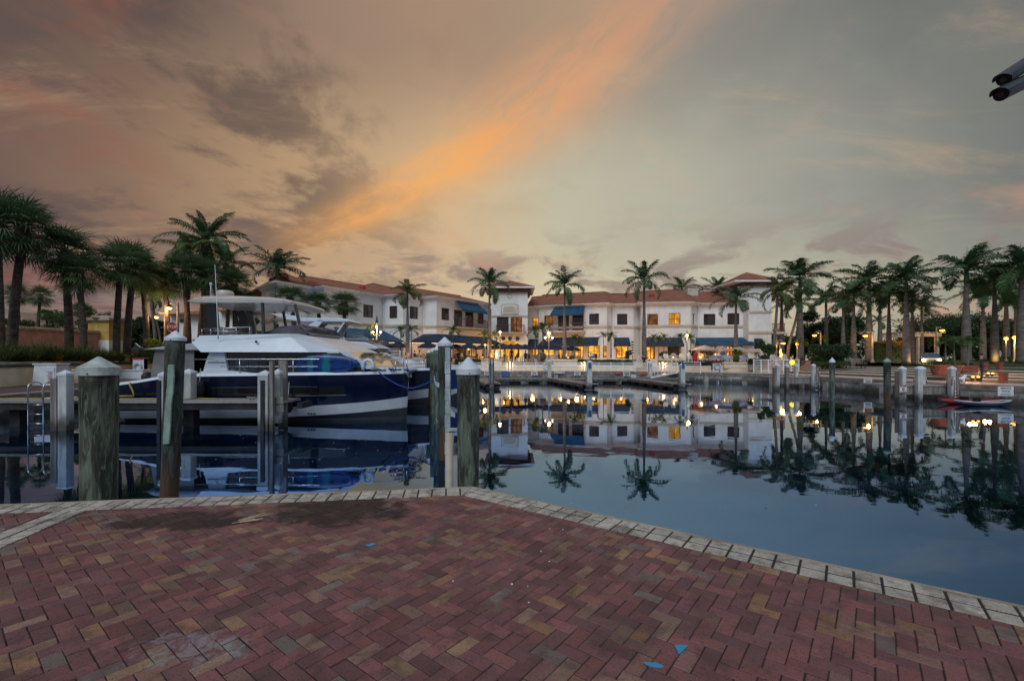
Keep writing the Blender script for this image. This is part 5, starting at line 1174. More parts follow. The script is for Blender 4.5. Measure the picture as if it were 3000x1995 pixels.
sitkayak(2795,2962,24.3,'kayak_navy','dark navy kayak with a white edge floating in front of the red kayak',w=.34,h=.32,mt2='white_plastic')
# ================= terrace walls, hedges, planters (middle)
pwm=T('terrace_wall','long low cream terrace wall behind the seawall railing','wall',(6,56,QZ))
tw=[(-9,56.6),(-7,56.2),(13.6,53.9),(19.5,52.2),(26.2,48.6)]
mb=MB(); mb.sweep(tw,[(.15,QZ-.1),(.15,1.5),(-.15,1.5),(-.15,QZ-.1)]); fixn(mb.build('wall_face','cream',pwm))
mb=MB(); mb.sweep(tw,[(.22,1.502),(.22,1.60),(-.3,1.60),(-.3,1.502)]); fixn(mb.build('coping','white_paint',pwm))
tw2=[(-9,57.4),(-7,57.0),(13.9,54.7),(20,53),(27,49.3)]
mb=MB(); mb.sweep(tw2,[(.10,1.6),(.10,2.0),(-.25,2.0),(-.25,1.6)]); fixn(mb.build('upper_face','stone_cap',pwm))
def planter_block(px0,px1,py0,D,label):
    x0,x1=gx(px0,D),gx(px1,D); z1=gz(py0,D); t=T('planter_block',label,'planter',((x0+x1)/2,D,1.4),'cream planter blocks with white caps on the terrace edge')
    mb=MB(); mb.box(x0,x1,D,D+1.2,1.4,z1-.12); mb.build('body','cream',t)
    mb=MB(); mb.box(x0-.1,x1+.1,D-.1,D+1.3,z1-.118,z1); mb.build('cap','white_paint',t)
    mb=MB(); mb.box(x0+.1,x1-.1,D+.1,D+1.1,z1+.002,z1+.03); mb.build('soil','soil',t)
planter_block(1410,1470,1050.5,55.6,'cream planter block with a white cap holding the uplit palm left of the restaurant arch'); planter_block(1622,1690,1053.5,54.6,'cream planter block with a white cap below the second royal palm')
planter_block(1863,1925,1057.5,53.0,'cream planter block with a white cap below the third royal palm'); planter_block(2122,2191,1061,49.8,'cream planter block with a white cap right of the lifebuoy cabinet')
# ================= MAIN BUILDING
B=T('waterfront_building','long two storey white building with red tiled roofs and blue awnings across the basin','building',(5,66,1.98))
ZB=1.9; ZE=10.2
def hit(px,a,b):
    u=(px-CX)/FO; den=(b[0]-a[0])-u*(b[1]-a[1]); t=(u*a[1]-a[0])/den
    return t, a[1]+(b[1]-a[1])*t
def facade(a,b,z0,z1,holes,name='wall',mt='stucco',rev=.22):
    # holes: dict(px0,px1,py0,py1,kind)
    A=Vector(a); Bv=Vector(b); d=(Bv-A); L=d.length; d/=L; n=Vector((d.y,-d.x))
    rects=[]
    for h in holes:
        t0,D0=hit(h[0],a,b); t1,D1=hit(h[1],a,b); Dm=(D0+D1)/2; zt=gz(h[2],Dm); zb=gz(h[3],Dm)
        rects.append((max(.02,t0*L),min(L-.02,t1*L),max(z0+.02,zb),min(z1-.05,zt),h[4]))
    xs=sorted({0,L,*[r[0] for r in rects],*[r[1] for r in rects]}); zs=sorted({z0,z1,*[r[2] for r in rects],*[r[3] for r in rects]})
    P=lambda s,z,o=0: (A.x+d.x*s+n.x*o, A.y+d.y*s+n.y*o, z)
    mb=MB()
    for i in range(len(xs)-1):
        for j in range(len(zs)-1):
            cx=(xs[i]+xs[i+1])/2; cz=(zs[j]+zs[j+1])/2
            if any(r[0]<cx<r[1] and r[2]<cz<r[3] for r in rects): continue
            mb.quad(P(xs[i],zs[j]),P(xs[i+1],zs[j]),P(xs[i+1],zs[j+1]),P(xs[i],zs[j+1]))
    for r in rects:
        s0,s1,q0,q1,_=r
        mb.quad(P(s0,q0),P(s0,q1),P(s0,q1,-rev),P(s0,q0,-rev)); mb.quad(P(s1,q0),P(s1,q0,-rev),P(s1,q1,-rev),P(s1,q1)); mb.quad(P(s0,q1),P(s1,q1),P(s1,q1,-rev),P(s0,q1,-rev)); mb.quad(P(s0,q0),P(s0,q0,-rev),P(s1,q0,-rev),P(s1,q0))
    mb.build(name,mt,B)
    for r in rects:
        s0,s1,q0,q1,k=r; kind,pane=k
        f=.07 if kind!='store' else .11
        ob=lambda mb,sa,sb,za,zb,o0,o1:(mb.add([P(sa,za,o1),P(sb,za,o1),P(sb,zb,o1),P(sa,zb,o1),P(sa,za,o0),P(sb,za,o0),P(sb,zb,o0),P(sa,zb,o0)],[(0,1,2,3),(0,4,5,1),(1,5,6,2),(2,6,7,3),(3,7,4,0)]))
        mb=MB(); o0,o1=-rev+.002,-rev+.10
        ob(mb,s0,s0+f,q0,q1,o0,o1); ob(mb,s1-f,s1,q0,q1,o0,o1); ob(mb,s0+f,s1-f,q0,q0+f,o0,o1); ob(mb,s0+f,s1-f,q1-f,q1,o0,o1)
        w_=s1-s0
        if kind=='win' and w_>.5: ob(mb,(s0+s1)/2-.03,(s0+s1)/2+.03,q0+f,q1-f,o0,o1-.02); ob(mb,s0+f,(s0+s1)/2-.03,(q0+q1)/2-.03,(q0+q1)/2+.03,o0,o1-.02); ob(mb,(s0+s1)/2+.03,s1-f,(q0+q1)/2-.03,(q0+q1)/2+.03,o0,o1-.02)
        if kind in('door','store'): ob(mb,(s0+s1)/2-.05,(s0+s1)/2+.05,q0+f,q1-f,o0,o1-.02)
        wf=mb.build({'win':'window','door':'balcony_door','store':'shop_front','plain':'window'}[kind],'window_wood' if kind!='plain' else 'stucco_trim',B)
        mb=MB(); mb.quad(P(s0+f*.5,q0+f*.5,-rev+.03),P(s1-f*.5,q0+f*.5,-rev+.03),P(s1-f*.5,q1-f*.5,-rev+.03),P(s0+f*.5,q1-f*.5,-rev+.03)); mb.build('pane',pane,wf)
def H(cr,x0,x1,y0,y1,kind='win',pane='pane_dark'):
    a=cr(x0,y0); b=cr(x1,y1); return (a[0],b[0],a[1],b[1],(kind,pane))
def fp(px,D): return (gx(px,D),D)
# left wing footprint (left to right)
LW=[(-28,51.5),fp(816,47.2),fp(923,51.3),fp(950,50.1),fp(1123,57.2),fp(1181,56.2),fp(1240,58.8),fp(1279,57.9),fp(1434,67)]
lwh=[[],[],[],[H(c3,678,775,500,600),H(c3,897,985,510,620,pane='blind_pane'),H(c3,560,640,770,960,'store','lit_dark')],
 [H(c3,1122,1190,520,628)],[H(c3,1297,1372,525,632)],[],
 [H(c3,1572,1642,538,643),H(c3,1680,1755,555,708,'door','blind_pane'),H(c3,1778,1850,567,712,'door'),H(c3,1885,1940,580,675),
  H(c3,1560,1660,872,965,'store','lit_dark'),H(c3,1700,1790,872,965,'store','lit_dark'),H(c3,1800,1880,872,965,'store','lit_cream')],[]]
for i in range(len(LW)-1): facade(LW[i],LW[i+1],ZB,ZE,lwh[i])
ground_left=[(H(c3,1085,1200,855,945,'store','lit_dark')),H(c3,1150,1190,860,905,'store','lit_shop')]
RW=[fp(1546,70),fp(1578,69.6),fp(1579,69.0),fp(1778,65.1),fp(1793,66.4),fp(1856,66.2),fp(1873,67),fp(1880,64.6),fp(2024,63.9),fp(2043,65.6),fp(2193,65)]
rwh=[[H(c4,785,847,752,853,pane='lit_gold'),H(c4,775,850,1070,1150,'store','lit_shop')],[],
 [H(c4,907,1000,728,836,pane='lit_dim'),H(c4,1050,1165,715,885,'door','blind_pane'),H(c4,1198,1318,715,885,'door'),H(c4,1375,1478,708,822),
  H(c4,898,1007,1070,1145,'win','lit_room'),H(c4,1055,1160,1070,1175,'store','lit_gold'),H(c4,1200,1315,1045,1175,'store','lit_gold'),H(c4,1365,1488,1040,1168,'win','lit_room'),H(c4,1520,1588,1045,1168,'store','lit_room')],
 [],[H(c4,1667,1775,710,825),H(c4,1655,1783,1040,1175,'store','lit_shop')],[],[],
 [H(c5,343,455,712,827,pane='lit_dim'),H(c5,568,690,703,822,'win','lit_room'),H(c5,332,425,1050,1180,'store','lit_shop'),H(c5,555,695,1040,1180,'store','lit_dark')],
 [H(c5,818,842,707,825,'plain','pane_dark')],
 [H(c5,932,1055,712,830),H(c5,1180,1305,705,824),H(c5,895,1060,1035,1175,'store','lit_dark'),H(c5,1072,1160,1060,1180,'plain','lit_cream'),H(c5,1170,1240,1045,1180,'store','lit_shop'),H(c5,1290,1375,1045,1180,'store','lit_dark')]]
for i in range(len(RW)-1): facade(RW[i],RW[i+1],ZB,ZE,rwh[i])
def band_(poly,z,h=.34,o=.10): 
    mb=MB(); mb.sweep(poly,[(o,z),(o+.05,z+h*.6),(o+.05,z+h),(-.05,z+h),(-.05,z)]); fixn(mb.build('band_course','stucco_trim',B))
band_(LW,6.25); band_(RW,6.72)
def gutter(poly):
    mb=MB(); mb.sweep(poly,[(.02,ZE-.35),(.35,ZE-.12),(.62,ZE-.10),(.66,ZE+.06),(-.1,ZE+.06),(-.1,ZE-.35)]); fixn(mb.build('eave','white_paint',B))
gutter(LW); gutter(RW)
def roof(poly,ridge,off=.72,inw=5.2,name='roof',hipl=0):
    # ridge heights per vertex ; slopes follow the eave zigzag to a straight ridge
    P=[Vector(p) for p in poly]; n=len(P); E=[]; Rg=[]; Bk=[]
    d=(P[-1]-P[0]).normalized(); nn=Vector((d.y,-d.x))
    base=min((p-P[0]).dot(nn) for p in P)
    for i in range(n):
        ns=[]
        if i>0: q=(P[i]-P[i-1]).normalized(); ns.append(Vector((q.y,-q.x)))
        if i<n-1: q=(P[i+1]-P[i]).normalized(); ns.append(Vector((q.y,-q.x)))
        a=sum(ns,Vector((0,0))).normalized(); e=P[i]+a*off/max(.5,a.dot(ns[0])); e=e-d*off if (i==0 and hipl) else e; E.append((e.x,e.y,ZE+.065))
        k=(P[i]-P[0]).dot(d); r=P[0]+d*k+nn*(base-inw); b=r-nn*7; b=b-d*off if (i==0 and hipl) else b; r=r+d*hipl if i==0 else r; Rg.append((r.x,r.y,ridge[i])); Bk.append((b.x,b.y,ZE-.5))
    mb=MB(); vs=E+Rg+Bk
    fs=[]
    for i in range(n-1): fs+=[(i,i+1,n+i+1,n+i),(n+i,n+i+1,2*n+i+1,2*n+i)]
    fs+=[(0,n,2*n),(n-1,3*n-1,2*n-1)]
    mb.add(vs,fs); fixn(mb.build(name,'roof_tile',B))
    mb=MB(); 
    for i in range(n-1): mb.tube([Rg[i],Rg[i+1]],.13,6)
    mb.build('ridge_tiles','roof_tile',B)
roof(LW[1:],[12.4,11.9,12.3,12.0,12.4,12.1,12.5,12.1],hipl=2.6); roof(RW,[12.3,12.4,12.6,12.9,12.6,12.5,12.6,12.8,13.0,12.5,12.5],inw=5)
# hipped knobs of roofs over the projecting bays
def hiproof(x0,x1,y0,y1,ze,zr,ov,name='roof'):
    mb=MB(); x0-=ov;x1+=ov;y0-=ov;y1+=ov; h=min(x1-x0,y1-y0)/2
    if x1-x0>=y1-y0: a=(x0+h,(y0+y1)/2,zr); b=(x1-h,(y0+y1)/2,zr)
    else: a=((x0+x1)/2,y0+h,zr); b=((x0+x1)/2,y1-h,zr)
    c=[(x0,y0,ze),(x1,y0,ze),(x1,y1,ze),(x0,y1,ze)]
    if x1-x0>=y1-y0: mb.add(c+[a,b],[(0,1,5,4),(1,2,5),(2,3,4,5),(3,0,4)])
    else: mb.add(c+[a,b],[(0,1,4),(1,2,5,4),(2,3,5),(3,0,4,5)])
    fixn(mb.build(name,'roof_tile',B)); mb=MB(); mb.box(x0+.02,x1-.02,y0+.02,y1-.02,ze-.22,ze-.01); mb.build('eave','white_paint',B)
# end return walls
facade(LW[-1],(LW[-1][0],75),ZB,ZE,[]); facade((gx(1546,70),80),RW[0],ZB,ZE,[])
# left wing left end, farther wall seen between the palms
# central tower
tx0,tx1=gx(1439.5,65.2),gx(1546,65.2); TY=65.2
facade((tx0,TY),(tx1,TY),ZB,gz(857,TY),[H(c4,413,535,742,905,'door'),H(c4,556,675,742,905,'door','lit_dim'),(1455,1528,1020,1046,('plain','lit_gold'))])
facade((tx1,TY),(tx1,TY+6),ZB,gz(857,TY),[]); facade((tx0,TY+6),(tx0,TY),ZB,gz(857,TY),[])
mb=MB(); zt=gz(857,TY); mb.box(tx0-.45,tx1+.45,TY-.45,TY+6.4,zt,zt+.5); mb.build('soffit','window_wood',B)
mb=MB(); mb.box(tx0-.95,tx1+.95,TY-.95,TY+6.9,zt+.502,zt+.72); mb.build('eave','white_paint',B)
hiproof(tx0,tx1,TY,TY+6,zt+.74,zt+2.1,1.0)
mb=MB(); zb=gz(926,TY); mb.box(tx0-.08,tx1+.08,TY-.12,TY-.01,zb-.12,zb+.12); zb=gz(975,TY); mb.box(tx0+.8,tx1+.05,TY-.14,TY-.01,zb-.25,zb); mb.build('band_course','stucco_trim',B)
# arched niche and round vent
def archpts(cx,w,z0,zs,rise,n=12): return [(cx-w,z0),(cx+w,z0)]+[(cx+w*math.cos(a),zs+rise*math.sin(a)) for a in [PI*k/n for k in range(n+1)]]
cx_=gx(1493.5,TY)
for (wpx,y0,ys,ry,mt,o) in ((26,921.5,894,5,'stucco_trim',.10),(22,919,898,4.2,'stucco',.14),(19,916,901,3.8,'stucco_trim',.17)):
    w_=wpx*TY/FO; mb=MB(); mb.prof(archpts(cx_,w_,gz(y0,TY),gz(ys,TY),ry*TY/FO),TY-o,TY-.01); fixn(mb.build('niche_panel',mt,B))
mb=MB(); zc=gz(867,TY); mb.tube([(cx_+.30*math.cos(a),TY-.03,zc+.30*math.sin(a)) for a in [2*PI*k/20 for k in range(21)]],.05,6,cap=False); mb.build('round_vent','stucco_trim',B)
# arched glowing entrance
x0a,x1a=gx(1455,TY),gx(1528,TY); mb=MB(); mb.prof([(x0a,gz(1046,TY)),(x1a,gz(1046,TY)),(x1a,gz(1012,TY))]+[((x0a+x1a)/2+(x1a-x0a)/2*math.cos(a),gz(1012,TY)+.62*math.sin(a)) for a in [PI*k/12 for k in range(1,13)]],TY-.03,TY-.005); fixn(mb.build('arched_entrance','lit_room',B))
for px in (1475,1494,1516):
    x=gx(px,TY); z=gz(992,TY); mb=MB(); mb.tube([(x,TY-.02,z),(x,TY-.14,z)],.28,16); mb.build('wall_medallion','dark_metal',B)
def balcony(px0,px1,pyt,pyb,pyf,a,b,dep,roofc=None):
    A=Vector(a); Bv=Vector(b); d=(Bv-A).normalized(); n=Vector((d.y,-d.x)); L=(Bv-A).length
    t0,D0=hit(px0,a,b); t1,D1=hit(px1,a,b); Dm=(D0+D1)/2; p0=A+d*L*t0; p1=A+d*L*t1
    zt,zb,zf=gz(pyt,Dm-dep),gz(pyb,Dm-dep),gz(pyf,Dm-dep)
    mb=MB(); mb.prism([(p0.x,p0.y),(p1.x,p1.y),(p1.x+n.x*dep,p1.y+n.y*dep),(p0.x+n.x*dep,p0.y+n.y*dep)],zf,zb); bf=fixn(mb.build('balcony','stucco_trim',B))
    mb=MB(); q0=p0+n*(dep-.08); q1=p1+n*(dep-.08)
    mb.bar((q0.x,q0.y,zt),(q1.x,q1.y,zt),.07); mb.bar((q0.x,q0.y,zb+.12),(q1.x,q1.y,zb+.12),.05)
    for (u,v) in ((p0,q0),(p1,q1)): mb.bar((u.x,u.y,zt),(v.x,v.y,zt),.07); mb.bar((v.x,v.y,zb),(v.x,v.y,zt+.05),.1)
    W=(q1-q0).length; k=.14
    while k<W: q=q0+d*k; mb.bar((q.x,q.y,zb+.1),(q.x,q.y,zt),.028); k+=.16
    mb.build('balustrade','rail_wood',bf)
c_=c3(1675,632); e=c3(1918,725)
balcony(c_[0],e[0],c3(0,636)[1],c3(0,705)[1],c3(0,718)[1],LW[7],LW[8],1.2)
balcony(c4(990)[0],c4(1335)[0],c4(0,808)[1],c4(0,885)[1],c4(0,905)[1],RW[2],RW[3],1.3)
balcony(c4(408)[0],c4(695)[0],c4(0,828)[1],c4(0,902)[1],c4(0,915)[1],(tx0,TY),(tx1,TY),.9)
def awning(pts_top,pts_bot,mt,val=.28,name='awning',lights=False,sides=True):
    n=len(pts_top); mb=MB(); vs=[tuple(p) for p in pts_top]+[tuple(p) for p in pts_bot]+[(p[0],p[1],p[2]-val) for p in pts_bot]+[(p[0],q[1]+.02,p[2]-val) for p,q in zip(pts_bot,pts_top)]
    fs=[]
    for i in range(n-1): fs+=[(n+i,n+i+1,i+1,i),(2*n+i,2*n+i+1,n+i+1,n+i)]
    if sides: fs+=[(0,n,2*n),(0,2*n,3*n),(n-1,3*n-1,2*n-1),(n-1,4*n-1,3*n-1)]
    mb.add(vs,fs); aw=fixn(mb.build(name,mt,B))
    if lights:
        mb=MB()
        for i in range(n-1): a=Vector(pts_bot[i]); b=Vector(pts_bot[i+1]); mb.bar(a+Vector((0,-.03,-val+.05)),b+Vector((0,-.03,-val+.05)),.05)
        mb.build('string_lights','string_light',aw)
    return aw
def aw_on(a,b,px0,px1,pyt,pyb,dep,mt,lights=False,inset=0):
    t0,D0=hit(px0,a,b); t1,D1=hit(px1,a,b); A=Vector(a); Bv=Vector(b); d=Bv-A; n=Vector((d.y,-d.x)).normalized(); p0=A+d*t0; p1=A+d*t1; Dm=(D0+D1)/2
    zt=gz(pyt,Dm); zb=gz(pyb,Dm-dep); 
    return awning([(p0.x+n.x*.03,p0.y+n.y*.03,zt),(p1.x+n.x*.03,p1.y+n.y*.03,zt)],[(p0.x+n.x*dep-inset,p0.y+n.y*dep,zb),(p1.x+n.x*dep+inset,p1.y+n.y*dep,zb)],mt,lights=lights)
aw_on(LW[7],LW[8],c3(1690)[0],c3(1875)[0],c3(0,480)[1],c3(0,558)[1],1.7,'awning_blue',inset=.2)
aw_on(RW[2],RW[3],c4(1015)[0],c4(1330)[0],c4(0,634)[1],c4(0,708)[1],1.5,'awning_blue',inset=.2)
aw_on(RW[2],RW[3],c4(905)[0],c4(1470)[0],c4(0,958)[1],c4(0,1030)[1],1.7,'awning_navy',inset=.3)
aw_on(RW[0],RW[1],c4(752)[0],c4(845)[0],c4(0,975)[1],c4(0,1030)[1],1.6,'awning_navy')
aw_on(RW[4],RW[5],c4(1640)[0],c4(1790)[0],c4(0,958)[1],c4(0,1030)[1],1.5,'awning_navy')
aw_on(RW[7],RW[8],c5(330)[0],c5(700)[0],c5(0,958)[1],c5(0,1032)[1],1.5,'awning_navy')
aw_on(RW[9],RW[10],c5(850)[0],c5(1380)[0],c5(0,958)[1],c5(0,1022)[1],2.4,'awning_blue',inset=.2)
# big sloping awnings over the left terrace
def A3(cr,x,y,D): p=cr(x,y); return tuple(at(p[0],p[1],D))
awning([A3(c3,640,700,48.8),A3(c3,1000,728,55),A3(c3,1070,733,57)],[A3(c3,700,800,45.5),A3(c3,1040,818,51.5),A3(c3,1245,822,54.5)],'awning_blue',lights=True)
awning([A3(c3,1420,762,57.6),A3(c3,1540,760,57.2),A3(c3,1960,790,64.6)],[A3(c3,1305,822,54.8),A3(c3,1600,825,55.0),A3(c3,2100,845,60)],'awning_navy',lights=True)
# right tower
D=63.5; rx0,rx1=gx(2193,D),gx(2260,D)
facade((rx0,D),(rx1,D),ZB,gz(838,D),[H(c5,1460,1530,1060,1160,'store','lit_dark')]); facade((rx1,D),(rx1,D+8),ZB,gz(838,D),[]); facade((rx0,D+8),(rx0,D),ZB,gz(838,D),[])
mb=MB(); 
for (py,h) in ((914,.28),(974,.3)): z=gz(py,D); mb.box(rx0+(.1 if py<950 else 0),rx1+.12,D-.12,D-.01,z-h/2,z+h/2)
z=gz(974,D); mb.box(rx1+.12,rx1+1.9,D-.1,D+6,z-.2,z+.12); mb.build('band_course','stucco_trim',B)
mb=MB(); z2=gz(923,D); 
for k in range(9): mb.box(rx1+.2+k*.2,rx1+.26+k*.2,D,D+.06,z+.12,z+1.15)
mb.box(rx1+.1,rx1+1.9,D-.02,D+.08,z+1.15,z+1.25); mb.box(rx1+.15,rx1+.5,D+1,D+2,z+.12,z+3.2); mb.build('side_balcony','rail_wood',B)
zt=gz(838,D); mb=MB(); mb.box(gx(2172,D),rx1+.3,D-.4,D+6,zt,zt+.45); mb.build('soffit','window_wood',B)
mb=MB(); mb.box(rx0-2.3,rx1+1.0,D-1.0,D+6.8,zt+.452,zt+.66); mb.build('eave','white_paint',B); mb=MB(); mb.box(gx(2165,D),rx0,D+.4,D+7.6,ZE+.3,zt); mb.build('wall','stucco',B)
hiproof(rx0-1.35,rx1,D,D+5.8,zt+.68,zt+2.3,1.0)
aw_on((rx0,D),(rx1,D),c5(1458)[0],c5(1540)[0],c5(0,968)[1],c5(0,1045)[1],1.2,'awning_navy')
mb=MB(); 
for px in (2183+0,): pass
# downpipes, red roof vents
for (a,z_) in ((LW[4],0),(LW[6],0),(RW[4],0),(RW[6],0),(RW[9],0)):
    mb=MB(); mb.tube([(a[0]+.12,a[1]-.28,ZE-.2),(a[0]+.12,a[1]-.12,ZE-.9),(a[0]+.12,a[1]-.12,ZB+2)],.08,8); mb.build('downpipe','white_paint',B)
for (px,py,D) in ((1061,843,57),(1586,889,70.5),(1909,866,67.5)):
    p=at(px,py,D); mb=MB(); mb.lathe((p.x,p.y,p.z-.3),[(.42,0),(.42,.35),(.3,.5),(0,.58)],12); mb.build('roof_vent','red_paint',B)
mb=MB(); p=at(2030,862,69); mb.box(p.x-.8,p.x+.8,69,71,11.5,12.9); mb.build('chimney','stucco_trim',B)
# red glow candle in the left window etc: small wall lanterns
for (cr,x,y,D) in ((c4,430,1075,TY-.2),(c4,490,1078,TY-.2)):
    p=cr(x,y); q=at(p[0],p[1],D); mb=MB(); mb.ball(q,.16,n=10,m=8); mb.build('wall_lantern','lamp_amber',B,smooth=True)
    plight('lantern_light',q+Vector((0,-.5,0)),70,(1,.5,.12))
for (px,py,D,e) in ((1300,1032,57,60),(1240,1030,56,40),(1690,1036,61.5,60),(1820,1040,63,50),(1980,1042,60,50),(1450,1035,60,60),(1180,1028,53,30),(1320,1030,58,40),(1560,1035,63,45),(1640,1035,63,60),(1740,1035,62,60),(1900,1040,61,70),(2120,1040,60,60),(2200,1040,59,40)):
    plight('terrace_light',at(px,py,D),e*1.6,(1,.5,.15),.25)
# pale distant house seen behind the left palms
hb=T('villa','pale two storey villa with green shutters far behind the catamaran flybridge','building',(gx(600,74),74,2.0))
def bxp(name,px0,px1,py0,py1,D,dep,mt): mb=MB(); mb.box(gx(px0,D),gx(px1,D),D,D+dep,gz(py1,D),gz(py0,D)); return mb.build(name,mt,hb)
bxp('wall',493,640,922,1015,76,8,'stucco'); bxp('wall',640,720,912,1015,72,8,'stucco')
bxp('band_course',490,642,918,924,75.9,.1,'stucco_trim')
for (a,b,c_,d_) in ((527,540,935,945),(582,593,935,946),(540,548,960,975)):
    f=bxp('window',a,b,c_,d_,75.9,.08,'green_tile')
bxp('window',661,668,920,931,71.9,.08,'window_wood')
mb=MB(); x0,x1=gx(485,75),gx(640,75); z=gz(922,75); mb.add([(x0,74.5,z),(x1,74.5,z),(x1,84,z),(x0,84,z),(x0+2,79,z+1.0),(x1-2,79,z+1.0)],[(0,1,5,4),(1,2,5),(2,3,4,5),(3,0,4)]); x0,x1=gx(634,71),gx(725,71); z=gz(912,71); mb.add([(x0,70.5,z),(x1,70.5,z),(x1,80,z),(x0,80,z),(x0+2,75,z+1.2),(x1-2,75,z+1.2)],[(0,1,5,4),(1,2,5),(2,3,4,5),(3,0,4)]); fixn(mb.build('roof','roof_tile',hb))
# ================= palms
def frond(mb,o,az,e0,L,bend,nl,ll,lw,droop,seg=14,fwd=.55,plume=0,rng=random,tw=0):
    o=Vector(o); h=Vector((math.cos(az),math.sin(az),0)); side=Vector((-math.sin(az),math.cos(az),0)); pts=[o.copy()]; dirs=[]
    e=e0; p=o.copy()
    for i in range(seg):
        d=h*math.cos(e)+Vector((0,0,1))*math.sin(e); dirs.append(d); p=p+d*(L/seg); pts.append(p.copy()); e-=bend/seg*(.5+1.0*i/seg)
    dirs.append(dirs[-1])
    mb.tube(pts,[.035*(1-.85*i/seg)*(L/3.4) for i in range(seg+1)],4,cap=False)
    for i in range(nl):
        t=.13+.87*(i+.5)/nl; k=t*seg; a=int(min(k,seg-1)); q=pts[a].lerp(pts[a+1],k-a); d=dirs[a]; up=side.cross(d)*-1
        if up.z<0: up=-up
        ln=ll*(math.sin(PI*min(1,(t*.86+.10)))**.6)*rng.uniform(.85,1.1)
        if t>.9: ln*=.75
        for s in (-1,1):
            lift=rng.uniform(-.15,.35)+plume*rng.uniform(-.8,.8)
            ld=(side*s*1.0+d*(fwd+.5*t)+up*lift).normalized()
            ld2=(ld+Vector((0,0,-droop*rng.uniform(.7,1.3)))).normalized()
            wv=d.cross(ld); wv=ld.cross(wv).normalized()*lw*.5
            m1=q+ld*ln*.45; tip=m1+ld2*ln*.55
            mb.add([q-wv*.5,q+wv*.5,m1+wv,m1-wv,tip],[(0,1,2,3),(3,2,4)])
def royal(seed,nf=13,L=3.3,ll=.95,bend=2.1,dark='leaf_royal',nl=38,H=8.5,droop=.9,shaft=True,lw=.085,spread=(-.35,1.35),tr=.20,trunkmat='trunk_grey',crook=(0,0),plume=.45,shaftmat='crownshaft'):
    rng=random.Random(seed); t=T('royal_palm','','palm tree',(0,0,0))
    mb=MB(); sh=1.35 if shaft else .3
    prof=[]; 
    for i in range(15):
        f=i/14; r=tr*(1.45-.9*f*.6+.22*math.sin(PI*min(1,f*1.3))-.30*f) if shaft else tr*(1.25-.45*f)
        if i==0: r*=1.25
        prof.append((r,f*H))
    pts=[(crook[0]*math.sin(f_*PI*.5)**2,crook[1]*math.sin(f_*PI*.5)**2,z) for (r,z),f_ in zip(prof,[i/14 for i in range(15)])]
    mb.tube(pts,[r for r,_ in prof],12); mb.build('trunk',trunkmat,t,smooth=True,local=True)
    cx,cy=crook
    if shaft:
        mb=MB(); mb.lathe((cx,cy,H-.05),[(prof[-1][0]*1.0,0),(prof[-1][0]*1.25,.25),(prof[-1][0]*.8,sh),(.05,sh+.5)],12); mb.build('crownshaft',shaftmat,t,smooth=True,local=True)
    mb=MB(); top=(cx,cy,H+sh-.1)
    for i in range(nf):
        f=i/(nf-1) ; e0=spread[0]+(spread[1]-spread[0])*f**.85+rng.uniform(-.12,.12); az=i*2.39996+rng.uniform(-.25,.25)
        frond(mb,top,az,e0+.15,L*rng.uniform(.88,1.08)*(1 if f<.9 else .7),bend*(1.05-.55*f)*rng.uniform(.85,1.15),nl,ll*rng.uniform(.9,1.1),lw,droop,rng=rng,plume=plume)
    if shaft: mb.tube([(cx,cy,H+sh),(cx+.1,cy,H+sh+L*.65)],[.04,.008],5)
    mb.build('crown',dark,t,local=True)
    return tree_of(t)
def fanpalm(seed,nf=34,rad=2.1,H=8,leaf='leaf_fan',tr=.21,crook=(0,0)):
    rng=random.Random(seed); t=T('cabbage_palm','','palm tree',(0,0,0))
    mb=MB(); n=13; mb.tube([(crook[0]*(i/n)**1.6,crook[1]*(i/n)**1.6,H*i/n) for i in range(n+1)],[tr*(1.3-.35*i/n) for i in range(n+1)],12); mb.build('trunk','trunk_brown',t,smooth=True,local=True)
    cx,cy=crook; mb=MB(); mb.lathe((cx,cy,H-.9),[(tr*.95,0),(tr*1.5,.4),(tr*1.7,.9),(tr*1.1,1.3),(0,1.5)],12)
    for k in range(46): 
        a=rng.uniform(0,2*PI); z=rng.uniform(-.8,.35); r=tr*1.4; mb.bar((cx+r*.7*math.cos(a),cy+r*.7*math.sin(a),H+z),(cx+r*1.5*math.cos(a),cy+r*1.5*math.sin(a),H+z+.28),.07,.03)
    mb.build('boot_bases','trunk_boot',t,local=True)
    mb=MB(); top=Vector((cx,cy,H+.2))
    for i in range(nf):
        f=i/(nf-1); e=-1.0+2.5*f+rng.uniform(-.15,.15); az=i*2.39996+rng.uniform(-.3,.3)
        d=Vector((math.cos(az)*math.cos(e),math.sin(az)*math.cos(e),math.sin(e))); pl=rad*.52*rng.uniform(.85,1.15)
        c=top+d*pl+Vector((0,0,-.06)); mb.tube([top,top+d*pl*.5+Vector((0,0,.05)),c],[.03,.02,.015],4,cap=False)
        side=Vector((-math.sin(az),math.cos(az),0)); up=side.cross(d); 
        if up.z<0: up=-up
        ns=20; LR=rad*.58*rng.uniform(.85,1.15)
        for k in range(ns):
            a=-2.0+4.0*(k+.5)/ns+rng.uniform(-.04,.04); fold=.35*abs(math.sin(a))
            ld=(d*math.cos(a)+side*math.sin(a)+up*(-.15+fold*.4)).normalized(); ln=LR*(1-.28*(abs(a)/2)**2)*rng.uniform(.8,1.2)
            wv=ld.cross(up).normalized()*.036; m1=c+ld*ln*.55; ld2=(ld+Vector((0,0,-.55*rng.uniform(.6,1.5)))).normalized(); tip=m1+ld2*ln*.5
            mb.add([c-wv*.3,c+wv*.3,m1+wv,m1-wv,tip],[(0,1,2,3),(3,2,4)])
    mb.build('crown',leaf,t,local=True); return tree_of(t)
used=set(); Hf_=8.0
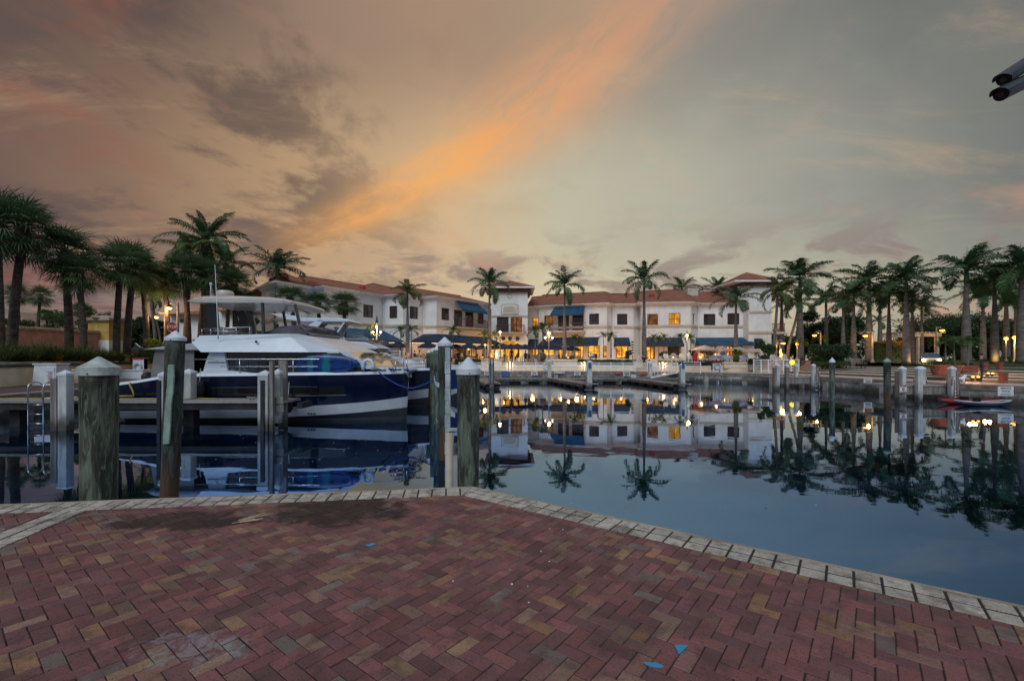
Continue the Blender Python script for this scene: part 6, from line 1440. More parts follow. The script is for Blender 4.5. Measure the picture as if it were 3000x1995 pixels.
def place(tr,px,pyb,pyc,D,Hc,label,group=None,rz=None,cat=None,key=None,wide=1.0,bz=None):
    # scale so that the crown centre (height Hc in the model) lands at its real height
    z0=gz(pyb,D) if bz is None else bz; z1=gz(pyc,D); s=(z1-z0)/Hc; loc=(gx(px,D),D,z0)
    rz=random.uniform(0,6.28) if rz is None else rz
    sc=(s*wide,s*wide,s*(wide**.0)) if Hc!=Hf_ else (s*wide**.45,s*wide**.45,s)
    if id(tr) not in used:
        used.add(id(tr)); o=tr[0]; o.location=loc; o.rotation_euler=(0,0,rz); o.scale=sc; o['label']=label
    else: o=copy_tree(tr,loc,rz,sc,label)
    if group: o['group']=group
    return o
RA=royal(11,nf=15,L=3.6); RB=royal(12,nf=16,L=3.7,bend=2.1); RC=royal(13,nf=17,L=3.5,bend=1.85)
Hc=9.75
g='royal palms around the basin'
place(RA,1434,1051,835,55.9,Hc,'royal palm left of the central tower, its base lit by two spotlights',g,wide=.95)
place(RB,1654,1051,840,55.2,Hc,'royal palm in front of the balcony with the blue awning, right of the central tower',g,wide=0.98)
place(RC,1887,1054,822,54,Hc,'royal palm beside the black and white striped pole',g,wide=.97)
RD=royal(14,nf=12,L=3.3,bend=2.6,dark='leaf_coco',droop=1.1,H=8.6)
place(RD,1194,1042,862,49,Hc,'yellow green royal palm in front of the left wing behind the yachts',g,wide=1.15)
place(RB,2156,1060,878,52,Hc,'royal palm among the beige umbrellas',g,wide=1.25)
place(RA,2344,1056,818,66,Hc,'tall royal palm behind the leaning coconut palm',g,wide=1.45)
place(RC,2501,1062,868,50,Hc,'royal palm left of the bench on the right lawn',g,wide=1.33)
place(RA,2546,1062,824,49,Hc,'royal palm with raised fronds beside the orange street lamp on the right lawn',g,wide=1.39)
place(RB,2604,1060,862,50,Hc,'slender royal palm left of the parked car with headlights',g,wide=1.22)
place(RC,2655,1069,822,46,Hc,'thick trunked royal palm just left of the car headlights',g,wide=1.33)
place(RD,2673,1068,880,48,Hc,'shorter royal palm leaning behind the thick trunked one',g,wide=1.22)
place(RB,2831,1071,795,42,Hc,'large royal palm rising behind the terracotta planters',g,wide=1.45)
place(RC,2914,1066,825,44,Hc,'royal palm between the large palm and the right edge with a warm lit trunk',g,wide=1.39)
place(RA,2992,1066,782,40,Hc,'royal palm at the right edge of the picture',g,wide=1.39)
place(RC,2948,1056,850,56,Hc,'royal palm behind the lamps at the right edge',g,wide=1.45)
place(RA,3060,1068,800,40,Hc,'royal palm just beyond the right edge whose fronds reach into view',g,wide=1.39)
for (r_,px,pc,D,lb) in ((RB,2578,880,60,'royal palm farther back behind the raised frond palm'),(RC,2700,905,62,'royal palm farther back beside the pergola'),(RA,2880,860,54,'royal palm farther back between the large palm and the warm lit one'),(RB,2975,880,60,'lower royal palm farther back behind the edge lamps'),(RC,2470,890,62,'royal palm farther back left of the bench'),(RA,2420,880,68,'royal palm farther back behind the round clipped bush'),(RB,2290,860,70,'royal palm farther back right of the right tower'),(RC,3035,850,50,'royal palm at the far right whose crown is half outside the picture')):
    place(r_,px,1056,pc,D,Hc,lb,g,wide=1.3)
# coconut palms
CA=royal(21,nf=15,L=3.6,bend=2.3,dark='leaf_coco',nl=36,ll=.8,H=9,droop=1.3,shaft=False,tr=.16,spread=(-.6,1.3),plume=.1,crook=(.6,.3))
CB=royal(22,nf=16,L=3.8,bend=2.0,dark='leaf_royal',nl=36,ll=.85,H=9,droop=1.2,shaft=False,tr=.16,spread=(-.7,1.35),plume=.1,crook=(-1.2,.3))
Hk=9.3; g='coconut palms'
place(CA,2267,1052,850,53,Hk,'straight coconut palm in front of the right tower',g,rz=0,wide=1.1)
place(CB,2307,1050,885,55,Hk,'coconut palm with a strongly leaning trunk right of the tower',g,rz=PI,wide=1.25)
place(CA,543,1000,735,42,Hk,'coconut palm towering behind the catamaran stern with a feathery top',g,rz=1,wide=1.08)
place(CB,612,985,712,46,Hk,'dark coconut palm beside the feathery topped one behind the catamaran',g,rz=2.2,wide=1.2)
place(CA,640,990,800,50,Hk,'lower coconut palm behind the catamaran hardtop',g,rz=4,wide=1.0)
place(RC,811,1010,785,48,Hc,'royal palm standing before the left end of the long building',g,wide=1.35) 
place(CB,470,1010,868,48,Hk,'coconut palm with drooping yellow green fronds behind the street lamps',g,rz=.6,wide=1.0)
place(CA,2586,1040,940,88,Hk,'small distant coconut palm leaning behind the right lawn palms',g,rz=2,wide=1.3)
place(CB,2640,1040,968,90,Hk,'small distant coconut palm behind the clipped hedge',g,rz=1,wide=1.2)
place(CA,1988,1040,848,95,Hk,'coconut palm top peeking over the roof left of its chimney',g,rz=0)
place(CB,2075,1040,858,95,Hk,'coconut palm top peeking over the roof right of its chimney',g,rz=3)
place(CB,585,1000,700,44,Hk,'coconut palm between the two tall ones behind the catamaran',g,rz=5,wide=.9)
place(CA,455,1010,800,45,Hk,'coconut palm rising just left of the street lamps',g,rz=3,wide=1.05)
place(CB,700,1000,775,52,Hk,'coconut palm with drooping fronds right of the tall group behind the catamaran',g,rz=.9,wide=1.1)
# fan palms
FA=fanpalm(31,nf=50,H=7.4,rad=2.35,crook=(.5,.2)); FB=fanpalm(32,nf=52,H=7.4,rad=2.45,crook=(-.3,.1)); Hf=8.0; g='cabbage palms on the left bank'
place(FA,36,1024,655,30,Hf,'big cabbage palm near the left edge of the picture',g,rz=0,wide=1.02)
place(FB,-2,1040,640,29,Hf,'cabbage palm cut by the left edge of the picture',g,rz=0,wide=.95)
place(FB,203,1026,728,33,Hf,'cabbage palm with a dark straight trunk in front of the pink wall',g,rz=.3,wide=1.18)
place(FA,246,1034,788,32,Hf,'cabbage palm with a crooked trunk beside the straight one',g,rz=2.6,wide=1.25)
place(FB,341,1034,765,35,Hf,'cabbage palm in front of the yellow gate pillar, left of a close pair',g,rz=3.6,wide=1.12)
place(FA,372,1038,762,36,Hf,'cabbage palm right of the close pair by the yellow pillar',g,rz=1,wide=1.15)
place(FA,57,985,858,42,Hf,'small cabbage palm behind the pink wall near the left edge',g,wide=1.05)
place(FB,111,985,862,42,Hf,'small cabbage palm behind the pink wall, right of its twin',g,wide=1.1)
place(FA,141,990,920,42,Hf,'short cabbage palm peeping over the pink wall',g,wide=1.7)
place(FB,232,1000,905,46,Hf,'cabbage palm behind the crooked trunk with a low crown',g,wide=1.5)
place(FB,493,1015,822,40,Hf,'cabbage palm behind the stop sign',g,rz=.5,wide=1.35)
place(FA,665,1010,868,44,Hf,'cabbage palm showing above the catamaran hardtop',g,wide=1.5)
place(FB,720,1012,884,46,Hf,'cabbage palm right behind the radar dome',g,wide=1.4)
place(FA,866,1010,868,43,Hf,'cabbage palm at the left of three before the long building',g,rz=3,wide=2.7)
place(FB,939,1005,884,43,Hf,'middle one of three cabbage palms before the long building',g,wide=2.7)
place(FA,1008,1010,882,42.5,Hf,'rightmost of three cabbage palms before the long building',g,rz=1.4,wide=2.8)
place(FB,600,1010,800,42,Hf,'cabbage palm right of the stop sign behind the catamaran roof',g,rz=2.1,wide=1.3)
place(FA,430,1020,800,39,Hf,'cabbage palm between the palm pair and the street lamps',g,rz=2.6,wide=1.2)
place(FB,552,1010,790,41,Hf,'cabbage palm below the feathery coconut palm behind the catamaran stern',g,rz=1.1,wide=1.3)
place(FA,690,1010,830,45,Hf,'cabbage palm behind the front of the catamaran hardtop',g,rz=4.6,wide=1.7)
# small arching christmas palms
XA=royal(41,nf=10,L=1.7,bend=2.6,dark='leaf_yellow',nl=22,ll=.42,H=2.6,droop=.7,tr=.075,spread=(-.1,1.2),lw=.06,plume=.15,trunkmat='trunk_grey')
XB=royal(42,nf=11,L=1.8,bend=2.4,dark='leaf_mid',nl=22,ll=.45,H=2.6,droop=.7,tr=.075,spread=(-.1,1.2),lw=.06,plume=.15)
Hx=3.9; g='small arching palms on the terrace'
def small(tr,px,pyb,pyc,D,label,w=1.0): place(tr,px,pyb,pyc,D,Hx,label,g,wide=w).name='small_palm'
small(XA,1088,1044,965,50.5,'small palm glowing beside the triple headed street lamp')
small(XB,1174,1046,970,52,'small palm left of the yellow green royal palm trunk',1.1); small(XB,1205,1046,968,52.5,'small palm right of the yellow green royal palm trunk')
small(XB,1328,1050,970,55,'small palm behind the tall piles in front of the left awning',1.1)
small(XA,1419,1050,982,55,'small yellow palm at the base of the palm left of the tower',1.2); small(XA,1449,1050,984,57,'small yellow palm beside the left entrance lamp post',1.0)
small(XB,1568,1050,970,57,'small palm left of the bright street lamp right of the tower',1.1); small(XB,1590,1050,962,58,'small tall palm behind the bright street lamp',1.1)
small(XB,1683,1050,992,57,'small palm of a pair in front of the glowing windows, left one',1.0); small(XA,1700,1050,994,57.5,'small palm of a pair in front of the glowing windows, right one',1.0)
small(XB,1768,1048,985,57,'small palm of the leaning pair under the awning, left one',1.0); small(XB,1790,1048,985,57.5,'small palm of the leaning pair under the awning, right one',1.0)
small(XA,1915,1052,990,56,'small palm right of the third royal palm, left one of three',1.0); small(XB,1930,1052,995,57,'small palm in the middle of the three right of the third royal palm',.9); small(XA,1945,1052,990,56.5,'small palm right of the third royal palm, right one of three',1.0)
small(XB,1992,1055,990,54,'small palm left of the lamp post before the beige umbrellas',1.0); small(XB,2023,1055,992,54,'small palm right of the lamp post before the beige umbrellas',1.0)
small(XA,2342,1058,1003,47,'small palm in a terracotta pot right of the leaning coconut trunk',1.3)
small(XA,2405,1050,995,56,'lime lit small palm under the clear globe lamp',1.3)
small(XB,2770,1078,1005,33,'small palm in the round terracotta planter, left stem',1.7); small(XB,2795,1078,998,33.5,'small palm in the round terracotta planter, right stem',1.6); small(XB,2835,1072,1000,36,'small palm in the big terracotta trough beside the large royal palm',1.5)
# ================= broadleaf trees, bushes, hedges
def leafcloud(mb,c,r,n,sz,rng,hollow=.55,zmin=None):
    for k in range(n):
        u=rng.uniform(-1,1); a=rng.uniform(0,2*PI); q=math.sqrt(1-u*u); rr=(hollow+(1-hollow)*rng.random()**.6)*rng.uniform(.85,1.08)
        p=Vector((c[0]+r[0]*rr*q*math.cos(a),c[1]+r[1]*rr*q*math.sin(a),c[2]+r[2]*rr*u))
        if zmin is not None and p.z<zmin: continue
        d=Vector((rng.gauss(0,1),rng.gauss(0,1),rng.gauss(0,.7))).normalized(); e=d.cross(Vector((rng.gauss(0,1),rng.gauss(0,1),rng.gauss(0,1)))).normalized(); s=sz*rng.uniform(.6,1.3)
        mb.add([p-d*s,p+e*s*.45,p+d*s,p-e*s*.45],[(0,1,2,3)])
def tree(px,pyb,pyt,D,wpx,label,leaf='leaf_dark',nb=14,n=5200,sz=.17,flat=.5,name='broadleaf_tree',trunk=True,seed=1,group='broadleaf trees',hol=.3,low=.25,shape=1.0):
    rng=random.Random(seed*77+5); z0=gz(pyb,D); z1=gz(pyt,D); W=wpx*D/FO/2; H=z1-z0; x=gx(px,D); t=T(name,label,'tree' if trunk else 'bush',(x,D,z0),group)
    if trunk:
        mb=MB(); mb.tube([(0,0,-.2),(.1,0,H*.3),(.0,0,H*.5)],[.05*H,.035*H,.02*H],8)
        for k in range(5):
            a=rng.uniform(0,6.28); mb.tube([(0,0,H*.35),(W*.3*math.cos(a),W*.3*math.sin(a),H*.55),(W*.6*math.cos(a),W*.6*math.sin(a),H*.75)],[.02*H,.012*H,.004*H],6)
        mb.build('trunk','bark',t,smooth=True,local=True)
    mb=MB(); 
    for k in range(nb):
        a=rng.uniform(0,6.28); r=W*rng.uniform(.15,.72); zf=rng.uniform(low,.86); r*=math.sqrt(max(.12,1-((zf-.45)/.62)**2)); br=W*rng.uniform(.22,.40)
        leafcloud(mb,(r*math.cos(a),r*math.sin(a),H*zf),(br,br,min(br*flat*1.4,H*(1-zf)+.01)),n//nb,sz,rng,hol)
    mb.build('crown' if trunk else 'leaves',leaf,t,local=True); return t
D_=72
tree(2400,1056,905,72,190,'dark broadleaf tree behind the clear globe lamp',seed=1,n=12000,sz=.19); tree(2465,1056,920,78,170,'dark broadleaf tree between the globe lamp and the right lawn palms',seed=2,n=11000,sz=.19)
tree(2330,1056,935,80,170,'dark tree mass right of the tower behind the coconut palms',seed=3,n=11000,sz=.19)
t=tree(2800,1050,912,85,330,'wide umbrella shaped poinciana tree with layered dark foliage behind the car',seed=4,nb=34,n=22000,sz=.17,flat=.28,low=.45,hol=.2)
tree(2930,1050,935,80,230,'broad dark tree behind the large royal palm at the right',seed=5,nb=26,n=14000,sz=.18,flat=.35,low=.4)
tree(2690,1050,960,95,140,'dark tree behind the pergola',seed=6,n=8000,sz=.2); tree(3060,1050,930,75,200,'dark tree at the right edge behind the lamps',seed=7,n=10000,sz=.18)
tree(2870,1050,990,78,160,'low dark tree filling the gap under the wide poinciana',seed=8,n=9000,sz=.16,low=.05)
tree(2740,1052,985,90,160,'low dark tree behind the brick pillar',seed=9,n=8000,sz=.18,low=.05); tree(2960,1050,985,70,130,'low dark tree behind the right edge lamps',seed=10,n=8000,sz=.16,low=.05)
for i,(px,pt,D,w_,lab) in enumerate(((175,905,60,170,'bushy dark tree behind the pink wall left of the yellow pillar'),(285,892,62,160,'bushy dark tree just behind the yellow pillar'),(410,918,58,140,'dark round tree behind the close pair of palms'),(60,935,60,150,'bushy green tree behind the pink wall at the left edge'),(470,955,60,100,'dark tree below the left street lamps'),(-40,930,58,150,'green tree beyond the left edge'),(345,940,52,110,'low dark tree between the pillar and the palm pair'),(730,925,62,90,'green tree seen under the catamaran hardtop'),(640,950,66,80,'green tree seen through the flybridge of the catamaran'))):
    tree(px,1030,pt,D,w_,lab,leaf='leaf_mid' if i in(0,3,7) else 'leaf_dark',seed=20+i,n=9000,sz=.15,low=.1)
# background treeline far away
rng=random.Random(5); mb=MB()
for k in range(70):
    a=R(-62+124*k/69); D=118+rng.uniform(-6,8); x=math.sin(a)*D*1.25; y=math.cos(a)*D+10; h=rng.uniform(4,8); leafcloud(mb,(x,y,2+h*.45),(5.5,4,h*.55),420,.5,rng,.4)
mb.build('distant_trees','leaf_dark',label='far wood of dark trees along the horizon',cat='trees',kind='stuff')
tree(575,1070,985,40,70,'bright lime green shrub behind the stop sign, lit by the lamps',leaf='leaf_lime',trunk=False,name='bush',seed=40,n=2500,sz=.10,group='bushes',low=.1)
tree(478,1075,990,38,105,'lime green bush behind the catamaran canopy',leaf='leaf_lime',trunk=False,name='bush',seed=41,n=4200,sz=.10,group='bushes',low=.1)
tree(565,1090,1028,34,42,'orange and yellow croton shrub behind the catamaran stern',leaf='leaf_orange',trunk=False,name='bush',seed=42,n=1300,sz=.09,group='bushes',low=.1)
tree(2432,1066,1007,46,150,'big clipped round dark bush on the right lawn',leaf='leaf_dark',trunk=False,name='bush',seed=43,nb=26,n=9000,sz=.11,group='bushes',low=.05,flat=.7)
tree(2245,1056,985,51,60,'tall round bush in front of the right tower',leaf='leaf_mid',trunk=False,name='bush',seed=44,n=5000,sz=.12,group='bushes',low=.05,flat=.8)
tree(2030,1056,1018,52.5,34,'small round bush beside the beige umbrellas',leaf='leaf_mid',trunk=False,name='bush',seed=45,n=1800,sz=.10,group='bushes',low=.05)
tree(2158,1054,1020,49.6,32,'yellow green potted plant at the foot of the umbrella palm',leaf='leaf_lime',trunk=False,name='bush',seed=46,n=900,sz=.10,group='bushes',low=.1)
tree(1841,1052,1025,55,26,'spiky green plant beside the striped pole',leaf='leaf_mid',trunk=False,name='bush',seed=47,n=900,sz=.14,group='bushes',low=.1)
tree(1946,1052,1030,55.4,36,'low green plant under the three small palms',leaf='leaf_mid',trunk=False,name='bush',seed=48,n=1000,sz=.10,group='bushes',low=.1)
def hedge(poly,w,z0,h,label,leaf='hedge',dens=170,name='hedge',sz=.07):
    rng=random.Random(len(label)); P=[Vector(p) for p in poly]; t=T(name,label,'hedge',(P[0].x,P[0].y,z0),'clipped hedges')
    mb=MB(); mb.sweep(poly,[(w/2-.06,z0),(w/2-.06,z0+h-.06),(-w/2+.06,z0+h-.06),(-w/2+.06,z0)]); fixn(mb.build('branches',leaf,t))
    mb=MB()
    for i in range(len(P)-1):
        a,b=P[i],P[i+1]; L=(b-a).length; d=(b-a)/L; n=Vector((d.y,-d.x))
        for k in range(int(L*dens)):
            s=rng.random()*L; f=rng.random()
            if f<.5: o=w/2*rng.uniform(.85,1.1); z=z0+h*rng.random()
            else: o=rng.uniform(-w/2,w/2); z=z0+h*rng.uniform(.93,1.06)
            q=a+d*s+n*o; p=Vector((q.x,q.y,z)); e=Vector((rng.gauss(0,1),rng.gauss(0,1),rng.gauss(0,1))).normalized(); g=e.cross(Vector((rng.gauss(0,1),rng.gauss(0,1),1))).normalized()
            mb.add([p-e*sz,p+g*sz*.5,p+e*sz,p-g*sz*.5],[(0,1,2,3)])
    mb.build('leaves',leaf,t); return t
hz=1.98
hedge([(gx(1335,57),57),(gx(1410,56.6),56.6)],.8,1.7,.62,'clipped green hedge behind the tall white capped piles')
hedge([(gx(1690,55.6),55.6),(gx(1863,54.6),54.6)],.7,1.75,.50,'clipped green hedge between the second and third royal palms')
hedge([(gx(1925,54),54),(gx(2020,52.6),52.6),(gx(2122,50.6),50.6)],.8,1.55,.62,'clipped green hedge in front of the terrace with the beige umbrellas')
hedge([(gx(2300,47),47),(gx(2345,46),46)],.7,1.7,.5,'short clipped hedge behind the yellow ball')
hedge([(gx(2385,44),44),(gx(2490,43),43)],.9,1.8,.35,'low hedge at the foot of the big round bush')
hedge([(gx(2555,58),58),(gx(2645,58),58)],1.2,1.9,2.4,'tall dark clipped hedge behind the right lawn palms with a lit top',dens=800,sz=.06)
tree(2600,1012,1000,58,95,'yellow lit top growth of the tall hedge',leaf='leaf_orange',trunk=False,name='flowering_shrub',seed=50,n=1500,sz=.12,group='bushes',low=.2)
hedge([(gx(410,36),36),(gx(470,37),37)],.8,2.3,.75,'low dark hedge on the left bank behind the lifebuoy cabinet')
hedge([(gx(2925,52),52),(gx(3080,52),52)],1.0,1.9,.7,'low hedge behind the red bollards at the right edge',dens=300)
# ornamental grass clumps on the left bank
rng=random.Random(9)
def gclump(px,D,z0,s,label):
    t=T('grass_clump',label,'grass clump',(gx(px,D),D,z0),'ornamental grass clumps on the left bank'); mb=MB()
    for k in range(420):
        a=rng.uniform(0,6.28); r=rng.random()*.35*s; l=rng.uniform(.6,1.25)*s; e=rng.uniform(.5,1.45); x,y=r*math.cos(a),r*math.sin(a); d=Vector((math.cos(a)*math.cos(e),math.sin(a)*math.cos(e),math.sin(e))); w=Vector((-math.sin(a),math.cos(a),0))*.018
        p0=Vector((x,y,0)); p1=p0+d*l*.55; p2=p1+(d+Vector((0,0,-.55))).normalized()*l*.5; mb.add([p0-w,p0+w,p1+w,p1-w,p2],[(0,1,2,3),(3,2,4)])
    mb.build('blades','grass_clump',t,local=True); return t
for (px,D,s) in ((-10,27,1.3),(12,26.5,1.25),(60,28,1.2),(88,27.5,1.3),(118,28.2,1.3),(150,28.6,1.25),(178,29,1.1),(205,30,1.2),(232,30.5,1.2),(262,31.5,1.1),(288,32.5,1.05),(315,33.5,1.0),(345,34.5,.9),(400,36,.85)):
    gclump(px,D,2.2,s,'tufted ornamental grass clump in the row on top of the cream planter wall')
for k in range(0): pass
for (px,D) in ((165,27.6),(172,27.8)):
    pass
tree(174,1062,1030,28.4,22,'small orange leaved croton among the grass clumps',leaf='leaf_orange',trunk=False,name='bush',seed=51,n=500,sz=.06,group='bushes',low=.1)
# ================= street lamps
def post(x,y,z0,z1,r=.07,n=8,parent=None,mt='grey_metal'):
    mb=MB(); mb.lathe((x,y,z0),[(r*2,0),(r*2,.15),(r*1.2,.3),(r,.5),(r*.8,z1-z0)],n); return mb.build('post',mt,parent)
def lamp(px,py,pyb,D,label,kind='globe',e=120,mt='lamp_warm',col=(1,.58,.25),r=.17,pmt='grey_metal',group='lit street lamps'):
    r=r*.76; p=at(px,py,D); z0=gz(pyb,D); t=T('street_lamp',label,'street lamp',(p.x,D,z0),group)
    if kind=='globe':
        post(p.x,D,z0,p.z-r*.8,.07,8,t,pmt); mb=MB(); mb.ball((p.x,D,p.z),r,n=12,m=8); mb.build('globe',mt,t,smooth=True)
        mb=MB(); mb.lathe((p.x,D,p.z+r*.9),[(.12,0),(.14,.06),(.05,.2),(.02,.5)],8); mb.build('finial','dark_metal',t)
    elif kind=='triple':
        post(p.x,D,z0,p.z+.5,.08,8,t,pmt); mb=MB(); mb.ball((p.x,D-.12,p.z),r,n=12,m=8); mb.build('globe',mt,t,smooth=True)
        for s in (-1,1):
            mb=MB(); mb.tube([(p.x,D,p.z-.85),(p.x+s*.3,D,p.z-.95),(p.x+s*.42,D,p.z-.75)],.03,6); a=mb.build('arm',pmt,t,smooth=True)
            mb=MB(); mb.ball((p.x+s*.42,D,p.z-.6),.13,n=10,m=8); mb.build('globe','lamp_dimglass',t,smooth=True)
        mb=MB(); mb.lathe((p.x,D,p.z+.4),[(.15,0),(.17,.1),(.10,.4),(.03,.8)],8); mb.build('finial','dark_metal',t)
    elif kind=='arm':
        s=1 if r>0 else -1; rr=abs(r); post(p.x-s*.75,D,z0,p.z+.4,.10,8,t,pmt); mb=MB(); mb.tube([(p.x-s*.75,D,p.z+.3),(p.x-s*.2,D,p.z+.38),(p.x,D,p.z+.25)],.04,6); mb.build('arm',pmt,t,smooth=True)
        mb=MB(); mb.lathe((p.x,D,p.z+.02),[(.26,0),(.20,.14),(.06,.26)],12); mb.build('shade','dark_metal',t); mb=MB(); mb.ball((p.x,D,p.z-.02),rr*1.2,rr*1.2,rr*.8,n=12,m=6); mb.build('bulb',mt,t,smooth=True)
    plight('lamp_light',(p.x,D-.45,p.z-.25),e,col,.15)
    return t
emat('lamp_dimglass',(1.0,.65,.38),2.5)
lamp(1104,957,1050,50,'ornate street lamp with two lower globes in front of the left blue awning',kind='triple',e=200,mt='lamp_warm',pmt='stucco_trim')
lamp(1465,973,1052,54.5,'slim street lamp in front of the central tower',e=130,mt='lamp_white')
lamp(1608,975,1052,54,'brightest street lamp right of the central tower with two lower globes',kind='triple',e=220,mt='lamp_white')
lamp(2013,982,1056,52,'street lamp with a dark finial left of the beige umbrellas',e=170,mt='lamp_warm')
lamp(2293,1005,1056,54,'amber lamp beside the tall bush at the right tower',e=110,mt='lamp_amber',col=(1,.45,.1),r=.28,kind='arm'); lamp(2335,1008,1056,53,'amber lamp among the leaning coconut fronds',e=80,mt='lamp_amber',col=(1,.45,.1),r=.2)
t=lamp(2386,982,1056,54,'amber armed street lamp with a second unlit clear globe',e=110,mt='lamp_amber',col=(1,.45,.1),r=-.25,kind='arm')
p=at(2398,976,54); mb=MB(); mb.ball((p.x,54,p.z+.1),.26,n=12,m=8); mb.build('unlit_globe','glass_blue',t,smooth=True)
lamp(2535,983,1062,48,'amber armed street lamp beside the royal palm with raised fronds',e=110,mt='lamp_amber',col=(1,.45,.1),r=-.24,kind='arm',pmt='concrete')
lamp(2760,967,1056,60,'amber armed street lamp above the car',e=130,mt='lamp_amber',col=(1,.45,.1),r=.3,kind='arm',pmt='concrete')
lamp(2699,996,1060,64,'amber lamp under the pergola beams',e=160,mt='lamp_amber',col=(1,.45,.1),r=.22); lamp(2947,992,1060,50,'amber lamp at the right edge beside a white sign',e=130,mt='lamp_amber',col=(1,.5,.15),r=.24); lamp(2972,989,1060,50,'rightmost amber lamp on a pale post',e=120,mt='lamp_amber',col=(1,.5,.15),r=.24,pmt='stucco_trim')
lamp(459,929,1010,40,'left one of two armed street lamps behind the stop sign',e=170,mt='lamp_warm',r=-.17,kind='arm',pmt='concrete'); lamp(496,902,1010,40,'right one of two armed street lamps behind the stop sign',e=200,mt='lamp_warm',r=-.22,kind='arm',pmt='concrete')
lamp(1421,1010,1052,56,'small lamp hidden in the yellow palm left of the tower',e=60,mt='lamp_small',r=.14)
def spot_(px,py,D,label,e=40):
    p=at(px,py,D); t=T('ground_spotlight',label,'spotlight',(p.x,D,p.z-.18),'ground spotlights'); mb=MB(); mb.lathe((0,0,0),[(.06,0),(.1,.1),(.13,.2)],8); mb.build('housing','dark_metal',t,local=True); mb=MB(); mb.ball((0,-.05,.22),.075,n=10,m=6); mb.build('bulb','lamp_small',t,smooth=True,local=True); plight('spot_light',(p.x+.1,D+.25,p.z+.3),e,(1,.5,.15),.1)
spot_(1414,1048,55.4,'ground spotlight left of the palm base by the tower'); spot_(1441,1047,55.4,'ground spotlight right of the palm base by the tower'); spot_(1664,1049,54.8,'ground spotlight right of the second royal palm')
spot_(1902,1052,54,'ground spotlight beside the third royal palm base'); spot_(2848,1107,28.3,'left spotlight of the pair on the lowest step at the right',30); spot_(2864,1107,28.3,'right spotlight of the pair on the lowest step at the right',30)
spot_(2893,1096,30.5,'spotlight on the middle step, left one of the upper pair',24); spot_(2906,1096,30.5,'spotlight on the middle step, right one of the upper pair',24)
for (px,py,D,e) in ((2680,1052,45.3,40),(2921,1050,43.4,40),(1200,1044,48.4,35),(2700,1046,58,60)): plight('uplight',at(px,py,D),e,(1,.62,.2),.1)
p=at(2321,1062,45); mb=MB(); mb.ball(p,.24,n=16,m=10); mb.build('yellow_ball','ball_yellow',smooth=True,label='glowing yellow ball light on the middle promenade',cat='lamp')
# stop sign
D=34; p=at(505,958,D); t=T('stop_sign','red octagonal stop sign standing behind the tall leaning pile','sign',(p.x,D,.98)); mb=MB(); r=.375; mb.prof([(p.x+r*1.08*math.cos(PI/8+k*PI/4),p.z+r*1.08*math.sin(PI/8+k*PI/4)) for k in range(8)],D-.02,D); fixn(mb.build('border','sign_white',t))
mb=MB(); mb.prof([(p.x+r*1.0*math.cos(PI/8+k*PI/4),p.z+r*1.0*math.sin(PI/8+k*PI/4)) for k in range(8)],D-.03,D-.021); fixn(mb.build('plate','stop_red',t)); text('STOP',.30,'sign_white',t,(p.x,D-.035,p.z),(R(90),0,0)); mb=MB(); mb.box(p.x-.03,p.x+.03,D+.002,D+.05,.98,p.z+.5); mb.build('post','grey_metal',t)
# ================= umbrellas
def umbrella(mt,rad=1.5,h=2.2,rise=.75,n=8,nm='patio_umbrella'):
    t=T(nm,'','umbrella',(0,0,0)); mb=MB(); m=MB()
    c=[(rad*math.cos(2*PI*k/n+.39),rad*math.sin(2*PI*k/n+.39),h) for k in range(n)]; md=[(rad*.5*math.cos(2*PI*k/n+.39),rad*.5*math.sin(2*PI*k/n+.39),h+rise*.62) for k in range(n)]
    vs=c+md+[(0,0,h+rise)]+[(x,y,h-.14) for x,y,_ in c]; fs=[]
    for k in range(n): j=(k+1)%n; fs+=[(k,j,n+j,n+k),(n+k,n+j,2*n),(k,2*n+1+k,2*n+1+j,j)]
    mb.add(vs,fs); mb.build('canopy',mt,t,local=True); m.lathe((0,0,0),[(.3,0),(.3,.08),(.03,.1),(.03,h+rise),(.05,h+rise+.08)],8); m.build('pole','grey_metal',t,local=True); return tree_of(t)
UN=umbrella('umbrella_navy'); UB=umbrella('umbrella_beige',1.75,2.1,.8)
def um(tr,px,py,D,label,g,w=1):
    s=1.0; top=gz(py,D); z0=2.0; loc=(gx(px,D),D,z0); sc=(w,w,(top-z0)/ (2.95 if tr is UN else 2.85))
    if id(tr) not in used: used.add(id(tr)); o=tr[0]; o.location=loc; o.scale=sc; o['label']=label
    else: o=copy_tree(tr,loc,random.uniform(0,1),sc,label)
    o['group']=g
g='navy umbrellas on the restaurant terrace'
L_=((1119,996,50,'navy umbrella right behind the triple headed lamp post',1.2),(1167,1000,52,'navy umbrella left of the yellow green royal palm trunk',1.1),(1254,1001,53,'navy umbrella between the palm trunk and the tall pile',1.15),(1374,1004,55,'navy umbrella right of the tall pile under the left awning',1.1),(1335,1007,57,'navy umbrella half hidden by the tall pile cap',1.0),(1412,1008,58,'navy umbrella behind the yellow palm left of the tower',1.0),(1452,1008,58,'navy umbrella behind the slim lamp post at the tower',1.0),(1475,1006,57,'navy umbrella in front of the glowing tower arch, left one',1.05),(1497,1007,58.5,'navy umbrella in front of the glowing tower arch, middle one',1.0),(1516,1006,57,'navy umbrella in front of the glowing tower arch, right one',1.05),(1539,1008,59,'navy umbrella right of the tower arch',1.1),(1562,1007,58,'navy umbrella left of the brightest street lamp',1.15),(1592,1008,58.5,'navy umbrella behind the brightest street lamp',1.2),(1626,1010,58,'navy umbrella left of the second royal palm trunk',1.2),(1675,1013,60,'navy umbrella right of the second royal palm trunk',1.2))
for a in L_: um(UN,a[0],a[1],a[2],a[3],g,a[4]*.72)
g='beige umbrellas on the right terrace'
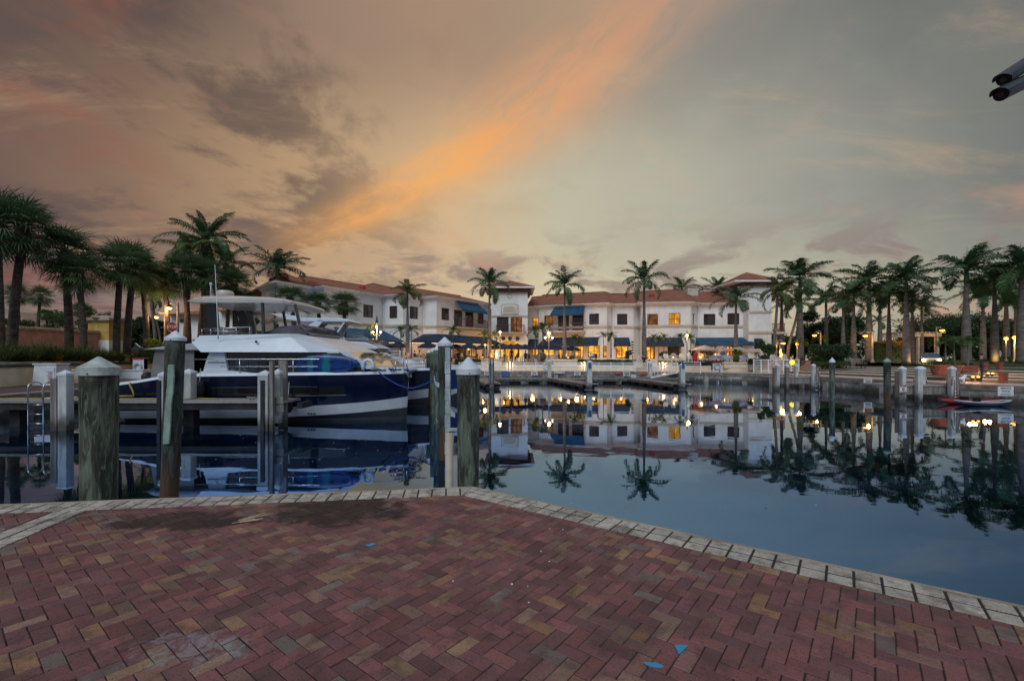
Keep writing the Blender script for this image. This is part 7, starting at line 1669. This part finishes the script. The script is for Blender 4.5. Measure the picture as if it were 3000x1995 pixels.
for a in ((2064,1012,51,'largest beige umbrella, leftmost of the four',.80),(2112,1014,53,'beige umbrella second from the left',.60),(2163,1015,52,'beige umbrella behind the umbrella palm trunk',.66),(2200,1019,50.5,'beige umbrella rightmost of the four near the right tower',.55)): um(UB,*a[:4],g,a[4])
mb=MB(); p=at(2039,1060,50.4); mb.lathe((p.x,50.4,1.7),[(.03,0),(.2,.15),(.17,.35),(.22,.6),(.15,.9),(.2,1.1),(.17,1.35),(.04,1.5)],12); mb.build('folded_umbrella','red_fabric',smooth=True,label='folded bright red umbrella standing behind the hedge',cat='umbrella')
# ================= tables and chairs
def table(sq,mt,label=''):
    t=T('terrace_table',label,'table',(0,0,0)); mb=MB()
    if sq: mb.box(-.8,.8,-.4,.4,.70,.75); mb.box(-.8,.8,-.405,-.40,.35,.70)
    else: mb.lathe((0,0,.71),[(.42,0),(.42,.04)],14)
    mb.build('table_top',mt,t,local=True); mb=MB()
    if sq:
        for x in(-.7,.7): mb.box(x-.03,x+.03,-.03,.03,0,.7)
    else: mb.lathe((0,0,0),[(.25,0),(.25,.03),(.03,.05),(.03,.71)],10)
    mb.build('table_leg','dark_metal',t,local=True); return tree_of(t)
def chair(mt):
    t=T('terrace_chair','','chair',(0,0,0)); mb=MB(); mb.box(-.24,.24,-.24,.24,.42,.46); mb.build('seat',mt,t,local=True)
    mb=MB(); pts=[(-.25,.22,.44),(-.27,.27,.75),(-.16,.29,.95),(.16,.29,.95),(.27,.27,.75),(.25,.22,.44)]; mb.tube(pts,.03,6)
    for x in (-.14,-.05,.05,.14): mb.bar((x,.24,.46),(x,.29,.94),.035)
    mb.tube([(-.26,.24,.66),(-.28,0,.68),(-.26,-.22,.62),(-.24,-.22,.44)],.02,6); mb.tube([(.26,.24,.66),(.28,0,.68),(.26,-.22,.62),(.24,-.22,.44)],.02,6); mb.build('backrest',mt,t,local=True)
    for x in (-.22,.22):
        for y in (-.22,.22): mb=MB(); mb.bar((x,y,0),(x,y,.42),.035); mb.build('leg',mt,t,local=True)
    return tree_of(t)
TS=table(True,'table_cloth'); TR=table(False,'weathered_wood'); CW_=chair('white_paint'); CD=chair('barrel_wood')
def put(tr,px,D,z,rz,label,g):
    loc=(gx(px,D),D,z)
    if id(tr) not in used: used.add(id(tr)); o=tr[0]; o.location=loc; o.rotation_euler=(0,0,rz); o['label']=label; o['group']=g
    else: o=copy_tree(tr,loc,rz,None,label); o['group']=g
    return o
rng=random.Random(4); g='white wicker chairs on the right terrace'; lab='white wicker chair at the tables under and beside the beige umbrellas'
for px in (1954,1962,1975,1990,2000,2018,2026,2052,2058,2072,2086,2100,2145,2152,2180): put(CW_,px,51.6+rng.uniform(-.3,1.2),2.02,rng.uniform(0,6.28),lab,g)
for (px,D,z,lb) in ((2210,50,2.3,'white wicker chair raised beside the tall bush, left one'),(2222,50.5,2.5,'white wicker chair highest of those beside the tall bush'),(2236,50,2.3,'white wicker chair raised beside the tall bush, right one'),(2203,48.5,1.95,'white wicker chair behind the row of plant pots'),(2268,47,1.85,'white wicker chair left of the standing patio heater'),(2298,47,1.9,'white wicker chair right of the standing patio heater')): put(CW_,px,D,z,rng.uniform(-.5,.5),lb,g)
g='cloth covered terrace tables'
for (px,lb) in ((2093,'long table with a pale blue cloth below the second beige umbrella'),(2118,'long table with a pale blue cloth left of the umbrella palm'),(2168,'long table with a pale cloth right of the umbrella palm')): put(TS,px,51.0,2.02,0,lb,g)
g='dark terrace tables and chairs'
for px in (1230,1262,1345,1365,1385,1405,1486,1510,1530,1548,1580,1640): put(TR,px,57.2+rng.uniform(-.5,.8),2.0,0,'round dark wooden table on the restaurant terrace behind the railing',g)
for px in (1222,1240,1270,1340,1352,1372,1392,1478,1500,1520,1538,1556,1588,1632,1650): put(CD,px,57.2+rng.uniform(-.6,.9),2.0,rng.uniform(0,6),'dark wooden chair on the restaurant terrace behind the railing','dark terrace chairs')
# ================= people
def person(joints,radii,edges,shirtz,name,shirt,label,loc,rz=0,hairlong=False,seated=True,legs='trousers'):
    me=bpy.data.meshes.new('p'); me.from_pydata(joints,edges,[]); o=bpy.data.objects.new('p',me); COL.objects.link(o)
    md=o.modifiers.new('s','SKIN'); sv=me.skin_vertices[0].data
    for i,r in enumerate(radii): sv[i].radius=(r,r*(.72 if i in(0,1,2) else 1)); sv[i].use_root=(i==0)
    ss=o.modifiers.new('u','SUBSURF'); ss.levels=1; ss.render_levels=1
    dg=bpy.context.evaluated_depsgraph_get(); dg.update(); m2=bpy.data.meshes.new_from_object(o.evaluated_get(dg)); bpy.data.objects.remove(o)
    m2.materials.clear(); m2.materials.append(MT['skin']); m2.materials.append(MT[shirt]); m2.materials.append(MT[legs])
    for p in m2.polygons:
        c=p.center; p.use_smooth=True
        if shirtz[0]<c.z<shirtz[1] and abs(c.x)<.30 and c.y>-.24: p.material_index=1
        elif c.z<=shirtz[0] and c.z>.08: p.material_index=2
    t=T('person',label,'person',loc,None,rz); b=bpy.data.objects.new('body',m2); COL.objects.link(b); b.parent=t
    hz_=joints[4][2]+.05; mb=MB(); mb.ball((joints[4][0],joints[4][1]+.03,hz_+.045),.105,.115,.115,n=10,m=8)
    if hairlong: mb.ball((joints[4][0],joints[4][1]+.08,hz_-.1),.09,.06,.2,n=8,m=6)
    mb.build('hair','hair',t,smooth=True,local=True)
    mb=MB(); mb.bx((joints[4][0],joints[4][1]-.105,hz_-.02),.02,.03,.04); mb.build('nose','skin',t,local=True)
    return t
SJ=[(0,0,.52),(0,.02,.75),(0,.0,.98),(0,-.01,1.10),(0,-.02,1.22),(-.18,0,.98),(-.24,-.08,.76),(-.17,-.30,.74),(.18,0,.98),(.24,-.08,.76),(.17,-.30,.74),(-.10,-.05,.50),(-.12,-.42,.50),(-.12,-.44,.10),(-.12,-.56,.04),(.10,-.05,.50),(.12,-.42,.50),(.12,-.44,.10),(.12,-.56,.04),(0,-.02,1.30)]
SR=[.15,.14,.16,.055,.10,.07,.045,.03,.07,.045,.03,.10,.07,.05,.035,.10,.07,.05,.035,.085]
SE=[(0,1),(1,2),(2,3),(3,4),(4,19),(2,5),(5,6),(6,7),(2,8),(8,9),(9,10),(0,11),(11,12),(12,13),(13,14),(0,15),(15,16),(16,17),(17,18)]
TJ=[(0,0,.95),(0,0,1.18),(0,0,1.40),(0,-.01,1.52),(0,-.02,1.63),(-.19,0,1.40),(-.25,-.02,1.14),(-.22,-.18,.98),(.19,0,1.40),(.25,.02,1.14),(.24,-.05,.88),(-.10,0,.90),(-.11,-.03,.50),(-.11,.02,.10),(-.11,-.12,.04),(.10,0,.90),(.11,.04,.50),(.11,.12,.10),(.11,.0,.04),(0,-.02,1.71)]
def seat(px,D,z,rz,shirt,label,hl=False): return person(SJ,SR,SE,(.56,1.05),'x',shirt,label,(gx(px,D),D,z),rz,hl)
def stand(px,D,z,rz,shirt,label,hl=False): return person(TJ,SR,SE,(.98,1.46),'x',shirt,label,(gx(px,D),D,z),rz,hl)
seat(1229,54.5,2.0,1.4,'shirt_white','person in a white shirt sitting alone left of the row of tall piles'); seat(1333,56,2.0,-1,'shirt_blue','person in a blue shirt sitting just right of the tall pile cap')
seat(1353,56.2,2.0,1.3,'shirt_white','person in a pale shirt leaning over a table right of the tall pile',True); seat(1374,56.4,2.0,-1.2,'shirt_pink','person in a pink top sitting under the navy umbrella right of the tall pile',True)
seat(1341,57.5,2.0,.5,'shirt_dark','person in dark clothes at the table behind the tall pile cap'); seat(1416,57,2.0,.8,'shirt_dark','person in dark clothes sitting left of the palm trunk by the tower')
stand(1479,56.8,1.9,1.3,'shirt_white','person with dark hair in a pale top left of the glowing arch',True); stand(1499,57,1.9,-.2,'shirt_purple','person in a purple shirt in front of the glowing arch'); seat(1519,57,2.1,-1.2,'shirt_dark','person with long hair sitting at the right side of the glowing arch',True)
seat(1540,57.5,2.0,0,'shirt_dark','person in dark clothes sitting right of the glowing arch'); seat(1887,52.6,1.50,0,'shirt_dark','person in a dark shirt sitting on the terrace wall below the third royal palm')
seat(2117,52.2,2.1,0,'shirt_blue','person in a blue shirt sitting at the cloth covered table under the umbrellas'); seat(1215,57,2.0,1,'shirt_dark','person in dark clothes standing in the shade near the blue neon light')
stand(2874,28.2,1.0,.8,'shirt_dark','person in dark clothes walking a dog along the right promenade')
# white dog
t=T('dog','small fluffy white dog on the right promenade near the ladder','dog',(gx(2812,27.6),27.6,QZ)); J=[(.18,0,.30),(0,0,.32),(-.2,0,.31),(.26,0,.42),(.34,0,.46),(.42,0,.43),(.17,.07,.18),(.18,.07,.02),(.17,-.07,.18),(.18,-.07,.02),(-.22,.07,.2),(-.25,.07,.11),(-.22,.07,.02),(-.22,-.07,.2),(-.25,-.07,.11),(-.22,-.07,.02),(-.32,0,.42)]
me=bpy.data.meshes.new('d'); me.from_pydata(J,[(0,1),(1,2),(0,3),(3,4),(4,5),(0,6),(6,7),(0,8),(8,9),(2,10),(10,11),(11,12),(2,13),(13,14),(14,15),(2,16)],[]); o=bpy.data.objects.new('d',me); COL.objects.link(o); o.modifiers.new('s','SKIN')
for i,r in enumerate([.11,.10,.10,.07,.08,.04,.05,.035,.05,.035,.06,.035,.03,.06,.035,.03,.035]): me.skin_vertices[0].data[i].radius=(r,r); me.skin_vertices[0].data[i].use_root=(i==1)
o.modifiers.new('u','SUBSURF').levels=1; dg=bpy.context.evaluated_depsgraph_get(); dg.update(); m2=bpy.data.meshes.new_from_object(o.evaluated_get(dg)); bpy.data.objects.remove(o); m2.materials.clear(); m2.materials.append(MT['white_paint']); b=bpy.data.objects.new('body',m2); COL.objects.link(b); b.parent=t
mb=MB(); mb.bx((.33,.06,.53),.04,.02,.08); mb.bx((.33,-.06,.53),.04,.02,.08); mb.build('ear','white_paint',t,local=True)
# ================= terrace props
def potplant(px,D,z,r,h,mtp,label,leaf='leaf_mid',pl=.6,n=500,name='plant_pot',g='plant pots on the terraces',sq=False,ps=.09):
    x=gx(px,D); t=T(name,label,'plant pot',(x,D,z),g); mb=MB(); k=4 if sq else 16
    mb.lathe((0,0,0),[(r*.72,0),(r*.95,h*.6),(r,h*.85),(r*1.08,h*.86),(r*1.08,h),(r*.9,h),(r*.88,h*.93),(0,h*.93)],k,cap=False); mb.build('pot',mtp,t,local=True)
    if n: mb=MB(); rng=random.Random(int(px)); leafcloud(mb,(0,0,h+pl*.45),(r*1.25,r*1.25,pl*.55),n,ps,rng,.1); mb.build('foliage',leaf,t,local=True)
    return t
for (px,lb) in ((2199,'pale round plant pot, left one of the row of three'),(2213,'pale round plant pot, middle one of the row of three'),(2226,'pale round plant pot, right one of the row of three')): potplant(px,47.6,1.0+.3,.26,.5,'concrete_pale',lb,pl=.7)
potplant(2240,48.2,1.75,.38,.45,'terracotta','wide terracotta pot with a low plant behind the pale pots',pl=.7); potplant(2345,46.5,1.75,.45,.45,'terracotta','terracotta pot holding the small palm right of the leaning trunk',n=0)
potplant(1700,57,1.95,.55,.4,'terracotta','terracotta pot at the small palm pair before the glowing windows',n=0); potplant(1783,57,1.95,.6,.35,'terracotta','terracotta pot at the leaning small palm pair',n=0); potplant(1675,56,1.95,.3,.45,'barrel_wood','brown pot beside the second royal palm',n=200,pl=.4)
D=33; x=gx(2752,D); mbp=potplant(2772,31.5,1.35,.82,.68,'terracotta','big round terracotta planter behind the right dock posts',n=700,pl=.35,ps=.06); potplant(2752,31.0,1.35,.5,.7,'terracotta','smaller round terracotta planter left of the big round one',n=300,pl=.3,ps=.06)
x0,x1=gx(2790,34),gx(2850,34); t=T('planter_trough','long terracotta trough holding the large royal palm','planter',((x0+x1)/2,34,1.55)); mb=MB(); mb.box(x0,x1,33.2,34.6,1.5,gz(1072,33.2)); ob=mb.build('trough','terracotta',t,bevel=.04); mb=MB(); mb.box(x0-.05,x1+.05,33.15,34.65,gz(1072,33.2)-.12,gz(1072,33.2)+.01); mb.build('rim','terracotta',t); mb=MB(); mb.box(x0+.1,x1-.1,33.3,34.5,gz(1072,33.2)+.012,gz(1072,33.2)+.03); mb.build('soil','soil',t)
for (px,D,py0,py1,lb) in ((2939,27.7,1094,1122,'square terracotta bollard on the promenade near the right edge'),(2883,33,1064,1086,'square terracotta bollard on the upper steps right of the trough'),(2928,33.5,1063,1086,'square terracotta bollard on the top step near the right edge')):
    z0,z1=gz(py1,D),gz(py0,D); x=gx(px,D); t=T('brick_bollard',lb,'bollard',(x,D,z0),'terracotta bollards'); mb=MB(); mb.bx((0,0,(z1-z0)/2),.30,.30,z1-z0); mb.build('body','terracotta',t,local=True,bevel=.015); mb=MB(); mb.bx((0,0,z1-z0+.03),.36,.36,.05); mb.build('cap','terracotta',t,local=True,bevel=.01)
# bench
D=43; x=gx(2508,D); z=gz(1078,D); t=T('park_bench','wooden park bench on the lawn left of the tallest raised palm','bench',(x,D,z)); mb=MB(); 
for k in range(4): mb.bx((0,-.22+k*.14,.44),1.7,.11,.04)
mb.build('seat','weathered_wood',t,local=True); mb=MB()
for k in range(3): mb.bx((0,.30,.56+k*.14),1.7,.04,.11)
mb.build('backrest','weathered_wood',t,local=True)
for s in (-.7,.7): mb=MB(); mb.bx((s,-.2,.21),.06,.06,.42); mb.bx((s,.3,.45),.06,.06,.9); mb.bx((s,.05,.60),.06,.55,.05); mb.build('leg','dark_metal',t,local=True)
# barber-like striped pole, barrel, grill, heater, sign boards
p=at(1853,1045,60); t=T('striped_pole','black and white striped pole beside the third royal palm','pole',(p.x,60,2.0))
for k in range(11): mb=MB(); mb.lathe((0,0,.9+k*.17),[(.14,0),(.17,.085),(.14,.17)],10); mb.build('stripe','ink' if k%2 else 'white_paint',t,local=True)
mb=MB(); mb.lathe((0,0,0),[(.2,0),(.2,.05),(.04,.08),(.04,.9)],8); mb.build('stand','dark_metal',t,local=True)
p=at(1586,1046,55.5); t=T('barrel','large dark wooden barrel lying on the terrace left of the brightest lamp','barrel',(p.x,55.5,2.0)); mb=MB(); mb.tube([(-.05,-.55,.62),(0,-.3,.62),(0,0,.62),(0,.3,.62),(.05,.55,.62)],[.5,.58,.62,.58,.5],20); mb.build('staves','barrel_wood',t,local=True,smooth=True)
for y in (-.5,-.25,.25,.5): mb=MB(); mb.tube([(0,y-.03,.62),(0,y+.03,.62)],[.56 if abs(y)>.4 else .61]*2,20); mb.build('hoop','grey_metal',t,local=True)
p=at(1460,1044,56); mb=MB(); mb.tube([(p.x-.0,56,2.0),(p.x,56,3.2)],[.38,.42],16); mb.ball((p.x,56,3.2),.42,.42,.18,n=14,m=8); mb.build('steel_urn','white_paint',smooth=True,label='large white cylindrical cooler left of the glowing arch',cat='cooler')
p=at(1738,1047,56.5); t=T('barbecue','round lidded steel barbecue in front of the glowing windows','barbecue',(p.x,56.5,2.0)); mb=MB(); mb.tube([(-.45,0,.75),(.2,0,.75)],[.28,.28],16); mb.build('lid','brushed_steel',t,local=True,smooth=True); mb=MB(); mb.tube([(.2,0,.75),(.45,0,.75)],[.285,.27],16); mb.build('firebox','dark_metal',t,local=True)
for s in (-.35,.35): mb=MB(); mb.bar((s,-.2,0),(s,-.1,.55),.05); mb.bar((s,.2,0),(s,.1,.55),.05); mb.build('leg','dark_metal',t,local=True)
p=at(2285,1040,48); t=T('patio_heater','tall patio heater with glowing flame beside the tall bush','heater',(p.x,48,1.85)); mb=MB(); mb.lathe((0,0,0),[(.25,0),(.25,.6),(.05,.65),(.05,2.0)],10); mb.build('post','brushed_steel',t,local=True); mb=MB(); mb.lathe((0,0,2.0),[(.5,0),(.1,.15),(0,.18)],14); mb.build('reflector','brushed_steel',t,local=True); mb=MB(); mb.tube([(0,-.1,.7),(.08,-.12,1.0),(-.05,-.12,1.3),(.06,-.1,1.6)],[.1,.13,.09,.03],8); mb.build('flame','lamp_small',t,local=True,smooth=True); plight('heater_light',(p.x,47.5,3.0),60,(1,.45,.1),.2)
for (px,py,D,mt,lb,e) in ((1203,1035,56,'neon_blue','small blue neon light in the dark restaurant entrance',0),(2095,1043,52,'lamp_small','small glowing table lamp left of the cloth covered tables',15),(2113,1049,51.3,'lamp_small','small glowing candle lamp on the cloth covered table',15),(2052,1048,51.8,'lamp_small','small glowing lamp left of the beige umbrella pole',15),(1972,1047,54,'lamp_small','small candle lamp on the terrace right of the three small palms',15)):
    p=at(px,py,D); mb=MB(); mb.bx(p,.22 if mt=='neon_blue' else .16,.1,.1 if mt=='neon_blue' else .2); mb.build('table_lamp',mt,label=lb,cat='lamp')
    if e: plight('candle_light',p+Vector((0,-.3,.2)),e,(1,.5,.12),.1)
p=at(1877,1049,54); t=T('white_cart','small white slatted cart on the terrace left of the third palm planter','cart',(p.x,54,2.0)); mb=MB(); mb.box(-.35,.35,-.2,.2,.35,.42); mb.box(-.35,.35,-.2,.2,.7,.75); mb.build('shelf','white_paint',t,local=True)
for x in (-.33,.33): mb=MB(); mb.bar((x,-.18,0),(x,-.18,.85),.05); mb.bar((x,.18,0),(x,.18,.85),.05); mb.build('leg','white_paint',t,local=True)
railing((gx(2208,47.2),47.2),(gx(2340,45.8),45.8),'white railing behind the posts of the middle dock',6,z0=QZ,h=1.35,nb=8)
t=T('low_wall','pale low wall under the plant pots','wall',(gx(2215,48),48,QZ)); mb=MB(); mb.sweep([(gx(2190,48.4),48.4),(gx(2262,47.4),47.4)],[(.2,QZ-.1),(.2,1.3),(-.5,1.3),(-.5,QZ-.1)]); fixn(mb.build('wall_face','cream',t))
# ================= car with headlights, pergola, pillar, signs
D=57; xc=gx(2729,D); zc=1.57; t=T('parked_car','silver car facing the camera with bright headlights behind the right steps','car',(xc,D,zc),None,-.738)
mb=MB(); mb.prof([(-.92,.28),(.92,.28),(.95,.7),(.86,.92),(-.86,.92),(-.95,.7)],-2.1,2.1); mb.build('body','car_silver',t,local=True,bevel=.12)
mb=MB(); vs=[(-.82,-1.0,.92),(.82,-1.0,.92),(.82,1.9,.92),(-.82,1.9,.92),(-.62,-.3,1.46),(.62,-.3,1.46),(.62,1.5,1.46),(-.62,1.5,1.46)]; mb.add(vs,[(0,1,5,4),(1,2,6,5),(2,3,7,6),(3,0,4,7)]); mb.build('windows','glass_blue',t,local=True); mb=MB(); mb.box(-.63,.63,-.32,1.5,1.462,1.50); mb.build('roof','car_silver',t,local=True,bevel=.03)
mb=MB(); mb.box(-.45,.45,-2.14,-2.10,.45,.66); mb.build('grille','dark_metal',t,local=True)
for s in (-.72,.72):
    mb=MB(); mb.ball((s,-2.1,.68),.17,.08,.12,n=12,m=8); mb.build('headlight','head_light',t,smooth=True,local=True); plight('headlight_beam',(xc+s*.74-2.7*.67,D+s*-.67-2.7*.74,zc+.65),90,(1,.75,.35),.1)
for s in (-.82,.82):
    for y in (-1.35,1.35):
        mb=MB(); mb.tube([(s-.1,y,.32),(s+.1,y,.32)],.32,16); w_=mb.build('wheel','rubber_black',t,local=True,smooth=False)
for s in (-1.02,1.02): mb=MB(); mb.bx((s,-.75,1.0),.18,.12,.13); mb.build('mirror','car_silver',t,local=True)
D=62; t=T('pergola','pale timber pergola on square columns behind the car','pergola',(gx(2700,D),D,1.9)); z=gz(986,D)
for px in (2668,2694,2748): mb=MB(); mb.box(gx(px,D)-.18,gx(px,D)+.18,D,D+.36,1.5,z); mb.build('column','stucco_trim',t)
mb=MB(); mb.box(gx(2628,D),gx(2757,D),D-.1,D+.1,z,z+.4); mb.box(gx(2628,D),gx(2757,D),D+2.6,D+2.8,z,z+.4)
for k in range(12): x=gx(2632,D)+k*.52; mb.box(x,x+.1,D-.6,D+3.4,z+.402,z+.6)
mb.build('beam','stucco_trim',t)
D=56; t=T('brick_pillar','red brick pillar with a domed stone cap behind the car','pillar',(gx(2723,D),D,1.8)); x=gx(2723,D); mb=MB(); mb.box(x-.33,x+.33,D+2.5,D+3.1,1.8,gz(1010,D)); mb.build('shaft','terracotta',t,bevel=.02); mb=MB(); mb.lathe((x,D+2.8,gz(1010,D)+.002),[(.42,0),(.42,.1),(.3,.25),(0,.34)],14); mb.build('cap','stone_cap',t)
for (px,py,D,w_,h_,mt,lb) in ((2927,1036,48,.42,.75,'sign_white','white oval club sign behind the warm lit palm at the right edge'),(2979,1009,49,.4,.4,'sign_white','round pink white sign on the rightmost lamp post'),(2843,1042,60,.3,.22,'sign_blue','small pale blue sign in the dark under the wide tree'),(2475,1010,60,.3,.2,'sign_white','small white sign beside the leftmost lawn palm')):
    p=at(px,py,D); t=T('post_sign',lb,'sign',(p.x,D,1.9)); mb=MB(); mb.prof([(p.x+w_/2*math.cos(2*PI*k/16),p.z+h_/2*math.sin(2*PI*k/16)) for k in range(16)],D-.05,D); fixn(mb.build('plate',mt,t)); mb=MB(); mb.box(p.x-.03,p.x+.03,D+.002,D+.06,1.8,p.z); mb.build('post','grey_metal',t)
# parked cars glimpsed on the left road
for (px,py,D,mt,lb) in ((395,1022,58,'car_dark','dark parked car glimpsed between the left palm trunks'),):
    t=T('parked_car',lb,'car',(gx(px,D),D,gz(1036,D))); mb=MB(); mb.prof([(-2.2,.3),(2.2,.3),(2.25,.7),(1.4,.85),(.8,1.35),(-1.0,1.4),(-1.7,.9),(-2.2,.8)],-.85,.85); mb.build('body',mt,t,local=True,bevel=.08); mb=MB(); mb.prof([(1.2,.86),(.75,1.3),(-.95,1.34),(-1.5,.9)],-.87,.87); mb.build('windows','glass_dark',t,local=True)
    for x in (-1.4,1.4):
        for y in (-.8,.8): mb=MB(); mb.tube([(x,y-.1,.32),(x,y+.1,.32)],.32,14); mb.build('wheel','rubber_black',t,local=True)
# overhead wires
for i,(za,zb) in enumerate(((937,934),(947,943))):
    a=at(2700,za+4,95); b=at(3150,zb-8,95); mb=MB(); mb.tube([a,(a+b)/2-Vector((0,0,.6)),b],.04,5); mb.build('power_line','dark_metal',label=('upper' if i==0 else 'lower')+' thin power line in front of the dark trees at the right',cat='power line',group='power lines')
# ================= security cameras on an off-frame pole
px_,py_=3.45,2.05
t=T('camera_pole','dark pole carrying the security cameras just outside the right edge','pole',(px_,py_,QZ)); mb=MB(); mb.lathe((px_,py_,QZ),[(.09,0),(.09,.05),(.05,.08),(.045,4.2)],14); mb.build('shaft','dark_metal',t,smooth=True)
hx,hy,hz2=3.03,2.45,4.15
mb=MB(); mb.tube([(px_,py_,4.05),(3.2,2.3,4.12),(hx+.06,hy,4.13)],.022,8); mb.tube([(px_,py_,4.28),(3.2,2.3,4.30),(hx+.06,hy,4.28)],.02,8); mb.build('arm','dark_metal',t,smooth=True)
def bullet(p0,p1,r,label):
    p0=Vector(p0); p1=Vector(p1); t=T('security_camera',label,'security camera',p1,'security cameras'); d=(p0-p1).normalized(); n=18
    up=Vector((0,0,1)); up=(up-d*up.dot(d)).normalized(); sd=d.cross(up)
    def P_(s,a,rr,o=0): return p1+d*s+(up*math.cos(a)+sd*math.sin(a))*rr-p1
    L=(p0-p1).length
    def tube_(s0,s1,r0,r1,name,mt,cap=True,parent=t):
        mb=MB(); mb.add([P_(s0,2*PI*k/n,r0) for k in range(n)]+[P_(s1,2*PI*k/n,r1) for k in range(n)],[(k,(k+1)%n,n+(k+1)%n,n+k) for k in range(n)]+([tuple(range(n))[::-1],tuple(range(n,2*n))] if cap else [])); return mb.build(name,mt,parent,local=True,bevel=.002)
    tube_(0,.05,r*.6,r,'tail','camera_grey'); tube_(.05,L-.03,r,r,'body','camera_grey'); tube_(L-.03,L-.012,r*1.02,r*1.02,'front_ring','cam_black'); tube_(L-.0121,L-.009,r*.45,r*.45,'lens','glass_dark')
    mb=MB(); vs=[]; 
    for s in (.03,L+.035):
        for rr in (r*1.12,r*1.2):
            for k in range(11): a=-1.35+2.7*k/10; vs.append(P_(s-(.03*abs(a)/1.35 if s>.1 else 0),a,rr))
    fs=[]
    for k in range(10): fs+=[(k,k+1,22+k+1,22+k),(11+k,33+k,33+k+1,11+k+1),(22+k,22+k+1,33+k+1,33+k),(k,11+k,11+k+1,k+1)]
    fs+=[(0,22,33,11),(10,21,43,32)]; mb.add(vs,fs); fixn(mb.build('sun_shield','camera_grey',t,local=True,smooth=False))
D=2.55
a=at(2937,236,D); b=at(3035,172,D+.08); bullet(a,b,.034,'upper one of two grey bullet security cameras at the top right')
a=at(2929,279,D-.02); b=at(3035,226,D+.08); bullet(a,b,.035,'lower one of two grey bullet security cameras, its lens towards the plaza')
for o in bpy.data.objects:
    if o.name.startswith('small_palm') is False and o.name.startswith('royal_palm') and 'coconut' in (o.get('label') or ''): o.name='coconut_palm'
bpy.context.view_layer.update()
